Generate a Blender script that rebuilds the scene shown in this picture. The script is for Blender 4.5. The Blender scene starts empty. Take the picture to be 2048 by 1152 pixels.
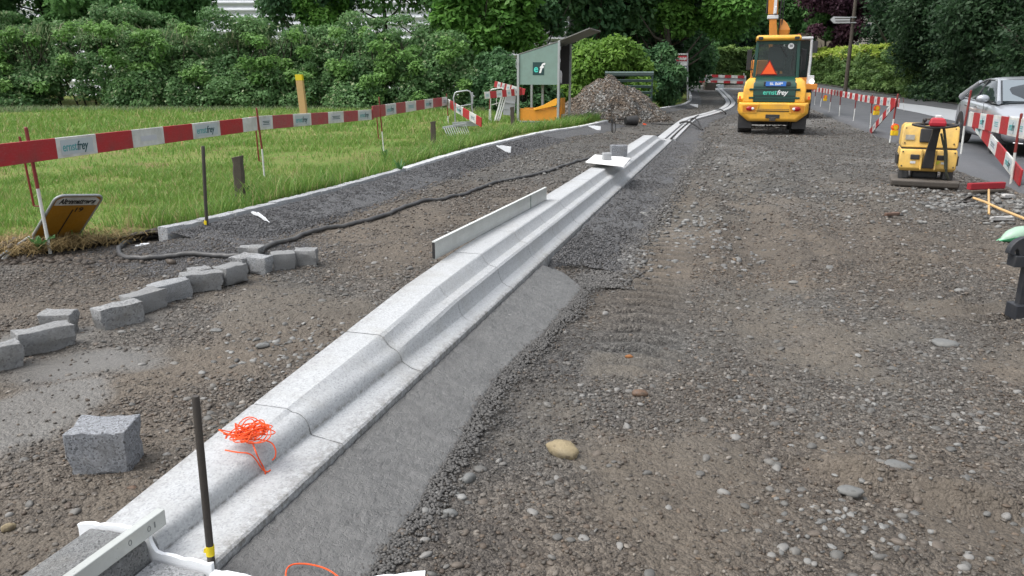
import bpy, bmesh, math, random
import numpy as np
from mathutils import Vector, Matrix, Euler
random.seed(7); RNG = np.random.default_rng(11)
scene = bpy.context.scene; COL = scene.collection
# ------------------------------------------------------------------ camera, sky, sun, exposure
FOC = 1547.0; EYE = 1.6; PITCH = math.atan((576-148)/FOC)
cam_d = bpy.data.cameras.new("camera"); cam = bpy.data.objects.new("camera", cam_d); COL.objects.link(cam)
cam.location = (0, 0, EYE); cam.rotation_euler = (math.pi/2-PITCH, 0, 0)
cam_d.sensor_width = 36; cam_d.lens = 36*FOC/2048; cam_d.clip_start = .05; cam_d.clip_end = 2000
scene.camera = cam
SUN_EL, SUN_AZ = 60, -105            # elevation; azimuth from +Y (minus = to the left)
w = bpy.data.worlds.new("World"); scene.world = w; w.use_nodes = True
wn = w.node_tree; wn.nodes.clear()
sky = wn.nodes.new('ShaderNodeTexSky'); sky.sky_type = 'NISHITA'; sky.sun_disc = False
sky.sun_elevation = math.radians(SUN_EL); sky.sun_rotation = math.radians(SUN_AZ)
sky.air_density = 1.3; sky.dust_density = 4; sky.ozone_density = 1
hsv = wn.nodes.new('ShaderNodeHueSaturation'); hsv.inputs['Saturation'].default_value = .28
bg = wn.nodes.new('ShaderNodeBackground'); bg.inputs['Strength'].default_value = .14
wo = wn.nodes.new('ShaderNodeOutputWorld')
wn.links.new(sky.outputs[0], hsv.inputs['Color']); wn.links.new(hsv.outputs[0], bg.inputs[0]); wn.links.new(bg.outputs[0], wo.inputs[0])
sd = bpy.data.lights.new("sun", 'SUN'); so = bpy.data.objects.new("sun", sd); COL.objects.link(so)
sd.energy = .95; sd.angle = math.radians(35); sd.color = (1, .97, .93)
_e, _a = math.radians(SUN_EL), math.radians(SUN_AZ)
sdir = Vector((math.sin(_a)*math.cos(_e), math.cos(_a)*math.cos(_e), math.sin(_e)))
so.rotation_euler = sdir.to_track_quat('Z', 'Y').to_euler(); so.location = (0, 0, 30)
scene.view_settings.view_transform = 'Standard'; scene.view_settings.look = 'None'
scene.view_settings.gamma = 1; scene.view_settings.exposure = 1.05
scene.cycles.max_bounces = 5; scene.cycles.diffuse_bounces = 3; scene.cycles.transparent_max_bounces = 6

# ------------------------------------------------------------------ survey helpers: image point -> ground
def gz(y):
    t = np.maximum(0, np.asarray(y, float)-35); return .02*t*t/(t+8)
def ray(px, py):
    a = (px-1024)/FOC; b = (576-py)/FOC
    return a, math.cos(PITCH)+b*math.sin(PITCH), -math.sin(PITCH)+b*math.cos(PITCH)
def P(px, py, dz=0):
    a, dy, d = ray(px, py); z = dz
    for i in range(60):
        t = (z-EYE)/d if d < 0 else 400
        z = .5*z+.5*(float(gz(min(t*dy, 300)))+dz)
    return Vector((a*t, dy*t, z))
def A(px, py, Y):
    a, dy, d = ray(px, py); t = Y/dy
    return Vector((a*t, Y, EYE+d*t))

# ------------------------------------------------------------------ materials
def rgb(c): return (c[0], c[1], c[2], 1)
def srgb(r, g, b):
    f = lambda v: ((v/255+.055)/1.055)**2.4 if v/255 > .04045 else v/255/12.92
    return (f(r), f(g), f(b))
class NT:
    def __init__(s, name):
        s.m = bpy.data.materials.new(name); s.m.use_nodes = True; s.t = s.m.node_tree; s.t.nodes.clear()
        s.out = s.n('OutputMaterial'); s.b = s.n('BsdfPrincipled'); s.l(s.b.outputs[0], s.out.inputs[0])
    def n(s, k, **kw):
        x = s.t.nodes.new('ShaderNode'+k)
        for a, b in kw.items(): setattr(x, a, b)
        return x
    def l(s, a, b): s.t.links.new(a, b)
    def co(s, obj=True):
        if not hasattr(s, '_c'): s._c = s.n('TexCoord')
        return s._c.outputs['Object']
    def pos(s):
        if not hasattr(s, '_g'): s._g = s.n('NewGeometry')
        return s._g.outputs['Position']
    def noise(s, sc, det=3, rough=.6, vec=None):
        x = s.n('TexNoise'); x.inputs['Scale'].default_value = sc; x.inputs['Detail'].default_value = det
        x.inputs['Roughness'].default_value = rough; s.l(vec if vec else s.co(), x.inputs['Vector']); return x.outputs['Fac']
    def ramp(s, fac, stops):
        r = s.n('ValToRGB'); e = r.color_ramp.elements
        while len(e) < len(stops): e.new(.5)
        for i, (p, c) in enumerate(stops):
            e[i].position = p; e[i].color = rgb(c) if isinstance(c, (tuple, list)) else (c, c, c, 1)
        s.l(fac, r.inputs[0]); return r.outputs[0]
    def mix(s, fac, a, b, mode='MIX'):
        x = s.n('MixRGB', blend_type=mode)
        for v, i in ((fac, 0), (a, 1), (b, 2)):
            if isinstance(v, (int, float)): x.inputs[i].default_value = v if i == 0 else (v, v, v, 1)
            elif isinstance(v, (tuple, list)): x.inputs[i].default_value = rgb(v)
            else: s.l(v, x.inputs[i])
        return x.outputs[0]
    def math(s, op, a, b=0):
        x = s.n('Math', operation=op)
        for v, i in ((a, 0), (b, 1)):
            if isinstance(v, (int, float)): x.inputs[i].default_value = v
            else: s.l(v, x.inputs[i])
        return x.outputs[0]
    def bump(s, h, strength=.5, dist=.01):
        x = s.n('Bump'); x.inputs['Strength'].default_value = strength; x.inputs['Distance'].default_value = dist
        s.l(h, x.inputs['Height']); s.l(x.outputs[0], s.b.inputs['Normal'])
    def col(s, c):
        if isinstance(c, (tuple, list)): s.b.inputs['Base Color'].default_value = rgb(c)
        else: s.l(c, s.b.inputs['Base Color'])
    def rough(s, v):
        if isinstance(v, (int, float)): s.b.inputs['Roughness'].default_value = v
        else: s.l(v, s.b.inputs['Roughness'])
MATS = {}
def worn(name, c, rough=.55, dirt=.35, dc=(.09, .08, .065), metal=0, sc=9, bump=.15, mud=None, scuff=0):
    """paint, plastic, metal or wood with fine dirt and scuffs"""
    if name in MATS: return MATS[name]
    t = NT(name)
    big = t.noise(sc*.45, 4, .65); fine = t.noise(sc*6, 3, .7)
    f = t.math('MULTIPLY', t.ramp(big, [(.42, 0), (.72, 1)]), dirt)
    a = t.mix(t.math('MULTIPLY', fine, .25), c, tuple(x*.6 for x in c))
    if scuff:
        mp = t.n('Mapping'); mp.inputs['Scale'].default_value = (4, 30, 45); mp.inputs['Rotation'].default_value = (0, .12, 0); t.l(t.co(), mp.inputs[0])
        a = t.mix(t.math('MULTIPLY', t.ramp(t.noise(2, 5, .8, mp.outputs[0]), [(.56, 0), (.66, 1)]), scuff), a, tuple(min(1, x*.5+.12) for x in c))
    if mud:
        sx = t.n('SeparateXYZ'); t.l(t.co(), sx.inputs[0]); zz = t.math('ADD', sx.outputs[2], t.math('MULTIPLY', t.noise(sc*1.5, 5, .75), mud*.9))
        f = t.math('MAXIMUM', f, t.ramp(t.math('DIVIDE', zz, mud*2), [(.3, .95), (.55, .45), (.8, 0)]))
    t.col(t.mix(f, a, dc)); t.rough(t.ramp(fine, [(.3, max(.05, rough-.12)), (.7, min(1, rough+.15))]))
    t.b.inputs['Metallic'].default_value = metal
    t.bump(fine, bump, .003)
    MATS[name] = t.m; return t.m
def granite(name, light, dark, speck=140, rough=.75, stain=.2, bump=.5, tintvar=.12):
    if name in MATS: return MATS[name]
    t = NT(name); oi = t.n('ObjectInfo')
    v = t.n('TexVoronoi'); v.inputs['Scale'].default_value = speck; t.l(t.co(), v.inputs['Vector'])
    s1 = t.ramp(t.math('MULTIPLY', v.outputs['Color'], 1), [(0, dark), (.28, dark), (.45, light), (1, light)])
    n = t.noise(speck*.35, 4, .75)
    base = t.mix(t.ramp(n, [(.38, 0), (.62, 1)]), t.mix(.55, dark, light), s1)
    big = t.noise(3.5, 5, .7)
    base = t.mix(t.math('MULTIPLY', t.ramp(big, [(.5, 0), (.68, 1)]), stain), base, (.17, .15, .12))
    base = t.mix(t.math('MULTIPLY', oi.outputs['Random'], tintvar*2), base, tuple(x*.6 for x in light))
    t.col(base); t.rough(rough); t.bump(t.math('ADD', n, t.noise(speck*1.6, 2, .6)), bump, .004)
    MATS[name] = t.m; return t.m
def leafmat(name, c1, c2, c3=None, rough=.55, trans=.42):
    if name in MATS: return MATS[name]
    t = NT(name); at = t.n('Attribute', attribute_name='tint'); sp = t.n('SeparateColor'); t.l(at.outputs['Color'], sp.inputs[0])
    c = t.mix(sp.outputs[0], c1, c2)
    if c3: c = t.mix(t.ramp(sp.outputs[1], [(.8, 0), (.9, 1)]), c, c3)
    t.col(c); t.rough(rough); t.b.inputs['Specular IOR Level'].default_value = .3
    tr = t.n('BsdfTranslucent'); t.l(c, tr.inputs[0]); mx = t.n('MixShader'); mx.inputs[0].default_value = trans
    t.l(t.b.outputs[0], mx.inputs[1]); t.l(tr.outputs[0], mx.inputs[2]); t.l(mx.outputs[0], t.out.inputs[0])
    MATS[name] = t.m; return t.m
def tintmat(name, rough=.7, mul=1, bump=None, spec=.4):
    if name in MATS: return MATS[name]
    t = NT(name); at = t.n('Attribute', attribute_name='tint')
    t.col(t.mix(t.math('MULTIPLY', t.noise(60, 3, .7, t.pos()), .5), at.outputs['Color'], (.05, .045, .04)))
    t.rough(rough); t.b.inputs['Specular IOR Level'].default_value = spec
    if bump: t.bump(t.noise(bump, 3, .7, t.pos()), .6, .004)
    MATS[name] = t.m; return t.m
def glassmat(name, c=(.02, .03, .035), rough=.05, alpha=None):
    if name in MATS: return MATS[name]
    t = NT(name); t.col(c); t.rough(rough); t.b.inputs['Specular IOR Level'].default_value = .8
    if alpha is not None:
        tr = t.n('BsdfTransparent'); tr.inputs[0].default_value = (.75, .82, .8, 1); mx = t.n('MixShader'); mx.inputs[0].default_value = alpha
        t.l(tr.outputs[0], mx.inputs[1]); t.l(t.b.outputs[0], mx.inputs[2]); t.l(mx.outputs[0], t.out.inputs[0])
    MATS[name] = t.m; return t.m

# ------------------------------------------------------------------ object helpers
def tag(o, label=None, cat=None, group=None, kind=None):
    if label: o['label'] = label
    if cat: o['category'] = cat
    if group: o['group'] = group
    if kind: o['kind'] = kind
    return o
def empty(name, loc, rz=0, label=None, cat=None, group=None):
    o = bpy.data.objects.new(name, None); COL.objects.link(o); o.location = loc; o.rotation_euler = (0, 0, rz)
    o.empty_display_size = .1
    return tag(o, label, cat, group)
def npmesh(name, V, F, mat, parent=None, smooth=False, tint=None, origin=None, attrs=None):
    V = np.asarray(V, np.float32).reshape(-1, 3)
    if origin is not None: V = V-np.asarray(origin, np.float32)
    me = bpy.data.meshes.new(name)
    if not isinstance(F, list) or (len(F) and not isinstance(F[0], np.ndarray)): F = [np.asarray(F)]
    F = [np.asarray(f, np.int32) for f in F if len(f)]
    loops = np.concatenate([f.ravel() for f in F]); tot = np.concatenate([np.full(len(f), f.shape[1], np.int32) for f in F])
    st = np.concatenate([[0], np.cumsum(tot)[:-1]]).astype(np.int32)
    me.vertices.add(len(V)); me.vertices.foreach_set('co', V.ravel())
    me.loops.add(len(loops)); me.loops.foreach_set('vertex_index', loops.astype(np.int32))
    me.polygons.add(len(tot)); me.polygons.foreach_set('loop_start', st)
    me.update(calc_edges=True)
    if smooth: me.polygons.foreach_set('use_smooth', np.ones(len(tot), bool))
    ad = dict(attrs or {})
    if tint is not None: ad['tint'] = tint
    for k, c in ad.items():
        c = np.asarray(c, np.float32)
        if c.shape[1] == 3: c = np.hstack([c, np.ones((len(c), 1), np.float32)])
        at = me.attributes.new(k, 'FLOAT_COLOR', 'POINT'); at.data.foreach_set('color', c.ravel())
    me.materials.append(mat)
    o = bpy.data.objects.new(name, me); COL.objects.link(o)
    if origin is not None: o.location = origin
    if parent: o.parent = parent
    return o
class MB:
    """collects shapes, links them as one mesh object"""
    def __init__(s): s.v = []; s.f = []
    def add(s, V, F, M=None):
        k = len(s.v)
        for p in V:
            p = Vector(p); s.v.append(tuple(M @ p) if M else tuple(p))
        s.f += [tuple(i+k for i in f) for f in F]; return s
    def box(s, c, d, rot=(0, 0, 0), taper=1, M=None):
        x, y, z = (q/2 for q in d); V = []
        for k in (-1, 1):
            t = taper if k > 0 else 1
            V += [(-x*t, -y*t, k*z), (x*t, -y*t, k*z), (x*t, y*t, k*z), (-x*t, y*t, k*z)]
        R = Matrix.Translation(c) @ Euler(rot).to_matrix().to_4x4()
        if M: R = M @ R
        return s.add(V, [(0, 3, 2, 1), (4, 5, 6, 7), (0, 1, 5, 4), (1, 2, 6, 5), (2, 3, 7, 6), (3, 0, 4, 7)], R)
    def rod(s, a, b, r, r2=None, n=10):
        a, b = Vector(a), Vector(b); r2 = r if r2 is None else r2
        q = (b-a).to_track_quat('Z', 'Y'); V = []; F = []
        for p, rr in ((a, r), (b, r2)):
            V += [p+q @ Vector((rr*math.cos(2*math.pi*i/n), rr*math.sin(2*math.pi*i/n), 0)) for i in range(n)]
        F = [(i, (i+1) % n, n+(i+1) % n, n+i) for i in range(n)]+[tuple(range(n))[::-1], tuple(range(n, 2*n))]
        return s.add(V, F)
    def tube(s, pts, r, n=8, cap=True):
        pts = [Vector(p) for p in pts]; V = []; F = []; m = len(pts); up = Vector((0, 0, 1)); prev = None
        for i, p in enumerate(pts):
            d = (pts[min(i+1, m-1)]-pts[max(i-1, 0)]).normalized()
            if prev is None:
                side = d.cross(up)
                if side.length < .05: side = d.cross(Vector((1, 0, 0)))
            else: side = prev-d*prev.dot(d)
            side.normalize(); prev = side; u = side.cross(d)
            rr = r[i] if isinstance(r, (list, tuple)) else r
            V += [p+(side*math.cos(2*math.pi*k/n)+u*math.sin(2*math.pi*k/n))*rr for k in range(n)]
        for i in range(m-1): F += [(i*n+k, i*n+(k+1) % n, (i+1)*n+(k+1) % n, (i+1)*n+k) for k in range(n)]
        if cap: F += [tuple(range(n))[::-1], tuple(range((m-1)*n, m*n))]
        return s.add(V, F)
    def prism(s, poly, t0, t1, axis='y', M=None):
        """polygon in the plane across axis, run from t0 to t1 along it"""
        m = {'y': lambda a, b, t: (a, t, b), 'x': lambda a, b, t: (t, a, b), 'z': lambda a, b, t: (a, b, t)}[axis]
        n = len(poly); V = [m(a, b, t0) for a, b in poly]+[m(a, b, t1) for a, b in poly]
        return s.add(V, [tuple(range(n)), tuple(range(n, 2*n))[::-1]]+[((i+1) % n, i, n+i, n+(i+1) % n) for i in range(n)], M)
    def ball(s, c, r, n=10, m=7, sc=(1, 1, 1)):
        V = [(c[0], c[1], c[2]-r*sc[2])]; F = []
        for j in range(1, m):
            ph = -math.pi/2+math.pi*j/m
            V += [(c[0]+r*sc[0]*math.cos(ph)*math.cos(2*math.pi*i/n), c[1]+r*sc[1]*math.cos(ph)*math.sin(2*math.pi*i/n), c[2]+r*sc[2]*math.sin(ph)) for i in range(n)]
        V.append((c[0], c[1], c[2]+r*sc[2])); L = len(V)-1
        for i in range(n):
            F.append((0, 1+(i+1) % n, 1+i)); F.append((L, L-n+i, L-n+(i+1) % n))
            for j in range(m-2): F.append((1+j*n+i, 1+j*n+(i+1) % n, 1+(j+1)*n+(i+1) % n, 1+(j+1)*n+i))
        return s.add(V, F)
    def loft(s, rings, cap=True):
        n = len(rings[0]); V = [p for r in rings for p in r]; F = []
        for j in range(len(rings)-1): F += [(j*n+i, j*n+(i+1) % n, (j+1)*n+(i+1) % n, (j+1)*n+i) for i in range(n)]
        if cap: F += [tuple(range(n))[::-1], tuple(range((len(rings)-1)*n, len(rings)*n))]
        return s.add(V, F)
    def build(s, name, mat, parent=None, bevel=0, seg=2, smooth=None, origin=None, sub=0):
        me = bpy.data.meshes.new(name); V = s.v
        if origin is not None: V = [(a-origin[0], b-origin[1], c-origin[2]) for a, b, c in V]
        me.from_pydata(V, [], s.f); me.materials.append(mat)
        bm = bmesh.new(); bm.from_mesh(me); bmesh.ops.recalc_face_normals(bm, faces=bm.faces); bm.to_mesh(me); bm.free()
        if smooth is not None:
            me.polygons.foreach_set('use_smooth', [True]*len(me.polygons)); me.set_sharp_from_angle(angle=math.radians(smooth))
        o = bpy.data.objects.new(name, me); COL.objects.link(o)
        if origin is not None: o.location = origin
        if parent: o.parent = parent
        if bevel:
            b = o.modifiers.new('bevel', 'BEVEL'); b.width = bevel; b.segments = seg; b.limit_method = 'ANGLE'; b.angle_limit = math.radians(35)
        if sub:
            b = o.modifiers.new('sub', 'SUBSURF'); b.levels = sub; b.render_levels = sub
        return o
def dup(root, loc=None, rz=None, label=None):
    c = root.copy(); COL.objects.link(c)
    if loc is not None: c.location = loc
    if rz is not None: c.rotation_euler = (0, 0, rz)
    if label: c['label'] = label
    def kids(src, dst):
        for ch in [o for o in bpy.data.objects if o.parent is src]:
            k = ch.copy(); COL.objects.link(k); k.parent = dst; kids(ch, k)
    kids(root, c); return c
_fonts = {}
def text(s, size, mat, parent, loc, rot, shear=0, name='lettering', extrude=.001, align='CENTER', sx=1, bold=0):
    cu = bpy.data.curves.new('t', 'FONT'); cu.body = s; cu.size = size; cu.extrude = extrude; cu.shear = shear
    cu.align_x = align; cu.align_y = 'CENTER'; cu.offset = bold
    o = bpy.data.objects.new('t', cu); COL.objects.link(o)
    dg = bpy.context.evaluated_depsgraph_get(); dg.update()
    me = bpy.data.meshes.new_from_object(o.evaluated_get(dg)); me.name = name
    bpy.data.objects.remove(o); bpy.data.curves.remove(cu)
    me.materials.clear(); me.materials.append(mat)
    r = bpy.data.objects.new(name, me); COL.objects.link(r); r.parent = parent
    r.location = loc; r.rotation_euler = rot; r.scale = (sx, 1, 1); return r
# ------------------------------------------------------------------ noise in numpy
def vnoise(x, y, seed=0):
    xi = np.floor(x).astype(np.int64); yi = np.floor(y).astype(np.int64); fx = x-xi; fy = y-yi
    fx = fx*fx*(3-2*fx); fy = fy*fy*(3-2*fy)
    def h(a, b):
        n = (a*374761393+b*668265263+seed*982451653) & 0x7fffffff
        n = ((n ^ (n >> 13))*1274126177) & 0x7fffffff
        return ((n ^ (n >> 16)) & 0xffff)/65535.0
    return (h(xi, yi)*(1-fx)+h(xi+1, yi)*fx)*(1-fy)+(h(xi, yi+1)*(1-fx)+h(xi+1, yi+1)*fx)*fy
def fbm(x, y, sc, o=4, seed=0):
    r = 0; a = .5; t = 0
    for i in range(o):
        r = r+a*vnoise(x*sc, y*sc, seed+i); t += a; a *= .5; sc *= 2.03
    return r/t
def polyd(X, Y, pl):
    """signed offset (left positive) and run length along a polyline"""
    X = np.asarray(X, float); Y = np.asarray(Y, float)
    best = np.full(X.shape, 1e9); off = np.zeros(X.shape); run = np.zeros(X.shape); s = 0
    pl = [tuple(p)[:2] for p in pl]
    for i in range(len(pl)-1):
        ax, ay = pl[i]; bx, by = pl[i+1]; L = math.hypot(bx-ax, by-ay); dx, dy = (bx-ax)/L, (by-ay)/L
        t = (X-ax)*dx+(Y-ay)*dy; tc = np.clip(t, 0, L)
        d = np.hypot(X-ax-tc*dx, Y-ay-tc*dy); c = (X-ax)*(-dy)+(Y-ay)*dx
        m = d < best; best = np.where(m, d, best); off = np.where(m, np.sign(c+1e-12)*d, off)
        run = np.where(m, s+tc, run); s += L
    return off, run
def resample(pl, step):
    pl = [Vector(tuple(p)+(0,)*(3-len(p))) for p in pl]; out = [pl[0].copy()]; acc = 0; last = 0
    L = [0]
    for i in range(1, len(pl)): L.append(L[-1]+(pl[i]-pl[i-1]).length)
    n = max(2, int(round(L[-1]/step))+1); out = []; j = 0
    for k in range(n):
        t = L[-1]*k/(n-1)
        while j < len(L)-2 and L[j+1] < t: j += 1
        out.append(pl[j].lerp(pl[j+1], (t-L[j])/(L[j+1]-L[j])))
    return out
def smoothpl(pl, it=3):
    pl = [Vector(tuple(p)+(0,)*(3-len(p))) for p in pl]
    for _ in range(it):
        q = [pl[0]]
        for i in range(len(pl)-1): q += [pl[i].lerp(pl[i+1], .25), pl[i].lerp(pl[i+1], .75)]
        pl = q+[pl[-1]]
    return pl
# ------------------------------------------------------------------ survey lines
TH = math.radians(16.1); KD = Vector((math.sin(TH), math.cos(TH), 0)); KN = Vector((-math.cos(TH), math.sin(TH), 0)); K0 = Vector((-.708, 2.965, 0))
def K(s, o, z=0): return K0+KD*s+KN*o+Vector((0, 0, z))
RAIL = smoothpl([K(16.4, .19), K(19, .2), K(23, .22), K(25.5, .2), (6.9, 29.2), (8.85, 33.7), (11.1, 40.2), (12.4, 45.5), (14.3, 54), (16, 62)], 3)
SETT = smoothpl([(-3.35, 7.41), (-3.0, 8.25), (-2.6, 9.35), (-2.0, 11.2), (-1.37, 13.6), (-.73, 16), (-.07, 17.9), (.5, 19.6), (1.1, 21.1), (1.9, 22.4), (2.63, 24.3), (3.34, 26.3), (3.95, 28.1), (4.6, 30.3), (6.1, 34.2), (8.3, 38.6), (9.3, 41.5), (10.4, 46), (12.3, 55), (14.2, 64)], 2)
SETT_GAP = (21.6, 23.0)
ROADN = smoothpl([(3.6, -4), (5.0, 2), (6.4, 7.5), (7.2, 11), (7.8, 13.5), (9.14, 18.2), (10.7, 24.5), (12.4, 31), (14.7, 39), (18, 51), (23.5, 70), (26, 90)], 2)
ROADF = smoothpl([(12.5, -2), (14.5, 6), (17.2, 18), (20.2, 30), (22.6, 40.5), (23.8, 48), (25.2, 58), (27.3, 69), (30, 90)], 2)
FIELD = [(-26, -2), (-14, 2.2), (-9, 4.4), (-6.2, 5.55), (-5.2, 6.0), (-4.5, 6.75), (-3.95, 7.2), (-3.5, 7.5)]+[(p.x-.13, p.y+.03) for p in SETT[1:]]
# ================================================================== GROUND
def zones(X, Y):
    """0 brown earth, 1 smooth slurry/sand, 2 dark lean concrete gravel, plus wet mud and painted shade in the lug grooves, 3 pale washed stones"""
    n1 = fbm(X, Y, .55, 4, 3); n2 = fbm(X, Y, 2.2, 4, 9); n3 = fbm(X, Y, .25, 3, 21)
    ko, ks = polyd(X, Y, [K(-6, 0), K(30, 0)])
    brown = np.clip((n1-.42)*3.0+.45, 0, 1)
    brown = np.where(Y > 9, brown*np.clip(1-(Y-9)/7, .12, 1), brown)
    brown = np.clip(brown+.3*np.clip((X-.9)/.8, 0, 1)*np.clip((9.5-Y)/3, 0, 1)*(.4+n2), 0, 1)
    # slurry flats left of the loose setts, sandy lane on the right
    sm = np.zeros_like(X)
    def blob(cx, cy, rx, ry, rot=0, soft=.5, seed=1):
        c, s = math.cos(rot), math.sin(rot); u = ((X-cx)*c+(Y-cy)*s)/rx; v = (-(X-cx)*s+(Y-cy)*c)/ry
        d = np.hypot(u, v)+(fbm(X, Y, 2.4, 4, seed)-.5)*1.1
        return np.clip((1-d)/soft, 0, 1)
    sm = np.maximum(sm, blob(-3.0, 4.6, .95, .34, .6, .8, 2)); sm = np.maximum(sm, blob(-2.45, 4.15, .55, .36, .3, .7, 5))
    sm = np.maximum(sm, blob(-2.35, 3.45, .35, .6, -.2, .4, 6)*.8)
    lane = np.clip(1-np.abs(X-(1.02+.26*(Y-4.5)))/.42+(n2-.5)*1.6, 0, 1)*np.clip((Y-6.2)/1.5, 0, 1)*np.clip((13-Y)/4, 0, 1)
    lane2 = np.clip(1-np.abs(X-(2.05+.26*(Y-6)))/.5+(n2-.5)*1.9, 0, 1)*np.clip((Y-4)/1.5, 0, 1)*np.clip((19-Y)/8, 0, 1)*.95
    lane3 = np.clip(1-np.abs(X-(4.6+.2*(Y-10)))/.55+(n2-.5)*1.6, 0, 1)*np.clip((Y-8)/2, 0, 1)*np.clip((14-Y)/3, 0, 1)*.8
    mud = np.clip((fbm(X, Y, 1.7, 4, 111)-.5)*7, 0, 1)*np.clip((14-Y)/5, .3, 1)*.8; trk = np.clip(1.5-np.abs(X-(.83+.25*(Y-4.5)))/.25+(n2-.5), 0, 1)*np.clip((Y-5.2)/1, 0, 1)*np.clip((13-Y)/3, 0, 1); sand = np.maximum(np.maximum(lane, np.maximum(mud, trk)), np.maximum(lane2, lane3))
    dark = blob(-2.85, 6.75, 1.05, .75, .5, .3, 8)
    dark = np.maximum(dark, np.clip((.95+(n2-.5)*.9+ko)/.5, 0, 1)*(ko < 0)*np.clip((13-ks)/6, 0, 1)*.75)
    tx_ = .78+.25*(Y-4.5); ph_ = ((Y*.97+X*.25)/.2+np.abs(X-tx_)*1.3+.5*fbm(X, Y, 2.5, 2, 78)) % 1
    wet = np.exp(-((ph_-.5)/.2)**2)*np.clip(1.7-np.abs(X-tx_)/.17, 0, 1)*np.clip((Y-3.9)/.5, 0, 1)*np.clip((12-Y)/2.5, 0, 1); dark = np.maximum(dark*(1-np.clip(1.5-np.abs(X-tx_-.05)/.25, 0, 1)), wet*.95)  # lug grooves darkened in colour: wet mud together with painted groove shade
    pale = np.clip((n1-.47)*5, 0, 1)*np.clip((Y-8)/4, 0, 1)*(ko < -1)
    pale = np.maximum(pale, blob(1.65, 7.9, .3, 1.0, -.25, .6, 12)); pale = np.maximum(pale, blob(1.05, 6.6, .22, .35, -.25, .6, 14))
    pale = np.maximum(pale, blob(6.2, 9.9, 1.3, .9, 0, .6, 16))
    return brown, sm, dark, pale, sand
def groundz(X, Y):
    ko, ks = polyd(X, Y, [K(-6, 0), K(30, 0)])
    z = gz(Y)+(fbm(X, Y, 1.3, 4, 31)-.5)*.05*np.clip(Y/6, .5, 1.3)
    amp = np.clip(1-np.hypot(X, Y)/16, 0, 1)
    z = z+(fbm(X, Y, 9, 3, 41)-.5)*.03+(fbm(X, Y, 3.2, 3, 47)-.5)*.03+(fbm(X, Y, 34, 2, 43)-.5)*.010*amp
    b, sm, dk, pl, sand = zones(X, Y); flat = np.clip(sm*1.1, 0, 1)
    z = z*(1-flat*.75)+flat*.75*(gz(Y)+.004)+.075*np.exp(-((X+2.85)/.5)**2-((Y-7.12)/.36)**2)+.085*np.exp(-((X+3.02)/.3)**2-((Y-7.62)/.3)**2)
    # tyre-lug track beside the concrete
    tx = .78+.25*(Y-4.5)
    m = np.clip(1.4-np.abs(X-tx)/.26, 0, 1)*np.clip((Y-3.9)/.5, 0, 1)*np.clip((12-Y)/2.5, 0, 1)*np.clip(.6+2*fbm(X, Y, .9, 2, 77), 0, 1)*(1+.35*np.clip((Y-6)/4, 0, 1))
    ph = ((Y*.97+X*.25)/.2+np.abs(X-tx)*1.3+.5*fbm(X, Y, 2.5, 2, 78)) % 1; z = z*(1-.5*m)+m*(.5*gz(Y)+.012-.06*np.exp(-((ph-.5)/.18)**2)*np.clip(1.7-np.abs(X-tx)/.17, 0, 1))
    m = np.clip(1.3-np.abs(X-(3.3+.1*(Y-5)))/.3, 0, 1)*np.clip((Y-3.2)/.6, 0, 1)*np.clip((8-Y)/1.5, 0, 1)*np.clip(1.6*fbm(X, Y, .8, 2, 79)-.3, 0, 1)
    z = z+m*.024*np.sin((Y*.9-X*.35)*2*math.pi/.16)
    # long shallow wheel ruts with pushed-up shoulders
    for x0, sl, wd_, dp, ya, yb in ((1.75, .26, .22, .035, 3.2, 15), (2.75, .26, .2, .03, 4.5, 17), (3.9, .17, .25, .03, 4, 12), (.15, .36, .16, .025, 2.4, 4.6)):
        u_ = (X-(x0+sl*(Y-5))+.12*(fbm(X, Y, .7, 2, 88)-.5))/wd_; g_ = np.clip((Y-ya)/1, 0, 1)*np.clip((yb-Y)/3, 0, 1)*np.clip(2.4*fbm(X, Y, .6, 2, int(x0*10))-.4, 0, 1)
        z = z-g_*dp*1.5*np.exp(-u_**2)+g_*dp*.9*np.exp(-((np.abs(u_)-1.7)/.5)**2)*(.4+1.2*fbm(X, Y, 8, 2, 53))
    # ridge of churned soil low on the right
    rx, rs = polyd(X, Y, [(1.35, 2.95), (1.75, 2.72), (2.2, 2.66)])
    z = z+.075*np.exp(-(rx/.075)**2)*(.4+fbm(X, Y, 9, 3, 51))
    z = z-.02*np.exp(-((rx+.16)/.09)**2)
    return z
def axis(segs):
    out = [segs[0][0]]
    for a, b, st0, st1 in segs:
        x = a; 
        while x < b-1e-6:
            f = (x-a)/(b-a); x = min(b, x+st0+(st1-st0)*f); out.append(x)
    return np.array(out)
gx = axis([(-170, -40, 12, 4), (-40, -12, 2, .4), (-12, -5, .25, .07), (-5, -1.5, .045, .02), (-1.5, 3.5, .02, .022), (3.5, 9, .03, .09), (9, 30, .2, 1), (30, 180, 3, 14)])
gy = axis([(-12, 1, 2, .1), (1, 2, .03, .016), (2, 6, .015, .022), (6, 14, .024, .06), (14, 32, .07, .25), (32, 90, .3, 2), (90, 420, 4, 40)])
GX, GY = np.meshgrid(gx, gy); nx, ny = len(gx), len(gy)
GZ = groundz(GX, GY)
idx = np.arange(nx*ny).reshape(ny, nx)
GF = np.stack([idx[:-1, :-1], idx[:-1, 1:], idx[1:, 1:], idx[1:, :-1]], -1).reshape(-1, 4)
zb, zs, zd, zp, zsd = zones(GX, GY)
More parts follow.
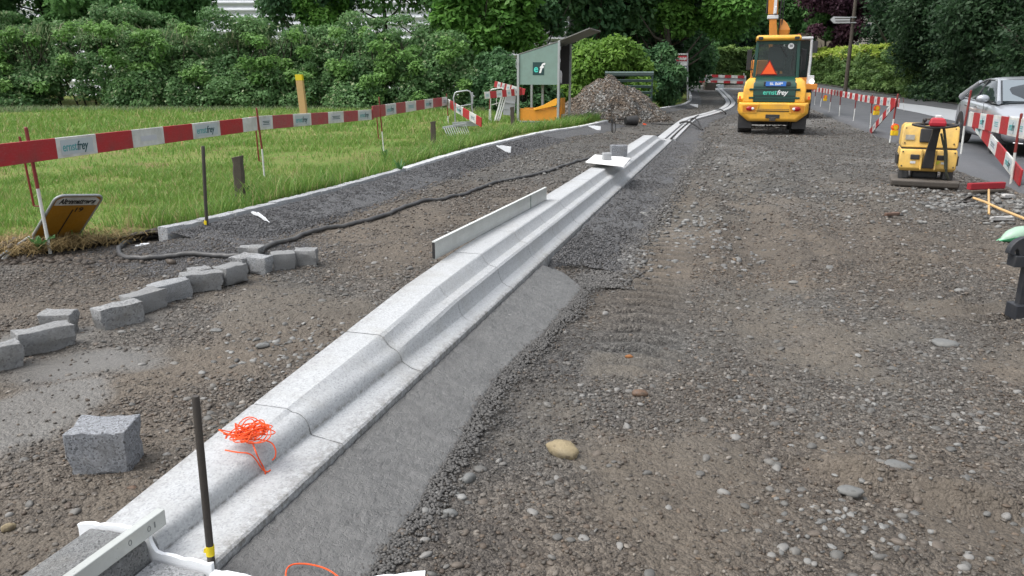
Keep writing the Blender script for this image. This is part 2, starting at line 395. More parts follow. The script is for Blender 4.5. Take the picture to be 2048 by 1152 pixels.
def ground_material():
    t = NT('gravel_ground'); at = t.n('Attribute', attribute_name='zone'); sp = t.n('SeparateColor'); t.l(at.outputs['Color'], sp.inputs[0])
    b, s, d = sp.outputs; pale = at.outputs['Alpha']
    at2 = t.n('Attribute', attribute_name='sand'); sand = at2.outputs['Fac']
    p = t.pos()
    def vor(sc):
        v = t.n('TexVoronoi'); v.inputs['Scale'].default_value = sc; t.l(p, v.inputs['Vector']); return v
    v1, v2 = vor(42), vor(105)
    g1 = t.n('RGBToBW'); t.l(v1.outputs['Color'], g1.inputs[0]); g2 = t.n('RGBToBW'); t.l(v2.outputs['Color'], g2.inputs[0])
    cell = t.mix(.5, g1.outputs[0], g2.outputs[0])
    grey = t.ramp(cell, [(.2, (.038, .037, .035)), (.5, (.085, .082, .076)), (.8, (.175, .17, .16))])
    brn = t.ramp(cell, [(.2, (.05, .038, .028)), (.5, (.10, .077, .056)), (.85, (.17, .135, .10))])
    c = t.mix(t.math('MULTIPLY', b, .62), grey, brn)
    pal = t.ramp(cell, [(.2, (.09, .088, .083)), (.55, (.2, .198, .19)), (.85, (.36, .36, .35))])
    c = t.mix(t.math('MULTIPLY', pale, .7), c, pal)
    c = t.mix(t.math('MULTIPLY', sand, .8), c, t.mix(t.noise(25, 4, .7, p), (.085, .072, .056), t.mix(b, (.15, .136, .112), (.15, .122, .094))))
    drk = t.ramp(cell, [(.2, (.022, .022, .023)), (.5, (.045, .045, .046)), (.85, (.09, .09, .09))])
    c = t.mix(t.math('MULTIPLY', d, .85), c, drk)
    sl = t.mix(t.noise(6, 5, .7, p), (.10, .096, .088), (.165, .16, .15))
    c = t.mix(t.ramp(s, [(.25, 0), (.8, .85)]), c, sl)
    big = t.noise(.7, 4, .65, p); c = t.mix(t.ramp(big, [(.35, .35), (.6, 0)]), c, (.045, .04, .034))
    t.col(c); t.rough(t.ramp(s, [(.2, .8), (.7, .42)])); t.b.inputs['Specular IOR Level'].default_value = .35
    h = t.math('ADD', t.math('MULTIPLY', v1.outputs['Distance'], -1.0), t.math('MULTIPLY', v2.outputs['Distance'], -.5))
    h = t.math('MULTIPLY', h, t.math('SUBTRACT', 1, t.math('MULTIPLY', t.math('MAXIMUM', s, t.math('MULTIPLY', sand, .6)), .85)))
    t.bump(h, .75, .03); return t.m
M_GROUND = ground_material()
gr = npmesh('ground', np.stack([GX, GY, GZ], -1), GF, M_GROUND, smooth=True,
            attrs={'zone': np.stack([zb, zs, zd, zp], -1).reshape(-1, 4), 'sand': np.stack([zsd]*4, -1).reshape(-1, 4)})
tag(gr, kind='structure')

# ---- loose gravel: real pebbles
def ico(level):
    bm = bmesh.new(); bmesh.ops.create_icosphere(bm, subdivisions=level, radius=1)
    V = np.array([v.co[:] for v in bm.verts]); F = np.array([[v.index for v in f.verts] for f in bm.faces]); bm.free(); return V, F
ICO1, ICO2, ICO3 = ico(1), ico(2), ico(3)
PAL = np.array([(.1, .098, .092), (.14, .135, .125), (.075, .07, .065), (.11, .09, .072), (.2, .195, .185), (.065, .052, .042), (.22, .216, .205), (.16, .125, .09), (.09, .085, .08)])
PW = np.array([.22, .17, .17, .14, .08, .1, .025, .02, .075])
def pebbles(name, x, y, z, r, cols, ico_=ICO1, mat=None, flat=.6, sink=.25, parent=None, rough=.16):
    V0, F0 = ico_; n = len(x); k = len(V0)
    sc = np.stack([RNG.uniform(.8, 1.35, n), RNG.uniform(.65, 1.05, n), RNG.uniform(flat*.7, flat*1.25, n)], -1)*r[:, None]
    P0 = V0[None]*(1+RNG.normal(0, rough, (n, k, 1)))*sc[:, None, :]
    a = RNG.uniform(0, 2*np.pi, n); tx = RNG.normal(0, .35, n)
    ct, st = np.cos(tx)[:, None], np.sin(tx)[:, None]
    Y1 = P0[..., 1]*ct-P0[..., 2]*st; Z1 = P0[..., 1]*st+P0[..., 2]*ct
    ca, sa = np.cos(a)[:, None], np.sin(a)[:, None]
    X2 = P0[..., 0]*ca-Y1*sa+x[:, None]; Y2 = P0[..., 0]*sa+Y1*ca+y[:, None]; Z2 = Z1+(z+sc[:, 2]*(1-2*sink))[:, None]
    F = (F0[None]+(np.arange(n)*k)[:, None, None]).reshape(-1, 3)
    return npmesh(name, np.stack([X2, Y2, Z2], -1), F, mat or tintmat('pebble', .6), parent, smooth=True, tint=np.repeat(cols, k, 0))
def gravel():
    out = []
    # (ylo, yhi, x range, count, size lo/hi)
    for ylo, yhi, xl, xh, n, r0, r1 in ((1.7, 4, -2.6, 2.6, 26000, .0035, .013), (3.2, 6.5, -4.2, 4.3, 36000, .005, .015), (6, 11, -4.5, 7, 36000, .007, .019), (10, 22, -2.5, 10, 26000, .011, .028), (20, 40, 0, 16, 9000, .016, .04)):
        x = RNG.uniform(xl, xh, n); y = RNG.uniform(ylo, yhi, n); r = r0+(r1-r0)*RNG.random(n)**2.6
        out.append((x, y, r))
    n = 2600; x = RNG.uniform(-3, 5, n); y = 1.8+RNG.random(n)**1.5*9; out.append((x, y, RNG.uniform(.012, .026, n)))
    # washed stones in clusters
    for cx, cy, sx, sy, n, a, b in ((1.85, 8.3, .3, 1.1, 240, .012, .034), (1.1, 6.6, .15, .3, 80, .012, .028), (-.98, 3.6, .05, .05, 9, .014, .02), (-.3, 2.75, .07, .16, 16, .016, .024),
                                    (1.6, 3.4, .35, .5, 90, .008, .018), (2.4, 3.6, .35, .5, 90, .008, .022), (6.2, 9.8, .8, .6, 420, .02, .045), (2.9, 12.5, 1.3, 2.4, 420, .016, .04), (1.2, 2.5, .15, .12, 60, .009, .016), (-1.35, 4.35, .2, .35, 120, .01, .022)):
        out.append((RNG.normal(cx, sx, n), RNG.normal(cy, sy, n), RNG.uniform(a, b, n)))
    nu = 5+1
    src = np.concatenate([np.full(len(o[0]), i) for i, o in enumerate(out)])
    x = np.concatenate([o[0] for o in out]); y = np.concatenate([o[1] for o in out]); r = np.concatenate([o[2] for o in out])
    b, s, d, p, sd_ = zones(x, y); ko, ks = polyd(x, y, [K(-6, 0), K(30, 0)])
    clump = fbm(x, y, 1.1, 3, 63)+.25*fbm(x, y, 5, 2, 65)
    x += RNG.normal(0, .02, len(x)); keep = RNG.random(len(x)) < np.clip(1.12-s*1.15-sd_*.82-.25*(clump < .55), .07, 1)*np.where(np.abs(x-(.78+.25*(y-4.5)))<.27, np.where((y>4)&(y<12), .10, 1), 1)
    keep |= src >= nu
    keep &= ~((ko > -.02) & (ko < .47) & (ks > 0) & (ks < 40))
    so_, sr = polyd(x, y, SETT); ro, rr = polyd(x, y, ROADN); ao, ar = polyd(x, y, RAIL); fo, fr = polyd(x, y, FIELD)
    keep &= (so_ < -.1) | ((y < 7.4)); keep &= fo < .05; keep &= ro > .12; keep &= ~((np.abs(ao) < .35) & (y > 18))
    # the troweled concrete stays clean
    keep &= ~((ko < 0) & (ko > -.40) & (ks > 3.5) & (ks < 9.0))
    x, y, r, src, b, d, p = (q[keep] for q in (x, y, r, src, b, d, p))
    ci = RNG.choice(len(PAL), len(x), p=PW/PW.sum()); c = PAL[ci].copy()
    c *= RNG.uniform(.6, 1.25, (len(x), 1)); c *= (1-.45*d)[:, None]; c *= (1+.35*p)[:, None]
    brn = np.array([1.02, .88, .74]); c = c*(1-b[:, None]*.7)+c*brn*b[:, None]*.7
    cl = src >= nu; c[cl] = np.array([.185, .185, .178])*RNG.uniform(.4, 1.4, (cl.sum(), 1))
    big = (src == 5); c[big] = PAL[RNG.choice([0, 1, 4, 0, 3], big.sum())]*1.1
    z = groundz(x, y)
    bigm = (r > .011) & (y < 8)
    g1 = pebbles('gravel', x[~bigm], y[~bigm], z[~bigm], r[~bigm], c[~bigm]); tag(g1, kind='stuff', label='loose grey and brown gravel strewn over the churned ground', cat='gravel')
    g2 = pebbles('gravel', x[bigm], y[bigm], z[bigm], r[bigm], c[bigm], ICO2, flat=.5, sink=.45, rough=.10); tag(g2, kind='stuff', label='larger rounded pebbles lying among the near gravel', cat='gravel')
gravel()
# ================================================================== ROAD, FIELD, CONCRETE BEDDING
def ribbon(a, b, n, m, zf, jitter=0):
    """grid between two polylines"""
    def at(pl, n):
        L = [0]
        for i in range(1, len(pl)): L.append(L[-1]+(Vector(pl[i])-Vector(pl[i-1])).length)
        return np.stack([np.interp(np.linspace(0, L[-1], n), L, [p[k] for p in pl]) for k in (0, 1)], -1)
    A_, B_ = at(a, n), at(b, n); t = np.linspace(0, 1, m)[None, :, None]
    XY = A_[:, None]*(1-t)+B_[:, None]*t; Z = zf(XY[..., 0], XY[..., 1]); V = np.concatenate([XY, Z[..., None]], -1)
    i = np.arange(n*m).reshape(n, m); return V, np.stack([i[:-1, :-1], i[1:, :-1], i[1:, 1:], i[:-1, 1:]], -1).reshape(-1, 4)
t = NT('asphalt'); p = t.pos(); n = t.noise(160, 3, .8, p); bg_ = t.noise(1.2, 5, .65, p)
c = t.mix(n, (.05, .052, .057), (.09, .093, .10)); c = t.mix(t.ramp(bg_, [(.4, 0), (.7, .4)]), c, (.11, .112, .118))
t.col(c); t.rough(t.ramp(bg_, [(.3, .45), (.7, .6)])); t.bump(n, .35, .004); M_ASPHALT = t.m
ROADN2 = [(q.x+.0, q.y, 0) for q in ROADN]
V, F = ribbon(ROADN2, ROADF, 160, 16, lambda x, y: gz(y)+.085)
# the cut edge of the asphalt: a skirt going down, ragged
rag = np.array([(q[0]-.05+.05*vnoise(q[0]*9, q[1]*9, 4), q[1], 0) for q in V.reshape(160, 16, 3)[:, 0]])
sk = V.reshape(160, 16, 3)[:, 0].copy(); lo = sk.copy(); lo[:, 0] -= .10; lo[:, 2] -= .12
k = len(V.reshape(-1, 3)); V = np.concatenate([V.reshape(-1, 3), lo]); e = np.arange(159)
F = np.concatenate([F, np.stack([e*16, k+e, k+e+1, (e+1)*16], -1)])
tag(npmesh('road', V, F, M_ASPHALT, smooth=False), kind='structure')
# dark verge strip at the hedge and a flat pale band along the far road side
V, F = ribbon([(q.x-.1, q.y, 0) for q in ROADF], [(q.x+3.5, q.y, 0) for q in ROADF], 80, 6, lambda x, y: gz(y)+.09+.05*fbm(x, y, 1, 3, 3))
t = NT('verge_dark'); t.col(t.mix(t.noise(6, 4, .7, t.pos()), (.018, .02, .014), (.05, .048, .036))); t.rough(.9); t.bump(t.noise(30, 4, .7, t.pos()), .8, .03)
tag(npmesh('verge', V, F, t.m), kind='structure')
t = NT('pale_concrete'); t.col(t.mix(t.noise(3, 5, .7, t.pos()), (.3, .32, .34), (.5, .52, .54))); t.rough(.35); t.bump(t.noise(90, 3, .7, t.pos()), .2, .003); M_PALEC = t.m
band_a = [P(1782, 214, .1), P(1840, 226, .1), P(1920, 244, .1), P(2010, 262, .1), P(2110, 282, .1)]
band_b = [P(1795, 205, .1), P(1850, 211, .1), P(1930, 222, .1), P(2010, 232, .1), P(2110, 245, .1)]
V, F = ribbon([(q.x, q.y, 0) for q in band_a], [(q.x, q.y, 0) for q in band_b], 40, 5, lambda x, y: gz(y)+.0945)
tag(npmesh('pale_band', V, F, M_PALEC), kind='structure')

# grass field with an uneven, slumped edge
FP = resample(smoothpl(FIELD, 1), .12)
us = np.concatenate([np.linspace(0, 1.2, 12), 1.2+np.cumsum(np.linspace(.15, 3.2, 30))])
n, m = len(FP), len(us); bx = np.array([q.x for q in FP]); by = np.array([q.y for q in FP])
near = np.clip((7.6-by)/.8, 0, 1)     # the open edge without setts
X = bx[:, None]-us[None]*(1-.25*near[:, None]); Y = by[:, None]+us[None]*.75*near[:, None]+0*us[None]
edge = near[:, None]*np.clip(1-us[None]/.9, 0, 1)
def fieldz(X, Y): return gz(Y)+.115+(fbm(X, Y, .8, 4, 5)-.5)*.10+(fbm(X, Y, 7, 3, 6)-.5)*.03
Z = fieldz(X, Y)*(1-edge)+edge*(-.02+.05*fbm(X, Y, 6, 3, 8)); Z[:, 0] = np.minimum(Z[:, 0], gz(Y[:, 0])+.1)
i = np.arange(n*m).reshape(n, m)
t = NT('turf'); p = t.pos(); a1 = t.noise(.55, 4, .65, p); a2 = t.noise(14, 4, .75, p)
c = t.mix(t.ramp(a1, [(.4, 0), (.62, 1)]), (.10, .19, .035), (.17, .21, .06))
c = t.mix(t.ramp(a2, [(.42, 0), (.7, .9)]), c, (.2, .15, .08)); c = t.mix(t.ramp(t.noise(1.1, 5, .75, p), [(.56, 0), (.66, .75)]), c, (.15, .11, .06))
at = t.n('Attribute', attribute_name='edge'); c = t.mix(at.outputs['Fac'], c, t.mix(a2, (.03, .024, .017), (.09, .07, .05)))
t.col(c); t.rough(.95); t.b.inputs['Specular IOR Level'].default_value = .1; t.bump(a2, 1, .05)
bare = np.clip(edge*1.5+np.clip(1-us[None]/.22, 0, 1)*(1-near[:, None])*np.clip(2.2*fbm(X, Y, 1.5, 3, 18)-.5, 0, 1)*1.3, 0, 1)
tag(npmesh('grass_field', np.stack([X, Y, Z], -1), np.stack([i[:-1, :-1], i[:-1, 1:], i[1:, 1:], i[1:, :-1]], -1).reshape(-1, 4)[:, ::-1], t.m, smooth=True,
           attrs={'edge': np.repeat(bare.reshape(-1, 1), 4, 1)}), kind='structure')

def blades(name, x, y, z, h, wd, lean, c0, c1, mat, seed=0):
    n = len(x); a = RNG.uniform(0, 2*np.pi, n); dx, dy = np.cos(a), np.sin(a)
    b = RNG.uniform(0, 2*np.pi, n); L = lean*h; ex, ey = np.cos(b)*L, np.sin(b)*L
    base = np.stack([x, y, z], -1); s = np.stack([dx*wd/2, dy*wd/2, 0*x], -1)
    mid = base+np.stack([ex*.35, ey*.35, h*.6], -1); tip = base+np.stack([ex, ey, h], -1)
    V = np.stack([base-s, base+s, mid-s*.7, mid+s*.7, tip], 1).reshape(-1, 3)
    k = np.arange(n)[:, None]*5
    q = k+np.array([[0, 1, 3, 2]]); tr = k+np.array([[2, 3, 4]])
    u = RNG.random(n); v = RNG.random(n); tint = np.repeat(np.stack([u, v, u], -1), 5, 0)
    return npmesh(name, V, [q, tr], mat, tint=tint)
M_GRASS = leafmat('grass_blade', (.10, .23, .035), (.22, .33, .075), (.36, .33, .15), .5, .35)
def grass():
    X_, Y_, Z_, H_, W_ = [], [], [], [], []
    for n, u1, hy, hh, wd, ylo, yhi in ((52000, 5, 0, .075, .010, 5, 13), (60000, 14, 0, .09, .016, 10, 24), (42000, 24, 0, .15, .03, 20, 37), (9000, .9, 1, .2, .012, 7.5, 26)):
        x0, x1 = (-20 if yhi > 20 else -13), 3
        y = RNG.uniform(ylo, yhi, n*3); fx = np.interp(y, by[by > 7.5], bx[by > 7.5])
        open_ = y < 7.6
        x = fx-RNG.random(n*3)*u1*(RNG.random(n*3) if hy else 1)-.05-.22*np.clip((y-15)/4, 0, 1)
        xo = RNG.uniform(-8, -3.4, n*3); x = np.where(open_, xo, x)
        fo, fr = polyd(x, y, FIELD); patch = fbm(x, y, 1.6, 4, 15); thin = fbm(x, y, .5, 3, 17)
        k = (fo > .05+.5*open_*RNG.random(n*3)) & (RNG.random(n*3) < np.clip(patch*2.4-.55+(.3 if hy else 0), .12, 1)*np.clip(thin*4.5-1.25+(1 if hy else 0), .2, 1)); k &= np.arange(n*3) < n*3
        x, y, patch, thin = x[k][:n], y[k][:n], patch[k][:n], thin[k][:n]
        X_.append(x); Y_.append(y); Z_.append(fieldz(x, y)-.01); H_.append(hh*RNG.uniform(.5, 1.4, len(x))*(.6+.8*patch)); W_.append(np.full(len(x), wd)*RNG.uniform(.6, 1.3, len(x)))
    x, y, z, h, wd = map(np.concatenate, (X_, Y_, Z_, H_, W_))
    tag(blades('grass', x, y, z, h, wd, .6, 0, 0, M_GRASS), label='rough green meadow grass with yellowed patches', cat='grass', kind='stuff')
    # dead straw where the turf was torn at the open edge
    n = 3500; x = RNG.normal(-4.35, .35, n); y = RNG.normal(7.05, .3, n); f, _ = polyd(x, y, FIELD); k = np.abs(f-.2) < .4; x, y = x[k], y[k]
    tag(blades('straw', x, y, np.full(len(x), .03)+RNG.random(len(x))*.08, RNG.uniform(.03, .1, len(x)), np.full(len(x), .008), 2.2, 0, 0, leafmat('straw', (.2, .14, .06), (.33, .25, .12), None, .8, .1)),
        label='dry straw and torn turf at the edge of the dug ground', cat='straw', kind='stuff')
grass()

# concrete haunch beside the main kerb: smooth trowelled nose near, rough far
def haunch(name, spine, z0, width, mat, n, m=26, rough=.012, side=-1, zbase=-.03, bulge=.35, seed=0, clump=.02, wj=.12):
    sp = resample(spine, (sum((Vector(spine[i+1])-Vector(spine[i])).length for i in range(len(spine)-1)))/n); n = len(sp)
    sx = np.array([p.x for p in sp]); sy = np.array([p.y for p in sp]); tx = np.gradient(sx); ty = np.gradient(sy); L = np.hypot(tx, ty); tx /= L; ty /= L
    nxn, nyn = side*ty*-1, side*tx     # left normal is (-ty, tx)
    t = np.linspace(0, 1, m)[None]
    wd = (np.array([width(i/(n-1)) for i in range(n)]) if callable(width) else np.full(n, width))
    wd = wd*(1+wj*2*(fbm(sx*2, sy*2, 1, 4, seed)-.5)); wd = wd[:, None]
    X = sx[:, None]+nxn[:, None]*t*wd; Y = sy[:, None]+nyn[:, None]*t*wd
    prof = (1-t)**(1+bulge); z00 = np.array([z0(i/(n-1)) for i in range(n)])[:, None] if callable(z0) else z0
    Z = gz(Y)+.012+(z00-.012)*((1-t)*.6+prof*.4)-(.012-zbase)*np.clip((t-.86)/.14, 0, 1)**1.5+rough*(fbm(X, Y, 14, 4, seed+2)-.5)*2*np.clip(t*5, .15, 1)+clump*(fbm(X, Y, 45, 2, seed+3)-.5)
    r_ = np.arange(n)[:, None]; Z = Z-.13*np.clip(1-r_/7+.6*(fbm(X, Y, 6, 2, 99)-.5), 0, 1)-.13*np.clip(1-(n-1-r_)/7, 0, 1)
    i = np.arange(n*m).reshape(n, m); F = np.stack([i[:-1, :-1], i[:-1, 1:], i[1:, 1:], i[1:, :-1]], -1).reshape(-1, 4)
    if side > 0: F = F[:, ::-1]
    return tag(npmesh(name, np.stack([X, Y, Z], -1), F[:, ::-1], mat, smooth=True), kind='structure')
t = NT('trowelled_concrete'); p = t.pos(); n1 = t.noise(5, 5, .7, p)
mp = t.n('Mapping'); mp.inputs['Rotation'].default_value = (0, 0, TH); mp.inputs['Scale'].default_value = (60, 17, 40); t.l(p, mp.inputs[0])
st_ = t.noise(1, 4, .7, mp.outputs[0])
t.col(t.mix(t.ramp(st_, [(.3, 0), (.7, 1)]), t.mix(t.ramp(n1, [(.35, 0), (.65, 1)]), (.055, .055, .054), (.105, .105, .102)), (.135, .134, .131))); t.rough(t.ramp(n1, [(.3, .28), (.7, .45)]))
pit = t.ramp(t.noise(70, 2, .5, p), [(.38, 0), (.46, 1)]); t.bump(t.math('ADD', t.math('ADD', st_, t.noise(120, 4, .8, p)), pit), .55, .009); M_TROWEL = t.m
t = NT('lean_concrete'); p = t.pos(); v = t.n('TexVoronoi'); v.inputs['Scale'].default_value = 85; t.l(p, v.inputs['Vector']); bw = t.n('RGBToBW'); t.l(v.outputs['Color'], bw.inputs[0])
t.col(t.mix(t.ramp(t.noise(2.5, 4, .7, p), [(.35, 0), (.65, .6)]), t.ramp(bw.outputs[0], [(.25, (.04, .041, .044)), (.6, (.08, .082, .087)), (.85, (.14, .142, .15))]), (.09, .09, .09)))
t.rough(.62); t.bump(t.math('MULTIPLY', v.outputs['Distance'], -1), .7, .03); M_LEAN = t.m
haunch('concrete_haunch', [K(-2.6, -.005), K(3.55, -.005)], .066, lambda u: (.50-.11*math.exp(-((u-.6)/.13)**2))*(1 if u < .9 else 1-.8*((u-.9)/.1)**1.4), M_TROWEL, 420, 30, .006, bulge=.1, seed=5, clump=.012, zbase=-.09, wj=.1)
haunch('concrete_haunch', [K(3.05, -.005), K(16.5, -.01)]+[(q.x+.22, q.y-.05, 0) for q in RAIL if q.y > 20], lambda u: .02+.052*min(1, u*25), lambda u: (.62-.1*u)*min(1, .5+u*14), M_LEAN, 560, 22, .018, seed=9, zbase=-.14, clump=.035, wj=.35)
def split_gap(pl, a, b):
    r = resample(pl, .1); return [q for q in r if q.y <= a], [q for q in r if q.y >= b]
S1, S2 = split_gap(SETT, *(25.6, 27.6))
haunch('concrete_haunch', [(q.x+.02, q.y, 0) for q in S1], .115, lambda u: .62+.12*math.sin(u*9)-.35*max(0, 1-u/.03), M_LEAN, 520, 24, .014, seed=19, zbase=-.05, clump=.022)
haunch('concrete_haunch', [(q.x+.02, q.y, 0) for q in S2], .11, .6, M_LEAN, 240, 14, .014, seed=29, zbase=-.05)
# dark grit scattered over the left bedding and its near heap
def grit():
    n = 17000; sp = resample([(q.x, q.y, 0) for q in S1 if q.y < 20], .02); j = (RNG.random(n)**1.6*(len(sp)-1)).astype(int)
    bxs = np.array([q.x for q in sp])[j]; bys = np.array([q.y for q in sp])[j]; u = RNG.random(n)*.8
    x = bxs+u*.96+.03; y = bys-u*.28; z = gz(y)+np.maximum(.115-u*.155, groundz(x, y))-.004
    n2 = 6500; x2 = RNG.normal(-2.8, .5, n2); y2 = RNG.normal(7.0, .42, n2); o, _ = polyd(x2, y2, FIELD); k = (o < 0); x2, y2 = x2[k], y2[k]
    z2 = groundz(x2, y2)-.004
    x = np.concatenate([x, x2]); y = np.concatenate([y, y2]); z = np.concatenate([z, z2])
    c = np.array([.055, .056, .06])*RNG.uniform(.5, 2.1, (len(x), 1))
    tag(pebbles('grit', x, y, z, RNG.uniform(.006, .013, len(x))*(1+np.maximum(0, y-8)*.05), c, ICO1, flat=.7, sink=.3), label='dark crushed grit bedding sloping down from the sett kerb', cat='grit', kind='stuff')
    n = 12000; s = 3.6+12.6*RNG.random(n)**1.2; u = RNG.random(n); o = -.03-u*.62; x = K0.x+KD.x*s+KN.x*o; y = K0.y+KD.y*s+KN.y*o
    tag(pebbles('grit', x, y, np.maximum(gz(y)+.072-(.06)*u-.006, groundz(x, y)), RNG.uniform(.005, .012, n)*(1+.04*s), np.array([.06, .06, .062])*RNG.uniform(.5, 2.0, (n, 1)), ICO1, flat=.7, sink=.35), label='dark grit stuck in the rough concrete bank beside the high kerb', cat='grit', kind='stuff')
    n = 13000; s = 3.1+14*RNG.random(n)**1.3; o = -.52-RNG.normal(.02, .13, n); x = K0.x+KD.x*s+KN.x*o; y = K0.y+KD.y*s+KN.y*o
    tag(pebbles('grit', x, y, np.maximum(groundz(x, y), .004), RNG.uniform(.005, .015, n)*(1+.04*s), np.array([.08, .077, .073])*RNG.uniform(.4, 1.9, (n, 1)), ICO1, flat=.7, sink=.3), label='loose grit and clods fallen along the foot of the rough concrete bank', cat='grit', kind='stuff')
    # cement crumbs at the lower edge of the trowelled nose
    n = 12000; s = RNG.uniform(-1.6, 3.4, n); o = -.42+.10*np.exp(-((s-1.1)/.8)**2)-RNG.normal(.02, .06, n)+.08*(fbm(s, s*0, 3, 3, 1)-.5)
    x = K0.x+KD.x*s+KN.x*o; y = K0.y+KD.y*s+KN.y*o
    tag(pebbles('grit', x, y, np.maximum(groundz(x, y), .012), RNG.uniform(.0035, .0105, n), np.array([.075, .073, .07])*RNG.uniform(.6, 1.5, (n, 1)), ICO1), label='wet cement crumbs along the foot of the trowelled concrete', cat='grit', kind='stuff')
grit()
# ================================================================== KERB STONES
def kerb_mat():
    t = NT('pale_kerb_concrete'); oi = t.n('ObjectInfo'); p = t.pos()
    v = t.n('TexVoronoi'); v.inputs['Scale'].default_value = 150; t.l(p, v.inputs['Vector']); bw = t.n('RGBToBW'); t.l(v.outputs['Color'], bw.inputs[0])
    base = t.ramp(bw.outputs[0], [(.16, (.26, .268, .275)), (.3, (.355, .365, .375)), (.6, (.41, .422, .432)), (.85, (.47, .483, .493))])
    base = t.mix(t.ramp(t.noise(55, 4, .8, p), [(.4, .35), (.65, 0)]), base, (.34, .35, .355))
    big = t.noise(2.6, 6, .75, p); base = t.mix(t.ramp(big, [(.5, 0), (.72, .5)]), base, (.26, .25, .22))
    base = t.mix(t.math('MULTIPLY', oi.outputs['Random'], .25), base, (.34, .35, .36))
    at = t.n('Attribute', attribute_name='edge'); e = t.math('MULTIPLY', at.outputs['Fac'], t.ramp(t.noise(28, 5, .8, p), [(.38, 0), (.6, 1)]))
    base = t.mix(t.math('MULTIPLY', e, .8), base, (.09, .08, .065)); t.col(base); t.rough(.72); t.bump(t.noise(240, 3, .8, p), .3, .003); return t.m
M_KERB = kerb_mat()
M_GRAN = granite('rough_granite', (.36, .37, .38), (.10, .105, .11), 170, .8, .3, .9, .2)
M_GRANW = granite('wet_granite', (.20, .205, .205), (.03, .031, .033), 190, .5, .2, .9, .1)
M_SETT = granite('sett_granite', (.46, .475, .49), (.14, .145, .155), 95, .8, .45, 1.0, .4)
M_SETTD = granite('loose_sett_granite', (.30, .305, .305), (.075, .075, .08), 95, .8, .6, 1.0, .4)
# cross profile (offset to the left of the road edge, height) at stations along the kerb
PR = {
 -.9: [(.43, -.05), (.432, .154), (.425, .162), (.34, .163), (.26, .162), (.248, .16), (.236, .157), (.226, .15), (.219, .14), (.215, .12), (.213, .102), (.209, .093), (.199, .092), (.08, .094), (.012, .097), (.002, .09), (0, -.05)],
 0.: [(.43, -.05), (.432, .222), (.425, .23), (.34, .23), (.262, .229), (.24, .216), (.22, .2155), (.2, .209), (.181, .195), (.168, .178), (.161, .155), (.158, .132), (.151, .121), (.138, .119), (.012, .1), (.002, .092), (0, -.05)],
 .86: [(.436, -.05), (.438, .27), (.431, .278), (.34, .278), (.24, .277), (.218, .265), (.196, .232), (.176, .214), (.157, .206), (.139, .195), (.124, .172), (.116, .146), (.108, .136), (.06, .109), (.012, .1), (.002, .092), (0, -.05)],
 1.72: [(.45, -.05), (.452, .312), (.445, .32), (.35, .32), (.245, .318), (.232, .308), (.208, .27), (.182, .25), (.152, .245), (.13, .239), (.116, .225), (.107, .175), (.085, .132), (.048, .108), (.012, .1), (.002, .092), (0, -.05)],
 2.6: [(.462, -.05), (.464, .328), (.457, .335), (.36, .335), (.25, .334), (.24, .328), (.214, .283), (.186, .256), (.155, .248), (.132, .243), (.117, .23), (.107, .175), (.085, .132), (.048, .108), (.012, .1), (.002, .092), (0, -.05)],
 14.2: None,
 16.4: [(.40, -.05), (.402, .1), (.395, .108), (.34, .108), (.25, .108), (.226, .107), (.206, .107), (.182, .107), (.165, .107), (.145, .106), (.12, .105), (.1, .105), (.082, .104), (.048, .103), (.012, .102), (.002, .094), (0, -.05)]}
PR[14.2] = PR[2.6]; KEYS = sorted(PR)
def prof_at(s):
    s = min(max(s, KEYS[0]), KEYS[-1])
    for a, b in zip(KEYS, KEYS[1:]):
        if s <= b:
            t = (s-a)/(b-a); t = t*t*(3-2*t) if a == 14.2 else t
            return [(p[0]*(1-t)+q[0]*t, p[1]*(1-t)+q[1]*t) for p, q in zip(PR[a], PR[b])]
s = -.86; i = 0
names = ['first', 'second', 'third', 'fourth', 'fifth', 'sixth', 'seventh', 'eighth', 'ninth', 'tenth', 'eleventh', 'twelfth', 'thirteenth', 'fourteenth', 'fifteenth', 'sixteenth', 'seventeenth', 'eighteenth', 'nineteenth', 'twentieth', 'twenty-first', 'twenty-second', 'twenty-third']
while s < 16.3:
    e = min(s+.862, 16.4); rings = []; nst = 7; dz = random.uniform(-.0015, .0015)
    for j in range(nst):
        q = s+.0032+(e-s-.0064)*[0, .02, .12, .4, .7, .98, 1][j]; pr = prof_at(q); sh = .004 if j in (0, nst-1) else 0
        rings.append([K(q, o+(.5-o)*0*sh, z+dz-(sh*.6 if z > 0 else 0)) for o, z in pr])
    mb = MB().loft(rings); o = K(s, .22, 0)
    k = mb.build('kerb_stone', M_KERB, smooth=26, origin=o); np_ = len(PR[0.]); ed = [(1.0 if v % np_ == np_-2 else .75 if v % np_ == np_-3 else .5 if v % np_ in (1, 2) else .9 if v % np_ == 11 and i < 2 else .15 if v//np_ in (0, 6) and 2 < v % np_ < 15 else 0) for v in range(len(k.data.vertices))]; k.data.attributes.new('edge', 'FLOAT', 'POINT').data.foreach_set('value', ed)
    lab = {0: 'pale bus stop kerb stone nearest the camera, butting against white foam', 1: 'pale kerb stone just beyond the one under the orange string', 16: 'pale kerb stone at the end of the high kerb', 19: 'sloping end stone where the high kerb drops to two flat strips'}.get(i)
    tag(k, lab or f'pale smooth kerb stone, {names[i]} from the near end of the high stepped kerb', 'kerb stone', 'stepped bus stop kerb stones'); s = e; i += 1
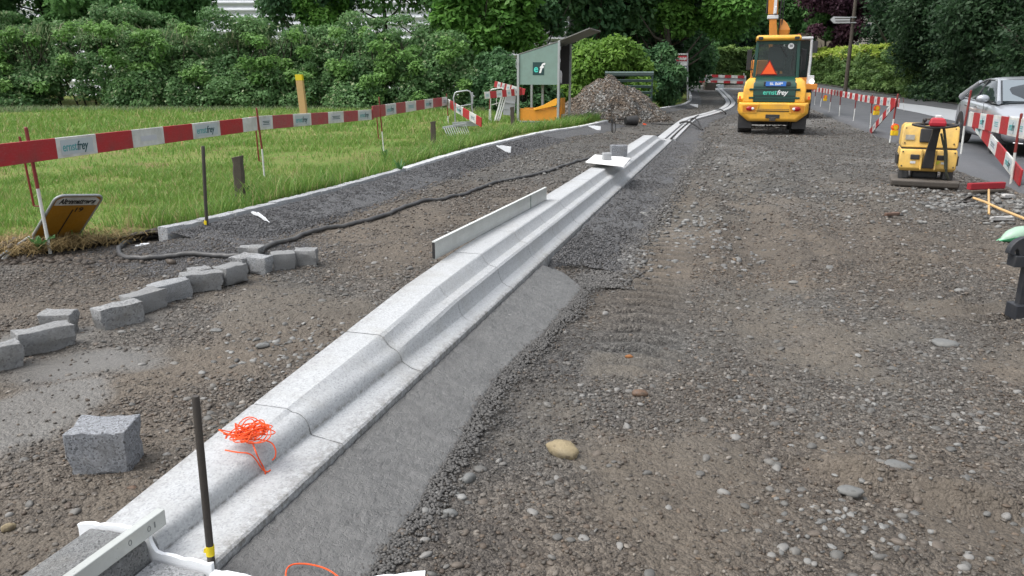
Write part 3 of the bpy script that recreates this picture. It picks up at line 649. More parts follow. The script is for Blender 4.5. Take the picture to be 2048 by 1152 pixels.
# flat double row of kerb strips beyond, bending away
rl = resample(RAIL, .05); rl = [q for q in rl]
rx = np.array([q.x for q in rl]); ry = np.array([q.y for q in rl]); tx = np.gradient(rx); ty = np.gradient(ry); LL = np.hypot(tx, ty); tx /= LL; ty /= LL
for side, (o0, o1) in (('left', (.015, .23)), ('right', (-.25, -.04))):
    j = 0; c_ = 0
    while j < len(rl)-20:
        step = 20 if j < 560 else 40; e = min(j+step, len(rl)-1); mb = MB(); rings = []
        for q in np.linspace(j, e, 5):
            a = int(round(q)); f = .01 if a == j else -.01 if a == e else 0
            X0, Y0 = rx[a]+tx[a]*f*.4, ry[a]+ty[a]*f*.4; g = float(gz(Y0))
            w1 = 1+.0*a
            rings.append([(X0-ty[a]*oo, Y0+tx[a]*oo, g+zz) for oo, zz in ((o1, -.05), (o1, .105), (o1-.006, .112), (o0+.006, .112), (o0, .105), (o0, -.05))])
        k = mb.loft(rings).build('kerb_strip', M_KERB, origin=(rx[j], ry[j], float(gz(ry[j]))), smooth=30)
        c_ += 1
        tag(k, f'flat pale kerb stone in the {side} of the two parallel rows bending away to the barrier', 'kerb stone', f'flat kerb stones of the {side} parallel row'); j = e

def rough_block(name, L, W, H, mat, loc, rz, amp=.012, rot=(0, 0, 0), parent=None, seed=0, tap=.0, cuts=3):
    """split-face stone: subdivided box with pitched faces and chipped arrises"""
    rr = np.random.default_rng(seed); bm = bmesh.new(); bmesh.ops.create_cube(bm, size=1)
    bmesh.ops.subdivide_edges(bm, edges=bm.edges, cuts=cuts, use_grid_fill=True)
    for v in bm.verts:
        c = v.co; e = sum(abs(abs(q)-.5) < 1e-4 for q in c)
        c.x *= L*(1-tap*(c.z < 0)); c.y *= W*(1-tap*(c.z < 0)); c.z *= H
        m = 1.0 if e == 1 else .9
        nrm = Vector((c.x/L, c.y/W, c.z/H)).normalized()
        n_ = vnoise(np.array([c.x*17+seed*3.1+c.z*5]), np.array([c.y*17+c.z*23+seed]), seed)[0]-.5
        c += nrm*(n_*2*amp*m*(.45 if c.z > H*.4 and e == 1 else 1)-(amp*.55*(e >= 2)))+Vector(rr.normal(0, amp*.28, 3))
    me = bpy.data.meshes.new(name); bm.to_mesh(me); bm.free(); me.materials.append(mat)
    me.polygons.foreach_set('use_smooth', [True]*len(me.polygons)); me.set_sharp_from_angle(angle=math.radians(28))
    o = bpy.data.objects.new(name, me); COL.objects.link(o)
    o.location = (loc[0], loc[1], loc[2]+H/2); o.rotation_euler = (rot[0], rot[1], rz)
    b = o.modifiers.new('bevel', 'BEVEL'); b.width = .004; b.segments = 2; b.limit_method = 'ANGLE'; b.angle_limit = math.radians(40)
    return o
# setts of the left kerb, one object each
sp = resample(SETT, .02); protos = [rough_block('sett', .245, .125, .2, M_SETT, (0, 0, -5), 0, .009, seed=q, cuts=2) for q in range(6)]
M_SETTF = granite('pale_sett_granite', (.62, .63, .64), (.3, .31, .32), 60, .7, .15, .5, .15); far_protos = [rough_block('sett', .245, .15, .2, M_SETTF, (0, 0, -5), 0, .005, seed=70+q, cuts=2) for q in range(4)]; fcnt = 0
acc = 0; i = 0; j = 6; cnt = 0
while j < len(sp)-14:
    a = sp[j-6 if j >= 6 else 0]; b = sp[min(j+6, len(sp)-1)]; q = sp[j]
    if not (25.7 < q.y < 27.5):
        Ls = .236 if q.y < 30 else .245*3.2
        ang = math.atan2(b.y-a.y, b.x-a.x)
        if q.y < 12.5:
            o = protos[cnt % 6] if cnt < 6 else protos[random.randrange(6)].copy()
            if cnt >= 6: COL.objects.link(o)
        else:
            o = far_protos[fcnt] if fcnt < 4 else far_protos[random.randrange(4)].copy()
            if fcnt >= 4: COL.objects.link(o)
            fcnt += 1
        top = .158+random.uniform(-.005, .005)
        o.location = (q.x-math.cos(ang+math.pi/2)*-.065, q.y+.0, float(gz(q.y))+top-.1)
        o.rotation_euler = (random.uniform(-.02, .02), random.uniform(-.015, .015), ang+random.uniform(-.025, .025)); o.scale = (Ls/.245*random.uniform(.95, 1.01), 1, 1)
        tag(o, 'grey granite sett in the long kerb row between meadow and dark bedding' if q.y < 30 else 'pale granite kerb sett in the far row curving round to the site sign', 'sett', 'setts of the near kerb row' if q.y < 30 else 'setts of the far kerb row')
        if cnt == 0: o['label'] = 'first granite sett of the kerb row, at its near end beside the hose'
        cnt += 1
    j += max(1, int(round((.25 if q.y < 30 else .8)/.02)))
# loose setts standing in a crooked row (centres read from the ground survey)
LOOSE = [ # px,py of base centre, length, rot, label
 ((-18, 745), .3, .8, 'leftmost loose sett, cut by the picture edge'), ((88, 702), .31, .8, 'second loose sett from the left, on the grey slurry'), ((118, 668), .2, .1, 'chipped sett standing just behind the left pair'),
 ((236, 652), .30, .95, 'loose sett starting the longer row after the gap'), ((288, 625), .27, 1.0, 'loose sett second in the longer row'),
 ((338, 602), .29, 1.0, 'loose sett third in the longer row, dark front'), ((402, 582), .30, .55, 'large loose sett fourth in the longer row'),
 ((398, 562), .16, .7, 'small sett tucked behind the fourth one'), ((462, 566), .24, 1.1, 'loose sett with rough end near the hose'), ((487, 545), .2, 1.2, 'loose sett behind the split block, near the hose'),
 ((521, 546), .17, -.25, 'split loose sett turned across the row'), ((566, 538), .2, .45, 'loose sett between the split one and the last one'), ((612, 531), .2, .1, 'last loose sett at the right end of the row'), ((502, 516), .2, -.1, 'flat sett lying across the hose end')]
for q, ((px, py), L, rz, lab) in enumerate(LOOSE):
    w_ = P(px, py); H_ = .15 if q not in (7, 13) else .11
    o = rough_block('sett', L, .14, H_, M_SETTD if q not in (5, 10) else M_GRAN, (w_.x, w_.y+.03, -.006), rz, .012, rot=(random.uniform(-.04, .04), random.uniform(-.04, .04), 0), seed=40+q, tap=.08)
    tag(o, lab, 'sett', 'loose setts in a crooked row')
o = rough_block('granite_block', .245, .18, .205, granite('dark_block', (.30, .315, .34), (.016, .017, .019), 150, .7, .3, .9, .1), (-1.71, 2.96, -.01), .08, .009, rot=(.02, .01, 0), seed=91, tap=.03, cuts=5)
tag(o, 'big rough granite block alone on the gravel, dark front and light top', 'stone block')
o = rough_block('granite_block', .26, .17, .17, MATS['dark_block'], (0, 0, 0), 0, .008, seed=95, cuts=4); q = P(1237, 311, .335); o.location = (q.x, q.y, .335+.083); o.rotation_euler = (0, 0, .1)
tag(o, 'dark granite block on the kerb back behind the white board', 'stone block')
# dark granite stones that close the kerb at the near end
o = MB().loft([[K(s, a, z) for a, z in ((.44, -.05), (.44, .17), (.36, .176), (.25, .175), (.22, .16), (.214, .12), (.212, -.05))] for s in (-2.1, -1.6, -1.2, -.895)]).build('granite_kerb', M_GRANW, smooth=30, origin=K(-1.5, .3), bevel=.004)
tag(o, 'dark speckled granite kerb stone under the near aluminium bar', 'kerb stone')
o = MB().loft([[K(s, a, z) for a, z in ((.205, -.05), (.205, .095), (.1, .088), (.01, .085), (0, .07), (0, -.05))] for s in (-2.1, -1.5, -.895)]).build('granite_gutter', M_GRAN, smooth=30, origin=K(-1.5, .1), bevel=.004)
tag(o, 'flat granite gutter stone at the bottom edge, below the iron stake', 'kerb stone')
# ================================================================== BARRIERS, STAKES, TOOLS
M_RED = worn('red_board_paint', srgb(165, 30, 38), .55, .5, (.13, .05, .045), scuff=.5); M_WHITE = worn('white_board_paint', srgb(205, 206, 202), .55, .6, (.25, .24, .21), scuff=.5)
M_FADED = worn('faded_red_paint', srgb(158, 60, 66), .6, .6, (.2, .1, .09), scuff=.7); M_POLERED = worn('red_pole_paint', srgb(120, 30, 30), .5, .5, (.12, .05, .03))
M_GALV = worn('galvanised_steel', (.42, .44, .45), .42, .3, (.2, .2, .19), .6); M_IRON = worn('dark_iron', (.07, .062, .056), .55, .5, (.1, .085, .07), .5, 20, .5)
M_YTAPE = worn('yellow_tape', srgb(225, 200, 20), .5, .15); M_BLACK = worn('black_rubber', (.018, .018, .019), .6, .4, (.07, .065, .06), 0, 12, .3)
M_WOOD = worn('weathered_wood', (.085, .07, .055), .85, .6, (.035, .03, .025), 0, 14, .8); M_PINE = worn('fresh_pine', srgb(190, 155, 105), .75, .2, (.3, .22, .12), 0, 5, .2)
M_ORANGE = worn('orange_plastic', srgb(240, 90, 30), .5, .1, (.5, .15, .05)); M_YEL = worn('yellow_plastic', srgb(230, 190, 30), .45, .2)
M_TEAL = worn('teal_print', srgb(70, 150, 150), .6, .1, (.2, .3, .3)); M_DTEAL = worn('dark_teal_print', srgb(20, 70, 72), .6, .1, (.05, .1, .1))
M_STICK = worn('grey_sticker', srgb(176, 186, 190), .5, .3, (.4, .4, .38)); M_STICK2 = worn('pale_sticker', srgb(188, 190, 196), .55, .3, (.4, .4, .38)); M_ALU = worn('aluminium_bar', (.5, .52, .5), .38, .3, (.25, .25, .23), .35, 10, .1)
def foam_mat():
    t = NT('white_foam'); v = t.n('TexVoronoi'); v.inputs['Scale'].default_value = 260; t.l(t.co(), v.inputs['Vector'])
    t.col(t.mix(t.ramp(t.noise(9, 3, .6), [(.5, 0), (.8, .3)]), (.83, .85, .87), (.6, .58, .54))); t.rough(.85); t.bump(v.outputs['Distance'], .35, .003); return t.m
M_FOAM = foam_mat()
M_STRING = worn('orange_string', srgb(240, 88, 30), .75, .3, (.35, .09, .04))
def proj(p):
    c = p[1]*math.cos(PITCH)-(p[2]-EYE)*math.sin(PITCH); u = p[1]*math.sin(PITCH)+(p[2]-EYE)*math.cos(PITCH)
    return 1024+FOC*p[0]/c, 576-FOC*u/c
def frac(a, b, px):
    lo, hi = -.2, 1.3
    inc = proj(b)[0] > proj(a)[0]
    for _ in range(40):
        m = (lo+hi)/2; v = proj(a.lerp(b, m))[0]
        if (v < px) == inc: lo = m
        else: hi = m
    return m
def board(a, b, h, stripes, label, group=None, thick=.024, red=None, dirty=None):
    """a, b: centre line ends. stripes: list of (fraction end, 'r'|'w', content) from the start"""
    a, b = Vector(a), Vector(b); d = (b-a); L = d.length; ux = d.normalized(); uy = Vector((-ux.y, ux.x, 0)).normalized(); uz = ux.cross(uy)
    M = Matrix((ux, uy, uz)).transposed().to_4x4(); M.translation = a
    me = bpy.data.meshes.new('barrier_board'); V = []; F = []; mi = []
    t0 = 0; nseg = len(stripes)
    edges = [0]+[min(1, max(0, s[0])) for s in stripes]; sag = random.uniform(-.004, .004)
    for e in edges:
        x = e*L; y = sag*math.sin(e*math.pi)*3
        V += [(x, -thick/2+y, -h/2), (x, thick/2+y, -h/2), (x, thick/2+y, h/2), (x, -thick/2+y, h/2)]
    for i in range(nseg):
        k = i*4; c = 0 if stripes[i][1] == 'r' else 1
        for f in ((0, 4, 7, 3), (1, 2, 6, 5), (3, 7, 6, 2), (0, 1, 5, 4)): F.append(tuple(k+q for q in f)); mi.append(c)
    F.append((0, 3, 2, 1)); mi.append(0); k = nseg*4; F.append((k, k+1, k+2, k+3)); mi.append(0)
    me.from_pydata(V, [], F); me.materials.append(red or M_RED); me.materials.append(M_WHITE); me.polygons.foreach_set('material_index', mi)
    o = bpy.data.objects.new('barrier_board', me); COL.objects.link(o); o.matrix_world = M
    bv = o.modifiers.new('bevel', 'BEVEL'); bv.width = .003; bv.segments = 1; bv.limit_method = 'ANGLE'
    tag(o, label, 'barrier board', group)
    for i in range(nseg):
        c = stripes[i][2] if len(stripes[i]) > 2 else None
        if not c: continue
        w_ = (edges[i+1]-edges[i])*L; xm = (edges[i+1]+edges[i])/2*L; y = -thick/2+sag*math.sin((edges[i+1]+edges[i])/2*math.pi)*3
        if c == 'ef':
            s = MB().box((xm, y-.0013, 0), (w_*.8, .002, h*.74)).build('sticker', M_STICK, o)
            sz = min(h*.62, w_*.30); sx = w_*.72/(sz*4.35)
            text('ernst', sz, M_TEAL, s, (xm-.02*w_, y-.0035, .0), (math.pi/2, 0, 0), 0, align='RIGHT', sx=sx, bold=.004*sz)
            text('frey', sz*1.04, M_DTEAL, s, (xm-.02*w_, y-.0037, .0), (math.pi/2, 0, 0), .25, align='LEFT', sx=sx, bold=.012*sz)
        elif c == 'g': MB().box((xm, y-.0013, -.05*h), (w_*.5, .002, h*.3)).build('sticker', M_STICK2, o)
        elif c == 'x':
            s = MB().box((xm, y-.0013, 0), (w_*.66, .002, h*.62)).build('sticker', M_STICK2, o)
            bars = MB()
            for r_, q in ((.1, .5), (0, .42), (-.12, .48)): bars.box((xm, y-.0032, r_*h), (w_*q, .001, h*.05))
            bars.build('print', M_DTEAL if random.random() < .5 else M_TEAL, s)
    return o
def stripes_px(a, b, items):
    return [(frac(a, b, px) if px is not None else 1, c, t) for px, c, t in items]
def pole(base, top, change, label, group='red and white barrier poles', r=.012, lean=None):
    """base, top, change: points; red above the change point, white below"""
    e = empty('barrier_pole', base, 0, label, 'barrier pole', group)
    f = lambda p: Vector(p)-Vector(base)
    if (Vector(change)-Vector(base)).length > .05: MB().rod((0, 0, -.08), f(change), r, n=10).build('white_shaft', M_WHITE, e, smooth=40)
    MB().rod(f(change), f(top), r*1.04, n=10).ball(f(top), r*1.04, 8, 5).build('red_shaft', M_POLERED, e, smooth=40)
    return e
def vpole(bpx, bpy_, tpx, tpy, cpx, cpy, label, dz=.08, r=.012, group='red and white barrier poles', Y=None):
    b = P(bpx, bpy_, dz) if Y is None else A(bpx, bpy_, Y); return pole(b, A(tpx, tpy, b.y), A(cpx, cpy, b.y), label, group, r)
# -- left run
p1 = vpole(98, 490, 52, 257, 75.5, 377, 'leaning barrier pole in front of the lying street sign, holding the left board end', .07, .015, Y=6.85)
p2 = vpole(530, 365, 513, 217, 524, 298, 'barrier pole where the dirty board joint is, behind the wooden post', .1)
p3 = vpole(768, 303, 758, 195, 764, 263, 'barrier pole at the overlap of the second and third meadow boards', .1)
p4 = vpole(897, 256, 893, 188, 896, 232, 'barrier pole at the corner where the board dips to the rack', .1, .014)
for (x0, y0, x1, y1, Y, lb) in ((39, 273, 68, 412, 7.7, 'short red iron rod left of the pole by the street sign'), (510, 240, 518, 322, 12.1, 'short red iron rod beside the dirty board joint'), (752, 215, 757, 277, 17.2, 'short rusty rod under the third meadow board')):
    m = MB().rod(A(x1, y1, Y), A(x0, y0, Y), .011, n=8); q = A(x1, y1, Y); m.tube([q, q+Vector((.05, -.01, 0)), q+Vector((.09, -.01, -.02))], .006, 6)
    tag(m.build('iron_rod', M_POLERED, smooth=40, origin=tuple(q)), lb, 'iron rod')
def Yof(e): return e.location.y
a = A(62, 303, Yof(p1)-.03); b = A(513, 247, Yof(p2)-.03); a0 = a+(a-b)*.32
board(a0, b, .185, stripes_px(a0, b, [(110, 'r', None), (190, 'w', 'ef'), (262, 'r', None), (325, 'w', 'g'), (383, 'r', None), (438, 'w', 'ef'), (484, 'r', None), (None, 'w', None)]),
      'longest red and white board at the left edge with a plain grey sticker', 'meadow barrier boards')
a = A(500, 247.5, Yof(p2)+.02); b = A(746, 229, Yof(p3)+.03)
board(a, b, .195, stripes_px(a, b, [(517, 'r', None), (544, 'w', 'x'), (585, 'r', None), (621, 'w', 'ef'), (655, 'r', None), (686, 'w', 'x'), (715, 'r', None), (742, 'w', 'ef'), (None, 'r', None)]),
      'faded red and white board in front of the yellow tipped timber', 'meadow barrier boards', red=M_FADED)
a = A(745, 224, Yof(p3)-.03); b = A(894, 202, Yof(p4)+.02)
board(a, b, .23, stripes_px(a, b, [(770, 'r', None), (791, 'w', 'ef'), (810, 'r', None), (831, 'w', 'x'), (848, 'r', None), (865, 'w', 'ef'), (883, 'r', None), (None, 'w', 'x')]),
      'red and white board ending at the corner pole by the white trestle', 'meadow barrier boards', red=M_FADED)
a = A(896, 206, Yof(p4)-.04); b = A(963, 245, 20.0)
board(a, b, .23, stripes_px(a, b, [(901, 'w', None), (913, 'r', None), (927, 'w', 'ef'), (940, 'r', None), (953, 'w', 'x'), (None, 'r', None)]), 'sloping red and white board that drops into the grass')
# iron stakes with yellow tape
def stake(base, top, r, tape0, tape1, label):
    e = empty('iron_stake', base, 0, label, 'iron stake', 'iron stakes with yellow tape'); f = lambda p: Vector(p)-Vector(base); v = f(top)
    MB().tube([(0, 0, -.12), v*.3+Vector((.001, 0, 0)), v*.7, v*.985, v], [r, r, r, r, r*.85], 12).build('bar', M_IRON, e, smooth=50)
    MB().rod(f(tape0), f(tape1), r*1.12, n=12).box(f(tape0).lerp(f(tape1), .5)+Vector((-r*1.25, 0, -.002)), (.012, .002, .016), (0, .3, 0)).build('tape', M_YTAPE, e, smooth=40)
    return e
q = P(424, 1150, .05); stake(q, A(391, 792, q.y), .0118, A(421, 1110, q.y), A(420, 1091, q.y), 'dark iron stake with yellow tape in the foreground, at the near kerb joint')
q = P(413, 452, .1); stake(q, A(406, 292, q.y), .017, A(412.7, 449, q.y), A(412.4, 441, q.y), 'dark iron stake with yellow tape standing by the first setts of the kerb row')
# timber posts
def post(px, py, tpy, wpx, label, dz=.1, group='short weathered fence posts', dark=True, tpx=None):
    q = P(px, py, dz); t = A(tpx or px-3, tpy, q.y); wd = wpx*q.y/FOC; v = t-q
    m = MB(); rings = []
    for k in range(7):
        f = k/6; c = Vector((v.x*f, v.y*f, -.1*(k == 0)+v.z*f)); ww = wd/2*(1+.06*math.sin(k*2.3))
        rings.append([c+Vector((ww*sx+.004*math.sin(k*3+sx), .8*ww*sy, (.012*sx if k == 6 else 0))) for sx, sy in ((-1, -.7), (-.7, -1), (.7, -1), (1, -.7), (1, .7), (.7, 1), (-.7, 1), (-1, .7))])
    o = m.loft(rings).build('wooden_post', M_WOOD if dark else M_PINE, origin=(0, 0, 0), smooth=30); o.location = q
    return tag(o, label, 'wooden post', group)
post(482, 402, 313, 19, 'thick weathered post in the grass behind the taped stake', tpx=475)
post(867, 292, 243, 10, 'weathered post left of the grey rack', tpx=866)
post(1026, 258, 214, 8, 'weathered post beside the left leg of the green cabinet', tpx=1024)
q = P(610, 246, .1); e = empty('timber_stake', q, 0, 'tall pale squared timber with a yellow painted tip in the meadow', 'timber stake'); t_ = A(598, 149, q.y)-q; wd = 12.5*q.y/FOC
def sq(f0, f1, grow=1): return [[t_*f+Vector((wd/2*sx*grow, wd/2*sy*grow, 0)) for sx, sy in ((-1, -1), (1, -1), (1, 1), (-1, 1))] for f in (f0, f1)]
MB().loft(sq(-.05, .88)).build('beam', M_PINE, e, bevel=.006); MB().loft(sq(.88, 1, 1.02)).build('painted_tip', M_YTAPE, e, bevel=.006)
q = P(365, 296, .1)
tag(MB().rod((0, 0, 0), (0, 0, .13), .018).build('marker_peg', M_PINE, origin=(0, 0, 0)), 'small pale peg in the meadow under the grey sticker board', 'marker peg').location = q
# white tubular trestle and grey rack
e = empty('trestle', A(927, 250, 21.5), 0, 'white tubular trestle frame behind the sloping board', 'trestle'); f = lambda x, y, Y=21.5: A(x, y, Y)-e.location
MB().tube([f(912, 262), f(909, 215), f(907, 196), f(910, 186), f(914, 184), f(934, 181), f(940, 183), f(943, 192), f(944, 215), f(948, 245)], .02, 8).build('tube_frame', M_GALV, e, smooth=50)
MB().rod(f(912, 214), f(945, 208), .014).box(f(944, 196, 21.45), (.06, .03, .3)).ball(f(947, 193), .035).build('crossbar', M_GALV, e)
MB().box(f(931, 248, 21.4), (.7, .05, .13), (0, -.05, 0)).build('foot_board', M_GALV, e, bevel=.006)
e = empty('steel_rack', P(905, 272, .1), 0, 'grey steel rack with a row of sloping tines lying in the long grass', 'steel rack')
a = A(887, 256, 19.3)-e.location; b = A(931, 247, 19.6)-e.location
MB().box((a+b)/2, ((b-a).length, .06, .05), (0, -math.atan2(b.z-a.z, b.x-a.x), 0)).build('top_rail', M_GALV, e, bevel=.004)
for k in range(11):
    c = a.lerp(b, .03+.094*k); MB().rod(c+Vector((0, -.02, 0)), c+Vector((.13, -.2, -.26)), .009, n=6).build('tine', M_GALV, e, smooth=40)
# barrier store beside the cabinet
c1 = vpole(978, 246, 980, 180, 979, 218, 'barrier pole at the left of the stacked white slats', .1, .016)
a = A(969, 191, 24.9); b = A(1044, 183, 25.2)
board(a, b, .21, stripes_px(a, b, [(980, 'w', 'x'), (993, 'r', None), (1004, 'w', 'ef'), (1013, 'r', None), (1022, 'w', 'x'), (1029, 'r', None), (1037, 'w', 'x'), (None, 'r', None)]), 'red and white board across the top of the leaning white slats')
a = A(989, 168, 27); b = A(1050, 184, 26.5)
board(a, b, .2, stripes_px(a, b, [(995, 'r', None), (1001, 'w', 'x'), (1004, 'r', None), (1009, 'w', 'x'), (1013, 'r', None), (1020, 'w', 'x'), (1023, 'r', None), (1036, 'w', 'x'), (None, 'r', None)]), 'sloping red and white board behind the leaning white slats, left of the green cabinet')
e = empty('tube_stand', A(992, 246, 25.3), 0, 'white tube stand around the slats left of the cabinet', 'tube stand'); f = lambda x, y, Y=25.3: A(x, y, Y)-e.location
MB().tube([f(982, 246), f(981, 210), f(981, 181), f(984, 179), f(1003, 176), f(1006, 178)], .02, 8).rod(f(993, 196), f(993, 212), .012).rod(f(983, 210), f(997, 206), .014).build('tube_frame', M_WHITE, e, smooth=50)
M_SLAT = worn('white_slat', srgb(196, 198, 196), .6, .5, (.25, .24, .2))
for k, lb in enumerate(('leftmost white slat leaning on the board', 'second white slat leaning on the board', 'third white slat leaning on the board')):
    q = A(989+4.2*k, 242, 25.0)
    tag(MB().rod((0, 0, 0), (.24, .18, .82), .022, n=4).rod((.03, -.02, .02), (.25, .13, .8), .013, n=4).build('slat', M_SLAT, bevel=.003), lb, 'slat', 'white slats leaning together').location = q
tag(MB().box((0, 0, .33), (.36, .03, .62), (-.12, .1, 0)).box((0, -.03, .42), (.34, .02, .05), (-.12, .1, 0)).box((0, -.03, .22), (.34, .02, .05), (-.12, .1, 0)).build('panel', M_GALV, bevel=.004), 'ribbed grey panel leaning behind the white slats', 'panel').location = A(1019, 232, 25.6)
# ---------------- right hand run along the asphalt
RP = [(1629, 213, 1632, 172, 'farthest'), (1640, 217, 1646, 177, 'second farthest'), (1658, 228, 1664, 180, 'third farthest'), (1678, 237, 1682, 183, 'fourth farthest'), (1706, 247, 1714, 187, 'fifth farthest'), (1740, 262, 1745, 191, 'sixth farthest'), (1779, 287, 1796, 189, 'nearest')]
rpts = []
for i, (bx_, by_, tx_, ty_, nm) in enumerate(RP):
    q = P(bx_, by_, .0); cy = ty_+(by_-ty_)*.5; e = vpole(bx_, by_, tx_, ty_, (bx_+tx_)/2, cy, f'{nm} pole of the barrier along the fresh asphalt' if nm != 'nearest' else 'grey and red pole at the near end of the asphalt barrier, above a warning lamp', 0, .016 if i < 6 else .02); rpts.append(q)
tops = [(1626, 178.5), (1646, 181), (1664, 184.5), (1682, 187.5), (1714, 194.5), (1745, 200), (1797, 206)]
for i in range(6):
    a = A(tops[i][0]-1, tops[i][1], rpts[i].y-.04); b = A(tops[i+1][0]+1, tops[i+1][1], rpts[i+1].y-.04-.03*(i % 2)); n = 7 if i < 5 else 8
    st = [((k+1)/n, 'r' if k % 2 == 0 else 'w', 'x' if k % 2 and i > 1 else None) for k in range(n)]
    board(a, b, .2, st, ('farthest red and white board beside the asphalt', 'second farthest board beside the asphalt', 'third farthest board beside the asphalt', 'board with worn stickers in the middle of the asphalt run', 'board before the last one beside the asphalt', 'last board of the asphalt run, above the orange lamps')[i], 'boards of the asphalt barrier')
a = A(1740, 265, rpts[5].y-.7); b = A(1790, 206, rpts[6].y-.06)
board(a, b, .19, [((k+1)/7, 'r' if k % 2 == 0 else 'w', 'x' if k % 2 else None) for k in range(7)], 'steep diagonal board leaning to the foot of the asphalt barrier')
e = vpole(1809, 226, 1806, 196, 1807, 205, 'thin grey rod just behind the near end of the asphalt barrier', 0, .01)
def lamp(px, py, Y, label):
    q = A(px, py, Y); e = empty('warning_lamp', q, 0, label, 'warning lamp', 'orange warning lamps on the asphalt barrier'); 
    MB().box((0, 0, .06), (.15, .09, .12)).box((0, -.05, .04), (.05, .012, .05)).build('battery_case', M_YEL, e, bevel=.012)
    MB().rod((0, -.035, .19), (0, .035, .19), .085, n=20).build('lens', M_ORANGE, e, smooth=40, bevel=.008)
    MB().rod((0, -.045, .19), (0, -.036, .19), .055, n=16).build('reflector', M_YEL, e, smooth=40)
    MB().tube([(0, .05, .1), (0, .07, .2), (0, .04, .3)], .008, 6).build('hook', M_IRON, e)
lamp(1650, 202, rpts[1].y-.1, 'small far warning lamp on the asphalt barrier'); lamp(1752, 230, rpts[5].y-.3, 'warning lamp hanging under the last board'); lamp(1788, 271, rpts[6].y-.05, 'nearest warning lamp low beside the end pole')
# ---------------- near right barrier in front of the car
ra = vpole(1921, 316, 1942, 182, 1929, 252, 'red topped pole in front of the silver car door', 0, .02)
rb = vpole(2021, 376, 2043, 229, 2030, 305, 'red topped pole in front of the car bumper at the right edge', 0, .019)
a = A(1938, 238, ra.location.y-.05); b0 = A(2042, 257, rb.location.y-.05); b = a.lerp(b0, 1.4)
board(a, b, .27, stripes_px(a, b, [(1947, 'w', None), (1960, 'r', None), (1972, 'w', 'ef'), (1986, 'r', None), (2001, 'w', 'x'), (2017, 'r', None), (2035, 'w', 'ef'), (2052, 'w', 'x'), (None, 'r', None)]), 'upper red and white board level across the front of the silver car')
a = A(1940, 235, ra.location.y-.10); b = A(2042, 356, rb.location.y-.35)
board(a, b, .23, stripes_px(a, b, [(1944, 'w', None), (1953, 'r', None), (1965, 'w', 'ef'), (1979, 'r', None), (1993, 'w', 'x'), (2010, 'r', None), (2025, 'w', 'ef'), (None, 'r', None)]), 'diagonal red and white board dropping to the ground at the right edge')
# ---------------- far barrier across the end of the footpath
e = empty('road_barrier', A(1445, 175, 66), 0, 'white and red plank barrier closing the far end of the footpath', 'road barrier'); f = lambda x, y, Y=66: A(x, y, Y)-e.location
m = MB()
for y0, h in ((151, .22), (162, .2)): m.box((f(1390, y0)+f(1492, y0+3))/2, ((f(1492, y0+3)-f(1390, y0)).length, .04, h), (0, .03, 0))
m.build('plank', M_WHITE, e)
MB().box((f(1398, 157)+f(1490, 160))/2+Vector((0, .06, 0)), (4.0, .03, .42), (0, .03, 0)).build('mesh_panel', M_STICK, e)
m = MB()
for x in (1405, 1430, 1456, 1482):
    MB().box(f(x, 151+(x-1390)*.03, 65.94), (.52, .05, .22)).build('red_field', M_RED, e); MB().box(f(x-2, 162+(x-1390)*.03, 65.94), (.52, .05, .2)).build('red_field', M_RED, e)
for x in (1400, 1488): MB().rod(f(x, 178), f(x, 146), .04).build('leg', M_GALV, e)
e = empty('marker_pole', A(1398, 172, 64), 0, 'thin white pole with a ribbon standing before the far barrier', 'marker pole')
MB().rod((0, 0, -.2), A(1400, 114, 64)-e.location, .045, .02).build('shaft', M_WHITE, e); MB().tube([A(1398, 132, 64)-e.location, A(1395, 140, 64)-e.location, A(1396, 158, 64)-e.location], .07, 5).build('ribbon', M_STICK2, e)
for px, py, s, mt, nm, lb in ((1390, 172, (1.3, .5, .35), M_WHITE, 'crate', 'low white crate left of the thin white pole'), (1418, 172, (.9, .6, .6), M_WOOD, 'rubble_heap', 'small brown heap at the foot of the far barrier'), (1440, 170, (.5, .4, .45), M_STICK, 'plastic_box', 'grey box before the far barrier'), (1463, 171, (1.6, .8, .16), M_PALEC, 'slab_stack', 'pale slab stack lying before the far barrier')):
    q = A(px, py, 62); o = rough_block(nm, s[0], s[1], s[2], mt, (q.x, q.y, float(gz(62))-.05), .2, .03, seed=int(px)); tag(o, lb, nm.replace('_', ' '))
# site sign
e = empty('site_sign', A(1363, 196, 40.5), .0, 'tall site sign with red and dark blue panels in the bushes at the bend', 'site sign'); f = lambda x, y, Y=40.5: A(x, y, Y)-e.location
def pan(x0, y0, x1, y1, mt, nm, dy=0): c = (f(x0, y0)+f(x1, y1))/2; MB().box(c+Vector((0, dy, 0)), (abs((x1-x0)*40.5/FOC), .04, abs((y1-y0)*40.5/FOC))).build(nm, mt, e)
M_BLUEP = worn('blue_panel', srgb(22, 34, 78), .5, .1); M_REDP = worn('red_panel', srgb(170, 40, 50), .5, .1)
pan(1347, 107, 1376, 109.5, M_WHITE, 'top_strip'); pan(1352, 112, 1376, 122, M_REDP, 'red_panel'); pan(1354, 123, 1376, 131, M_WHITE, 'white_panel'); pan(1360, 132, 1374, 139, M_BLUEP, 'blue_panel')
m = MB(); 
for k in range(7): m.box(f(1356+2.6*k, 117+(k % 2), 40.42), (.05, .02, .12))
m.build('lettering', M_WHITE, e); m = MB()
for k in (1363, 1366, 1370, 1372): m.box(f(k, 135.5, 40.42), (.05, .02, .1))
m.build('lettering', M_WHITE, e)
for x in (1351, 1375): MB().rod(f(x, 200), f(x, 106), .04).build('post', M_GALV, e)

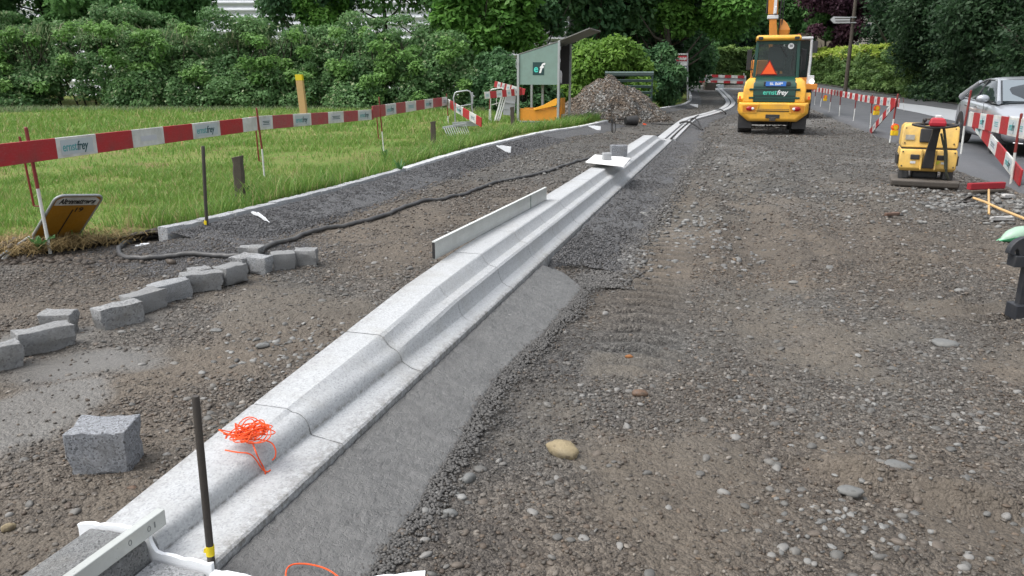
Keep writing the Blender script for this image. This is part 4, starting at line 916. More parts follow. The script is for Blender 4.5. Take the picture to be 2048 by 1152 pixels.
# ================================================================== THINGS ON THE KERB
# long level board
a = P(868, 519, .337); b = P(1091, 399, .337); d_ = (b-a); L = d_.length; ang = math.atan2(d_.y, d_.x)
e = empty('screed_board', a, ang, 'long grey aluminium screed standing on edge on the kerb', 'screed'); hh = .128
MB().box((L/2, 0, hh/2), (L, .026, hh)).build('blade', M_ALU, e, bevel=.003)
MB().box((-.002, 0, hh/2), (.004, .02, hh*.9)).box((-.004, 0, hh*.42), (.004, .022, .012)).build('end_cap', M_BLACK, e)
MB().box((L*.80, -.0145, hh/2), (.014, .003, hh*.94)).build('vial', worn('green_vial', (.12, .2, .16), .3), e)
MB().box((L/2, 0, hh+.0012), (L, .0262, .0024)).build('top_edge', worn('bright_edge', (.66, .68, .66), .3, .1), e)
# near bar
a = P(322, 1016, .235); b = P(100, 1176, .235); d_ = b-a; L = d_.length
e = empty('aluminium_bar', a-Vector((0, 0, .058)), math.atan2(d_.y, d_.x), 'light aluminium bar with round marks at the bottom left corner', 'aluminium bar')
MB().box((L/2, 0, .029), (L, .03, .056)).build('profile', M_ALU, e, bevel=.003)
M_MARK = worn('stamped_mark', (.2, .21, .21), .5)
for k, x in enumerate((.05, .075, .155)):
    m = MB(); 
    if k == 0: m.box((x, .0158, .03), (.004, .0015, .02))
    else:
        for t_ in range(12): m.rod((x+.006*math.cos(t_*.5236), .0158, .03+.009*math.sin(t_*.5236)), (x+.006*math.cos((t_+1)*.5236), .0158, .03+.009*math.sin((t_+1)*.5236)), .001, n=4)
    m.build('stamped_mark', M_MARK, e)
# white board with a cube sett
c4 = [P(1171, 324.5, .40), P(1187, 313, .40), P(1261, 317, .40), P(1248, 333, .40)]; c4[1] = c4[0]+(c4[2]-c4[3]); cc = sum(c4, Vector())/4
m = MB(); m.prism([((q-cc).x, (q-cc).y) for q in c4], -.008, .008, 'z'); o = m.build('white_board', worn('white_sheet', (.8, .8, .79), .4, .06), bevel=.002); o.location = cc; tag(o, 'bare white board laid flat across the kerb under a cube sett', 'white board')
o = rough_block('sett', .115, .115, .105, M_SETT, (cc.x-.03, cc.y-.02, cc.z+.006), .15, .005, seed=77); tag(o, 'small cube sett weighing down the white board', 'sett')
q = P(1236, 311, .335)
# foam: joint sheet, shards
def foam(poly, origin, ang, thick, label, nm='foam_sheet', group=None, z0=0):
    rr = np.random.default_rng(int(abs(origin[0]*1000))); pts = []
    for i in range(len(poly)):
        a_, b_ = Vector(poly[i]+(0,)), Vector(poly[(i+1) % len(poly)]+(0,)); n = max(1, int((b_-a_).length/.018))
        for k in range(n): p = a_.lerp(b_, k/n); pts.append((p.x+rr.normal(0, .0018), p.y+rr.normal(0, .0028)))
    o = MB().prism(pts, -thick/2, thick/2).build(nm, M_FOAM); o.location = origin; o.rotation_euler = (0, 0, ang); return tag(o, label, 'foam', group)
kang = math.atan2(-KN.y, -KN.x)   # local x runs to the right across the kerb
q = K(-.876, 0)
foam([(-.50, -.02), (-.505, .165), (-.44, .178), (-.25, .188), (-.222, .176), (-.212, .12), (-.2, .112), (-.02, .108), (.005, .108), (.012, -.05)], q, kang, .014, 'white foam sheet following the profile of the nearest kerb joint')
foam([(.02, -.03), (.02, .098), (.09, .104), (.17, .1), (.178, .088), (.197, .08), (.2, -.03)], K(-.9, -.0), kang, .03, 'broken white foam block right of the iron stake at the bottom edge')
foam([(.0, -.02), (.03, .062), (.1, .066), (.17, .078), (.24, .083), (.25, -.02)], Vector((-.515, 2.10, 0)), .0*kang, .04, 'white foam block with a torn top at the bottom edge, right of the string loop')
for (px, py, w1, h0, h1, lb) in ((993, 291, .42, .20, .05, 'white foam wedge in the left kerb bedding, nearest one beyond the post'), (1176, 251, .5, .24, .03, 'white foam wedge in the left kerb bedding in front of the gravel heap'), (1287, 223, .5, .2, .03, 'white foam wedge in the kerb bedding past the black bucket'), (1379, 208, .55, .22, .0, 'farthest white foam wedge, where the left kerb turns')):
    q = P(px, py, .17); q.z = float(gz(q.y)); foam([(0, .168), (.03, .145), (w1*.72, .0), (w1*.75, .15), (w1*.4, .168)], q, -.28, .035, lb, 'foam_wedge', 'foam wedges in the left kerb bedding')
q = P(502, 422, .16); foam([(0, .155), (.01, .135), (.14, .105), (.24, .05), (.255, .02), (.262, .055), (.2, .105), (.1, .15)], (q.x, q.y, 0), -.5, .016, 'torn thin foam strip in the dark bedding near the first setts', 'foam_strip')
for k, (px, py, s) in enumerate(((276, 491, .03), (290, 489, .045))):
    q = P(px, py, .02); o = rough_block('foam_scrap', s*1.8, s, s*.5, M_FOAM, (q.x, q.y, .01), .3, .006, seed=60+k); tag(o, ('small foam crumb left of the larger scrap by the hose bend', 'white foam scrap lying inside the hose bend')[k], 'foam')
# hose
M_HOSE = worn('hose_rubber', (.05, .05, .052), .5, .5, (.12, .115, .105), 0, 5, .3)
hp = [(345, 466, .03), (300, 470, 0), (262, 480, 0), (240, 495, 0), (236, 508, 0), (250, 516, 0), (290, 517.5, 0), (345, 514, 0), (400, 512, 0), (455, 515, 0), (500, 516, .0), (528, 503, 0), (560, 488, 0), (600, 468, 0), (640, 456, 0), (700, 446, 0), (755, 436, 0), (800, 419, 0), (835, 405, 0), (880, 399, 0), (930, 388, 0), (980, 368, 0), (1030, 356, 0), (1090, 343, 0), (1150, 326, 0), (1190, 313, 0), (1240, 302, 0), (1290, 282, 0), (1325, 266, 0), (1350, 256, 0)]
pts = [P(x, y, .026+z) for x, y, z in hp]; pts = smoothpl(pts, 3)
for p_ in pts: p_.z = .024+float(groundz(np.array([p_.x]), np.array([p_.y]))[0])+(.035*math.exp(-((p_.x+3.2)**2+(p_.y-7.3)**2)/.1) if True else 0)
hd = MB().tube(pts, .0235, 12).build('hose', M_HOSE, smooth=60, origin=tuple(pts[0])); tag(hd, 'long dusty black hose snaking over the footpath from the first setts', 'hose')
def cable(pp, r, label, nm='cable', mt=None, z=.12):
    q = smoothpl([P(x, y, zz) for x, y, zz in pp], 2); return tag(MB().tube(q, r, 8).build(nm, mt or M_BLACK, smooth=60, origin=tuple(q[0])), label, 'cable')
cable([(1342, 277, .13), (1356, 263, .12), (1372, 249, .12), (1386, 238, .13), (1392, 233, .14), (1398, 230, .1)], .022, 'black cable running along the slot between the two flat kerb rows')
cable([(1360, 246, .14), (1368, 243, .2), (1380, 244, .2), (1392, 251, .14), (1405, 260, .04)], .03, 'thick black cable bowed across the two flat kerb rows')
cable([(1380, 240, .14), (1388, 235, .22), (1396, 241, .16), (1401, 252, .05), (1404, 258, .02)], .018, 'thin black cable looped over the right kerb row')
cable([(1431, 218, .14), (1440, 218, .22), (1448, 223, .16), (1454, 229, .03), (1436, 231, .03)], .025, 'black cable across the kerb rows at the far bend')
cable([(1302, 247, .03), (1320, 248, .03), (1345, 249, .03), (1362, 246, .05)], .02, 'dark cable lying on the gravel from the black bucket to the kerb rows')
# black bucket with shovel blade, orange bag
q = P(1262, 252, 0); e = empty('bucket', q, .3, 'tipped black rubber bucket in the gap of the sett kerb', 'bucket')
MB().loft([[(x, r_*math.cos(t), .17+r_*math.sin(t)) for t in [k*math.pi/8 for k in range(16)]] for x, r_ in ((-.2, .12), (-.19, .13), (.16, .165), (.18, .17), (.17, .15), (-.17, .11))]).build('shell', M_BLACK, e, smooth=40)
MB().tube([(.16, -.16, .17), (.22, -.1, .33), (.24, 0, .36), (.22, .1, .33), (.16, .16, .17)], .008, 6).build('handle', M_IRON, e)
q = P(1250, 238, .2); tag(MB().rod((-.25, 0, 0), (.3, .1, .0), .03, n=7).build('iron_bar', M_IRON, smooth=40, origin=(0, 0, 0)), 'short iron bar resting on the kerb end above the bucket', 'iron bar').location = q
def tangle(c, rx, ry, h, n, seed, nrm=None):
    rr = np.random.default_rng(seed); pts = []; ph = 0; cx = cy = 0; R_ = .7; st = .45; ec = .7
    for i in range(n):
        if i % 13 == 0: tx_, ty_ = rr.uniform(-.55, .55), rr.uniform(-.5, .5); R2 = rr.uniform(.28, .62); st = rr.uniform(.38, .6)*(1 if rr.random() < .7 else -1); ec = rr.uniform(.35, 1); tz = rr.random()
        cx += (tx_-cx)*.2; cy += (ty_-cy)*.2; R_ += (R2-R_)*.25; ph += st
        pts.append(Vector((c[0]+rx*(cx+R_*math.cos(ph)), c[1]+ry*(cy+R_*ec*math.sin(ph+.4)*1.3), c[2]+.004+h*max(0, (.35+.65*tz)*(1-.6*abs(cx))*(.55+.45*math.sin(ph*1.3+i*.05))))))
    return pts
sc_ = P(495, 879, .236); pts = tangle(sc_+Vector((.004, .012, 0)), .105, .075, .07, 320, 5)
R16 = Matrix.Rotation(-.1, 3, 'Z'); pts = [sc_+R16 @ (p_-sc_) for p_ in pts]
tail = [P(540, 880, .23), P(552, 898, .20), P(551, 915, .165), P(545, 920, .15)]
m = MB().tube(smoothpl(pts, 1), .0023, 5).tube(smoothpl(pts[20:24]+tail, 3), .0028, 5)
m.tube(smoothpl([P(450, 900, .238), P(475, 905, .234), P(500, 906, .226), P(513, 920, .19), P(525, 940, .125), P(535, 945, .112), P(541, 940, .112)], 3), .0028, 5)
m.tube(smoothpl([P(505, 885, .236), P(512, 905, .22), P(520, 922, .17), P(528, 936, .12), P(531, 948, .112)], 3), .0028, 5)
tag(m.build('string_bundle', M_STRING, smooth=60, origin=tuple(sc_)), 'tangled bundle of orange mason string lying on the kerb', 'string')
z_ = lambda x, y, z=.06: P(x, y, z)
tag(MB().tube(smoothpl([z_(574, 1170), z_(570, 1142), z_(582, 1128), z_(612, 1127), z_(645, 1134), z_(668, 1146), z_(690, 1165)], 3), .0026, 6).build('string', M_STRING, smooth=60, origin=tuple(z_(600, 1140))), 'single loop of orange string on the concrete at the bottom edge', 'string')
q = P(424, 1150, .05); tq = A(423, 1141, q.y); m = MB()
for k in range(3): m.tube([tq+Vector((.0145*math.cos(t), .0145*math.sin(t), .003*k+.002*math.sin(t))) for t in [j*math.pi/6 for j in range(13)]], .0024, 5)
m.tube(smoothpl([tq+Vector((-.012, -.008, 0)), tq+Vector((-.03, -.02, -.01)), tq+Vector((-.05, -.05, -.03))], 2), .0026, 5)
tag(m.build('string', M_STRING, smooth=60, origin=tuple(tq)), 'orange string tied round the foreground iron stake', 'string')
q = P(1287, 250, .03); pts = tangle(q, .10, .07, .06, 40, 9); tag(MB().tube(smoothpl(pts, 2), .008, 5).build('string_bundle', M_STRING, smooth=60, origin=tuple(q)), 'small orange string bundle beside the black bucket', 'string')
# stake with clamp loop by the sett kerb
e = empty('levelling_stake', P(1226, 267, 0), 0, 'slim levelling stake with a black ring clamp by the sett kerb', 'levelling stake'); f = lambda x, y, Y=None: A(x, y, e.location.y)-e.location
MB().rod(f(1226, 268), f(1222, 206), .012).build('rod', M_IRON, e); MB().box(f(1224, 242), (.06, .05, .11)).build('clamp', M_BLACK, e, bevel=.01)
MB().tube([f(1227+4.5*math.cos(t), 255+11.5*math.sin(t)) for t in [k*math.pi/8 for k in range(17)]], .012, 6).build('ring', M_BLACK, e, smooth=50)
# lying street sign
BL = A(62, 478, 6.98); TL = A(114, 391, 6.80); lo, hi = -.5, 2.0
for _ in range(40):
    mid = (lo+hi)/2; BR = A(155, 473, 6.98+mid)
    if (TL-BL).dot(BR-BL) > 0: lo = mid
    else: hi = mid
    if (A(155, 473, 6.98+lo)-BL).dot(TL-BL) < 0: break
BR = A(155, 473, 6.98+lo); ux = (BR-BL).normalized(); uz = (TL-BL); uz = (uz-ux*uz.dot(ux)).normalized(); uy = uz.cross(ux); Wd = (BR-BL).length; Ht = (TL-BL).length
M = Matrix((ux, uy, uz)).transposed().to_4x4(); M.translation = BL
e = empty('street_sign', (0, 0, 0), 0, 'orange street sign reading Altenmatteweg propped face down in the grass', 'street sign'); e.matrix_world = M
def rrect(x0, x1, z0, z1, r, n=5):
    o_ = []
    for cx, cz, a0_ in ((x1-r, z1-r, 0), (x0+r, z1-r, 90), (x0+r, z0+r, 180), (x1-r, z0+r, 270)): o_ += [(cx+r*math.cos(math.radians(a0_+90*k/n)), cz+r*math.sin(math.radians(a0_+90*k/n))) for k in range(n+1)]
    return o_
MB().prism(rrect(.01, Wd-.01, .01, Ht-.01, .06), -.006, .006).build('plate', worn('sign_orange', srgb(158, 110, 24), .5, .4, (.14, .09, .02)), e)
MB().prism([(.02, Ht*.79), (Wd-.02, Ht*.79), (Wd-.02, Ht-.06), (Wd-.07, Ht-.02), (.07, Ht-.02), (.02, Ht-.06)], -.0085, -.0065).build('header', M_WHITE, e)
MB().tube([(x, 0, z) for x, z in rrect(0, Wd, 0, Ht, .07)]+[(Wd, 0, Ht-.07)], .012, 8).build('rim', M_GALV, e, smooth=50)
M_INK = worn('black_ink', (.012, .012, .012), .6, .05)
text('Altenmatteweg', Ht*.155, M_INK, e, (Wd*.5, -.0095, Ht*.875), (math.pi/2, 0, 0), sx=Wd*.84/(Ht*.155*6.9), bold=.003)
text('19', Ht*.14, M_INK, e, (Wd*.62, -.0085, Ht*.68), (math.pi/2, 0, math.pi/2*0), bold=.001)
MB().box((Wd*.5, -.0075, Ht*.38), (.012, .002, Ht*.62)).build('arrow_shaft', M_INK, e)
MB().rod((.0, .03, -.01), (-.4, -.2, -.02), .012).rod((0, .0, 0), (Wd*.7, .0, -.01), .01).build('leg_tube', M_GALV, e, smooth=50)
MB().tube([(-.02, .02, -.02), (-.5, -.32, -.07)], .016, 8).build('leg_tube', M_WHITE, e, smooth=50)
# dock plant at the foot of the pole
def leafy(loc, n, h, wd, mat, nm, label, cat, seed=1, lean=.6):
    rr = np.random.default_rng(seed); m = MB()
    for k in range(n):
        a_ = k*2.4+rr.uniform(-.3, .3); L_ = h*rr.uniform(.7, 1.15); w_ = wd*rr.uniform(.7, 1.1); le = lean*rr.uniform(.6, 1.3); pts = []
        for t in (0, .2, .45, .7, .9, 1):
            r_ = L_*le*t; z = L_*(t-.45*t*t*le); ww = w_*math.sin(math.pi*min(1, .12+t*.88))**.8; wave = .01*math.sin(t*9+k)
            c_ = Vector((math.cos(a_)*r_, math.sin(a_)*r_, z)); s_ = Vector((-math.sin(a_), math.cos(a_), 0)); pts.append([c_-s_*ww/2+Vector((0, 0, .25*ww+wave)), c_, c_+s_*ww/2+Vector((0, 0, .25*ww-wave))])
        V = [p for r in pts for p in r]; F = []
        for i in range(5): F += [(i*3, i*3+1, i*3+4, i*3+3), (i*3+1, i*3+2, i*3+5, i*3+4)]
        m.add(V, F)
    o = m.build(nm, mat, smooth=60); o.location = loc; return tag(o, label, cat)
M_DOCK = leafmat('dock_leaf', (.07, .17, .05), (.1, .2, .06), None, .45, .3)
leafy(Vector((P(97, 494, .07).x, 6.8, .08)), 9, .16, .05, M_DOCK, 'dock_plant', 'broad leaved dock plant at the foot of the leaning pole', 'plant', 3, .75)
for k, (px, py, lb) in enumerate(((340, 318+60, ''), )): pass
# broom, shovel and odd pieces near the plate compactor
q = P(1972, 388, .0); e = empty('broom', q, 0, 'broom with red bristles lying with its wooden handle towards the camera', 'broom')
h1 = P(1938, 380, .06)-q; h2 = P(2008, 377, .06)-q
bm_ = MB(); d_ = (h2-h1); ang = math.atan2(d_.y, d_.x)
MB().box((h1+h2)/2+Vector((0, .02, .045)), (d_.length, .075, .09), (0, 0, ang)).build('bristles', worn('red_bristle', srgb(150, 28, 40), .8, .2, (.1, .02, .02), 0, 40, 1.2), e, bevel=.01)
MB().box((h1+h2)/2+Vector((0, -.035, -.02)), (d_.length*.98, .06, .035), (0, 0, ang)).build('brush_head', M_WOOD, e, bevel=.006)
MB().rod((h1+h2)/2+Vector((0, -.05, .0)), P(1978, 428, .02)-q, .014, .013, n=10).build('handle', M_PINE, e, smooth=40)
q = P(1938, 402, 0); e = empty('shovel', q, 0, 'shovel lying beside the broom, dark blade and long wooden shaft', 'shovel')
bl = MB(); c0 = P(1924, 401, .02)-q; c1_ = P(1948, 392, .05)-q
bl.add([P(1922, 403, .01)-q, P(1940, 405, .01)-q, P(1950, 399, .05)-q, P(1947, 390, .06)-q, P(1934, 394, .05)-q, P(1938, 399, -.01)-q], [(0, 5, 4), (0, 1, 5), (1, 2, 5), (2, 3, 5), (3, 4, 5)]); o = bl.build('blade', M_IRON, e); o.modifiers.new('solid', 'SOLIDIFY').thickness = .006
MB().tube([P(1947, 396, .06)-q, P(1970, 404, .05)-q, P(2000, 418, .04)-q, P(2058, 441, .03)-q], .016, 10).build('shaft', M_PINE, e, smooth=40)
q = P(1784, 431, .0); o = rough_block('wood_scrap', .2, .045, .035, worn('brown_wood', (.12, .07, .05), .8, .3), (q.x, q.y, 0), .35, .005, seed=31); tag(o, 'small reddish brown wood scrap on the gravel before the compactor', 'wood scrap')
q = P(2003, 441, .0); o = rough_block('flat_stone', .26, .07, .05, granite('pale_stone', (.4, .39, .38), (.25, .25, .24), 60), (q.x, q.y, 0), .1, .012, seed=33); tag(o, 'long pale flat stone behind the green hood', 'stone')
q = P(2016, 396, .0); o = rough_block('flat_stone', .16, .09, .05, MATS['pale_stone'], (q.x, q.y, 0), .1, .012, seed=34); tag(o, 'pale flat stone right of the broom handle', 'stone')
# black clamp with green hood at the right edge
q = P(2044, 640, 0); e = empty('lifting_clamp', q, 0, 'black steel clamp with square foot and green hood at the right picture edge', 'clamp'); f = lambda x, y, Y=None: A(x, y, q.y)-q
M_BSTEEL = worn('black_steel', (.03, .033, .04), .45, .4, (.09, .085, .08), .3, 14)
MB().box(f(2041, 621)+Vector((0, .0, 0)), (.135, .12, .10)).build('foot_block', M_BSTEEL, e, bevel=.006)
MB().box(f(2050, 560), (.055, .05, .34)).build('upright', M_BSTEEL, e, bevel=.004)
MB().box(f(2038, 521), (.105, .09, .075)).build('collar', M_BSTEEL, e, bevel=.005)
pl = []; 
for k in range(9): t = math.pi*(1-k/8*.5); pl.append((f(2046, 512).x+.11*math.cos(t), f(2046, 512).z+.02+.11*math.sin(t)))
pl += [(f(2075, 512).x, f(2075, 476).z), (f(2075, 512).x, f(2046, 512).z-.005), (f(2036, 512).x, f(2046, 512).z-.005), (f(2034, 500).x, f(2034, 500).z), (f(2030, 496).x, f(2030, 496).z), (f(2026, 500).x, f(2026, 500).z), (f(2026, 512).x, f(2026, 512).z)]
MB().prism(pl, -.025, .025).build('hook_plate', M_BSTEEL, e, bevel=.004)
M_GRN = worn('pale_green_plastic', srgb(150, 178, 158), .45, .4, (.2, .3, .22))
q2 = P(2030, 486, .0); e2 = empty('plastic_hood', q2, .1, 'pale green plastic hood with a pointed lip behind the black clamp', 'plastic hood')
rings = []
for x, r_, zc in ((-.20, .006, .02), (-.15, .018, .03), (-.13, .035, .05), (-.08, .065, .07), (0, .085, .085), (.1, .09, .09), (.2, .075, .08), (.26, .02, .06)): rings.append([(x, r_*1.0*math.cos(t), zc+r_*(.9 if math.sin(t) > 0 else .8)*math.sin(t)) for t in [k*math.pi/8 for k in range(16)]])
MB().loft(rings).build('shell', M_GRN, e2, smooth=60)
MB().loft([[(x, (r_+.004)*math.cos(t), zc+(r_*.8+.004)*math.sin(t)) for t in [math.pi+k*math.pi/7 for k in range(8)]] for x, r_, zc in ((-.215, .006, .018), (-.14, .03, .045), (-.05, .076, .075), (.0, .085, .085))], cap=False).build('lip', worn('green_lip', srgb(80, 165, 115), .35, .1), e2, smooth=60)
# individual stones that stand out
def stone(px, py, L, mat, label, seed, flat=.55, rz=0, sink=.3, w_=.6):
    q = P(px, py, 0); V0, F0 = ICO3; rr = np.random.default_rng(seed); V = V0*np.array([L/2, L/2*w_, L/2*flat])*(1+.2*(fbm(V0[:, 0]*1.3+seed, V0[:, 1]*1.3+V0[:, 2], 1.2, 3, seed)[:, None]-.5)*2)
    o = npmesh('stone', V, F0, mat, smooth=True); o.location = (q.x, q.y, L/2*flat*(1-2*sink)); o.rotation_euler = (.1, .05, rz); return tag(o, label, 'stone')
M_ST1 = granite('ochre_stone', (.27, .22, .13), (.13, .10, .06), 40, .8, .5, .8); M_ST2 = granite('grey_stone', (.15, .152, .148), (.085, .088, .085), 60, .6, .3, .4); M_ST3 = granite('brown_stone', (.13, .075, .045), (.07, .045, .03), 50, .6, .4, .5)
stone(1124, 906, .155, M_ST1, 'large ochre stone half buried in dark gravel, right of the concrete', 3, .5, -.5); stone(901, 1031, .062, M_ST2, 'pale oval pebble at the lower edge of the pebble cluster', 4, .6)
stone(938, 962, .07, M_ST2, 'pale angular pebble on the small cluster beside the trowelled concrete', 5, .7, .9); stone(1280, 790, .09, M_ST3, 'smooth brown grey pebble on the churned soil in the middle', 6, .5)
stone(18, 1058, .05, M_ST1, 'rounded tan pebble at the lower left picture edge', 7, .7, .8); stone(265, 980, .045, M_ST3, 'rusty brown pebble in front of the big granite block', 8, .6); stone(432, 662, .08, M_ST2, 'flat pale pebble in the middle of the left path', 9, .3)
stone(525, 693, .09, M_ST2, 'angular pale pebble on the left path near the kerb', 10, .35, .6); stone(1890, 690, .16, M_ST2, 'long pale stone in the tracks on the right', 11, .3, -.3); stone(1795, 935, .11, M_ST2, 'grey oval stone in the pebbles low on the right', 12, .35, -.3)
stone(1700, 985, .10, M_ST2, 'grey flat stone in the wet pebbles at lower right', 13, .35, -.2); stone(1258, 715, .05, worn('rust_clod', (.25, .1, .03), .9), 'small rust orange clod beside the tyre tracks', 14, .5)
# ================================================================== GREEN CABINET, HEAP, RACK
M_CAB = worn('cabinet_green', srgb(122, 146, 138), .45, .25, (.12, .14, .12)); M_CABIN = worn('cabinet_inside', (.045, .042, .042), .7, .2); M_CABROOF = worn('cabinet_roof', (.2, .2, .19), .6, .3)
CR = -.29; q = A(1114.6, 255, 24.6); q.z = 0
e = empty('tool_cabinet', q, CR, 'green steel tool cabinet on legs with raised flap and an ef logo', 'tool cabinet')
W_, D_, ZB, ZL, ZR = 1.24, 1.55, 1.28, 2.17, 2.53
# local x: 0 = right front leg, -W_ = left; y: depth
MB().prism([(-W_, ZB), (0, ZB), (0, ZR), (-W_, ZL)], -.02, .0).build('front_panel', M_CAB, e, bevel=.004)
MB().prism([(-W_, ZB), (0, ZB), (0, ZR), (-W_, ZL)], D_, D_+.02).build('back_panel', M_CABIN, e)
MB().box((-W_+.01, D_/2, (ZB+ZL)/2), (.02, D_-.01, ZL-ZB)).build('side_panel', M_CAB, e)
MB().box((-W_/2, D_/2, ZB+.012), (W_, D_, .02)).build('floor', M_CABIN, e)
MB().box((-W_*.45, D_/2, (ZB+ZL)/2+.02), (.02, D_-.05, ZL-ZB-.1)).build('inner_wall', M_CABIN, e)
a_ = math.atan2(ZR-ZL, W_); MB().box((-W_/2, D_/2, (ZL+ZR)/2+.02), (math.hypot(W_, ZR-ZL)+.02, D_+.06, .025), (0, -a_, 0)).build('roof', M_CABROOF, e, bevel=.004)
fx = .98; fl = MB(); fl.add([(.02, -.05, ZR+.03), (.02, D_+.02, ZR+.0), (fx+.02, D_+.0, ZR+.36), (fx-.02, -.07, ZR+.37), (.02, -.05, ZR+.06), (.02, D_+.02, ZR+.03), (fx+.02, D_, ZR+.39), (fx-.02, -.07, ZR+.4)], [(0, 1, 2, 3), (4, 7, 6, 5), (0, 4, 5, 1), (1, 5, 6, 2), (2, 6, 7, 3), (3, 7, 4, 0)]).build('flap', M_CABROOF, e)
for x, y, zt in ((0, 0, ZR+.04), (-W_, 0, ZL+.02), (0, D_, ZR), (-W_, D_, ZL)): MB().box((x+(.025 if x == 0 else -.025), y-.03 if y == 0 else y+.03, zt/2-.05), (.07, .06, zt+.1)).build('leg', M_GALV, e, bevel=.004)
MB().box((-W_*.55, D_*.5, .66), (.07, .06, 1.25)).box((-W_*.2, D_*.8, .66), (.05, .05, 1.25)).box((-W_/2, -.035, .16), (W_, .04, .05)).box((.03, D_/2, .16), (.04, D_, .05)).build('bottom_frame', M_GALV, e)
M_LOGO = worn('logo_dark', srgb(18, 58, 58), .5, .05)
lg = MB().box((-W_*.5, -.024, 1.76), (.36, .006, .38)).build('logo_panel', M_LOGO, e)
text('e', .30, worn('logo_teal', srgb(70, 205, 190), .5, .02), lg, (-W_*.5-.075, -.0285, 1.75), (math.pi/2, 0, 0), bold=.006); text('f', .40, worn('logo_white', (.8, .8, .8), .5, .02), lg, (-W_*.5+.06, -.0295, 1.76), (math.pi/2, 0, 0), .3, bold=.012)
m = MB()
for z in (1.45, 2.0, 2.35): m.rod((.065, -.03, z-.05), (.065, -.03, z+.05), .018)
m.build('hinge', M_GALV, e); MB().tube([(-W_-.05, -.03, 2.05), (-W_-.09, -.03, 1.98), (-W_-.09, -.03, 1.8), (-W_-.05, -.03, 1.74)], .01, 6).build('handle', M_GALV, e)
o = MB().loft([[(r_*math.cos(t), r_*math.sin(t), z) for t in [k*math.pi/8 for k in range(16)]] for z, r_ in ((0, .09), (.02, .1), (.3, .1), (.38, .075), (.42, .03), (.5, .028), (.52, .032))]).build('bottle', worn('white_bottle', (.6, .6, .6), .35, .1), smooth=40); o.location = q+Vector((-.14, .9, ZB+.03)); o.location += Vector((.22, 0, 0)); tag(o, 'white bottle standing inside the open green cabinet', 'bottle')
M_TR = worn('ochre_steel', srgb(205, 135, 35), .5, .35, (.2, .1, .03))
e = empty('chute', q, CR, 'ochre yellow steel chute lying under the green cabinet', 'chute')
MB().prism([(-W_*.98, .18), (-.01, .14), (-.01, .58), (-W_*.35, .52), (-W_*.98, .56)], -.0, .06).build('side_plate', M_TR, e, bevel=.006)
MB().prism([(-W_*.98, .18), (-.01, .14), (-.01, .6), (-W_*.98, .56)], .5, .54).build('far_plate', M_TR, e); MB().box((-W_/2, .28, .2), (W_*.95, .42, .03)).build('bottom_plate', M_TR, e)
MB().prism([(-W_*.6, .5), (-.03, .66), (.02, .83), (-.04, .88), (-W_*.36, .67), (-W_*.62, .56)], -.055, -.005).build('lip', worn('bright_ochre', srgb(235, 165, 40), .45, .2, (.25, .15, .04)), e, bevel=.008)
MB().box((.0, .7, .62), (.04, .5, .5), (0, 0, 0)).build('end_plate', M_TR, e)

# gravel heap
t = NT('heap_earth'); p = t.pos(); v = t.n('TexVoronoi'); v.inputs['Scale'].default_value = 16; t.l(p, v.inputs['Vector']); bw = t.n('RGBToBW'); t.l(v.outputs['Color'], bw.inputs[0])
t.col(t.mix(t.ramp(t.noise(1.3, 4, .7, p), [(.38, 0), (.62, 1)]), t.ramp(bw.outputs[0], [(.2, (.055, .04, .028)), (.6, (.12, .088, .06)), (.85, (.2, .16, .12))]), t.ramp(bw.outputs[0], [(.2, (.055, .055, .05)), (.6, (.12, .12, .112)), (.85, (.3, .3, .29))])))
t.rough(.9); t.bump(v.outputs['Distance'], 1, .08); M_HEAP = t.m
hc = Vector((3.55, 28.6, 0)); X, Y = np.meshgrid(np.linspace(-3.1, 3.0, 150), np.linspace(-2.6, 2.6, 110))
def heapz(x, y):
    r1 = np.hypot((x+.1)/1.5, y/1.6); r2 = np.hypot((x-.62)/1.08, (y-.2)/1.5); r3 = np.hypot((x+1.2)/1.1, (y+.5)/1.2)
    nz = fbm(x+9, y+9, 2.2, 4, 61)-.5
    z = np.maximum.reduce([1.95*np.clip(.98-.17*np.exp(-(r1/.38)**2)-r1*.68-nz*.3, 0, 2), 1.6*np.clip(.98-.17*np.exp(-(r2/.4)**2)-r2*.66-nz*.3, 0, 2), .62*np.clip(1-r3*.8-nz*.3, 0, 2)])
    return z-.06+.08*(fbm(x, y, 7, 3, 62)-.5)-.35*np.clip(r1-.0, 0, .15)*0
Z = heapz(X, Y); i = np.arange(X.size).reshape(X.shape)
heap = npmesh('gravel_heap', np.stack([X, Y, Z], -1), np.stack([i[:-1, :-1], i[:-1, 1:], i[1:, 1:], i[1:, :-1]], -1).reshape(-1, 4), M_HEAP, smooth=True); heap.location = hc
tag(heap, 'large heap of excavated brown gravel and rubble behind the green cabinet', 'gravel heap')
n = 8000; x = RNG.uniform(-2.9, 2.9, n); y = RNG.uniform(-2.4, 1.2, n); z = heapz(x, y); k = z > .0; x, y, z = x[k], y[k], z[k]
grey = np.clip((x-.2)*.6+RNG.random(len(x)), 0, 1)[:, None]; c = (np.array([.15, .10, .062])*(1-grey)+np.array([.17, .13, .095])*grey)*RNG.uniform(.3, 1.5, (len(x), 1))
pb = pebbles('stone', x, y, z, .01+.03*RNG.random(len(x))**4, c, ICO1, flat=.65, parent=heap); pb['kind'] = 'stuff'
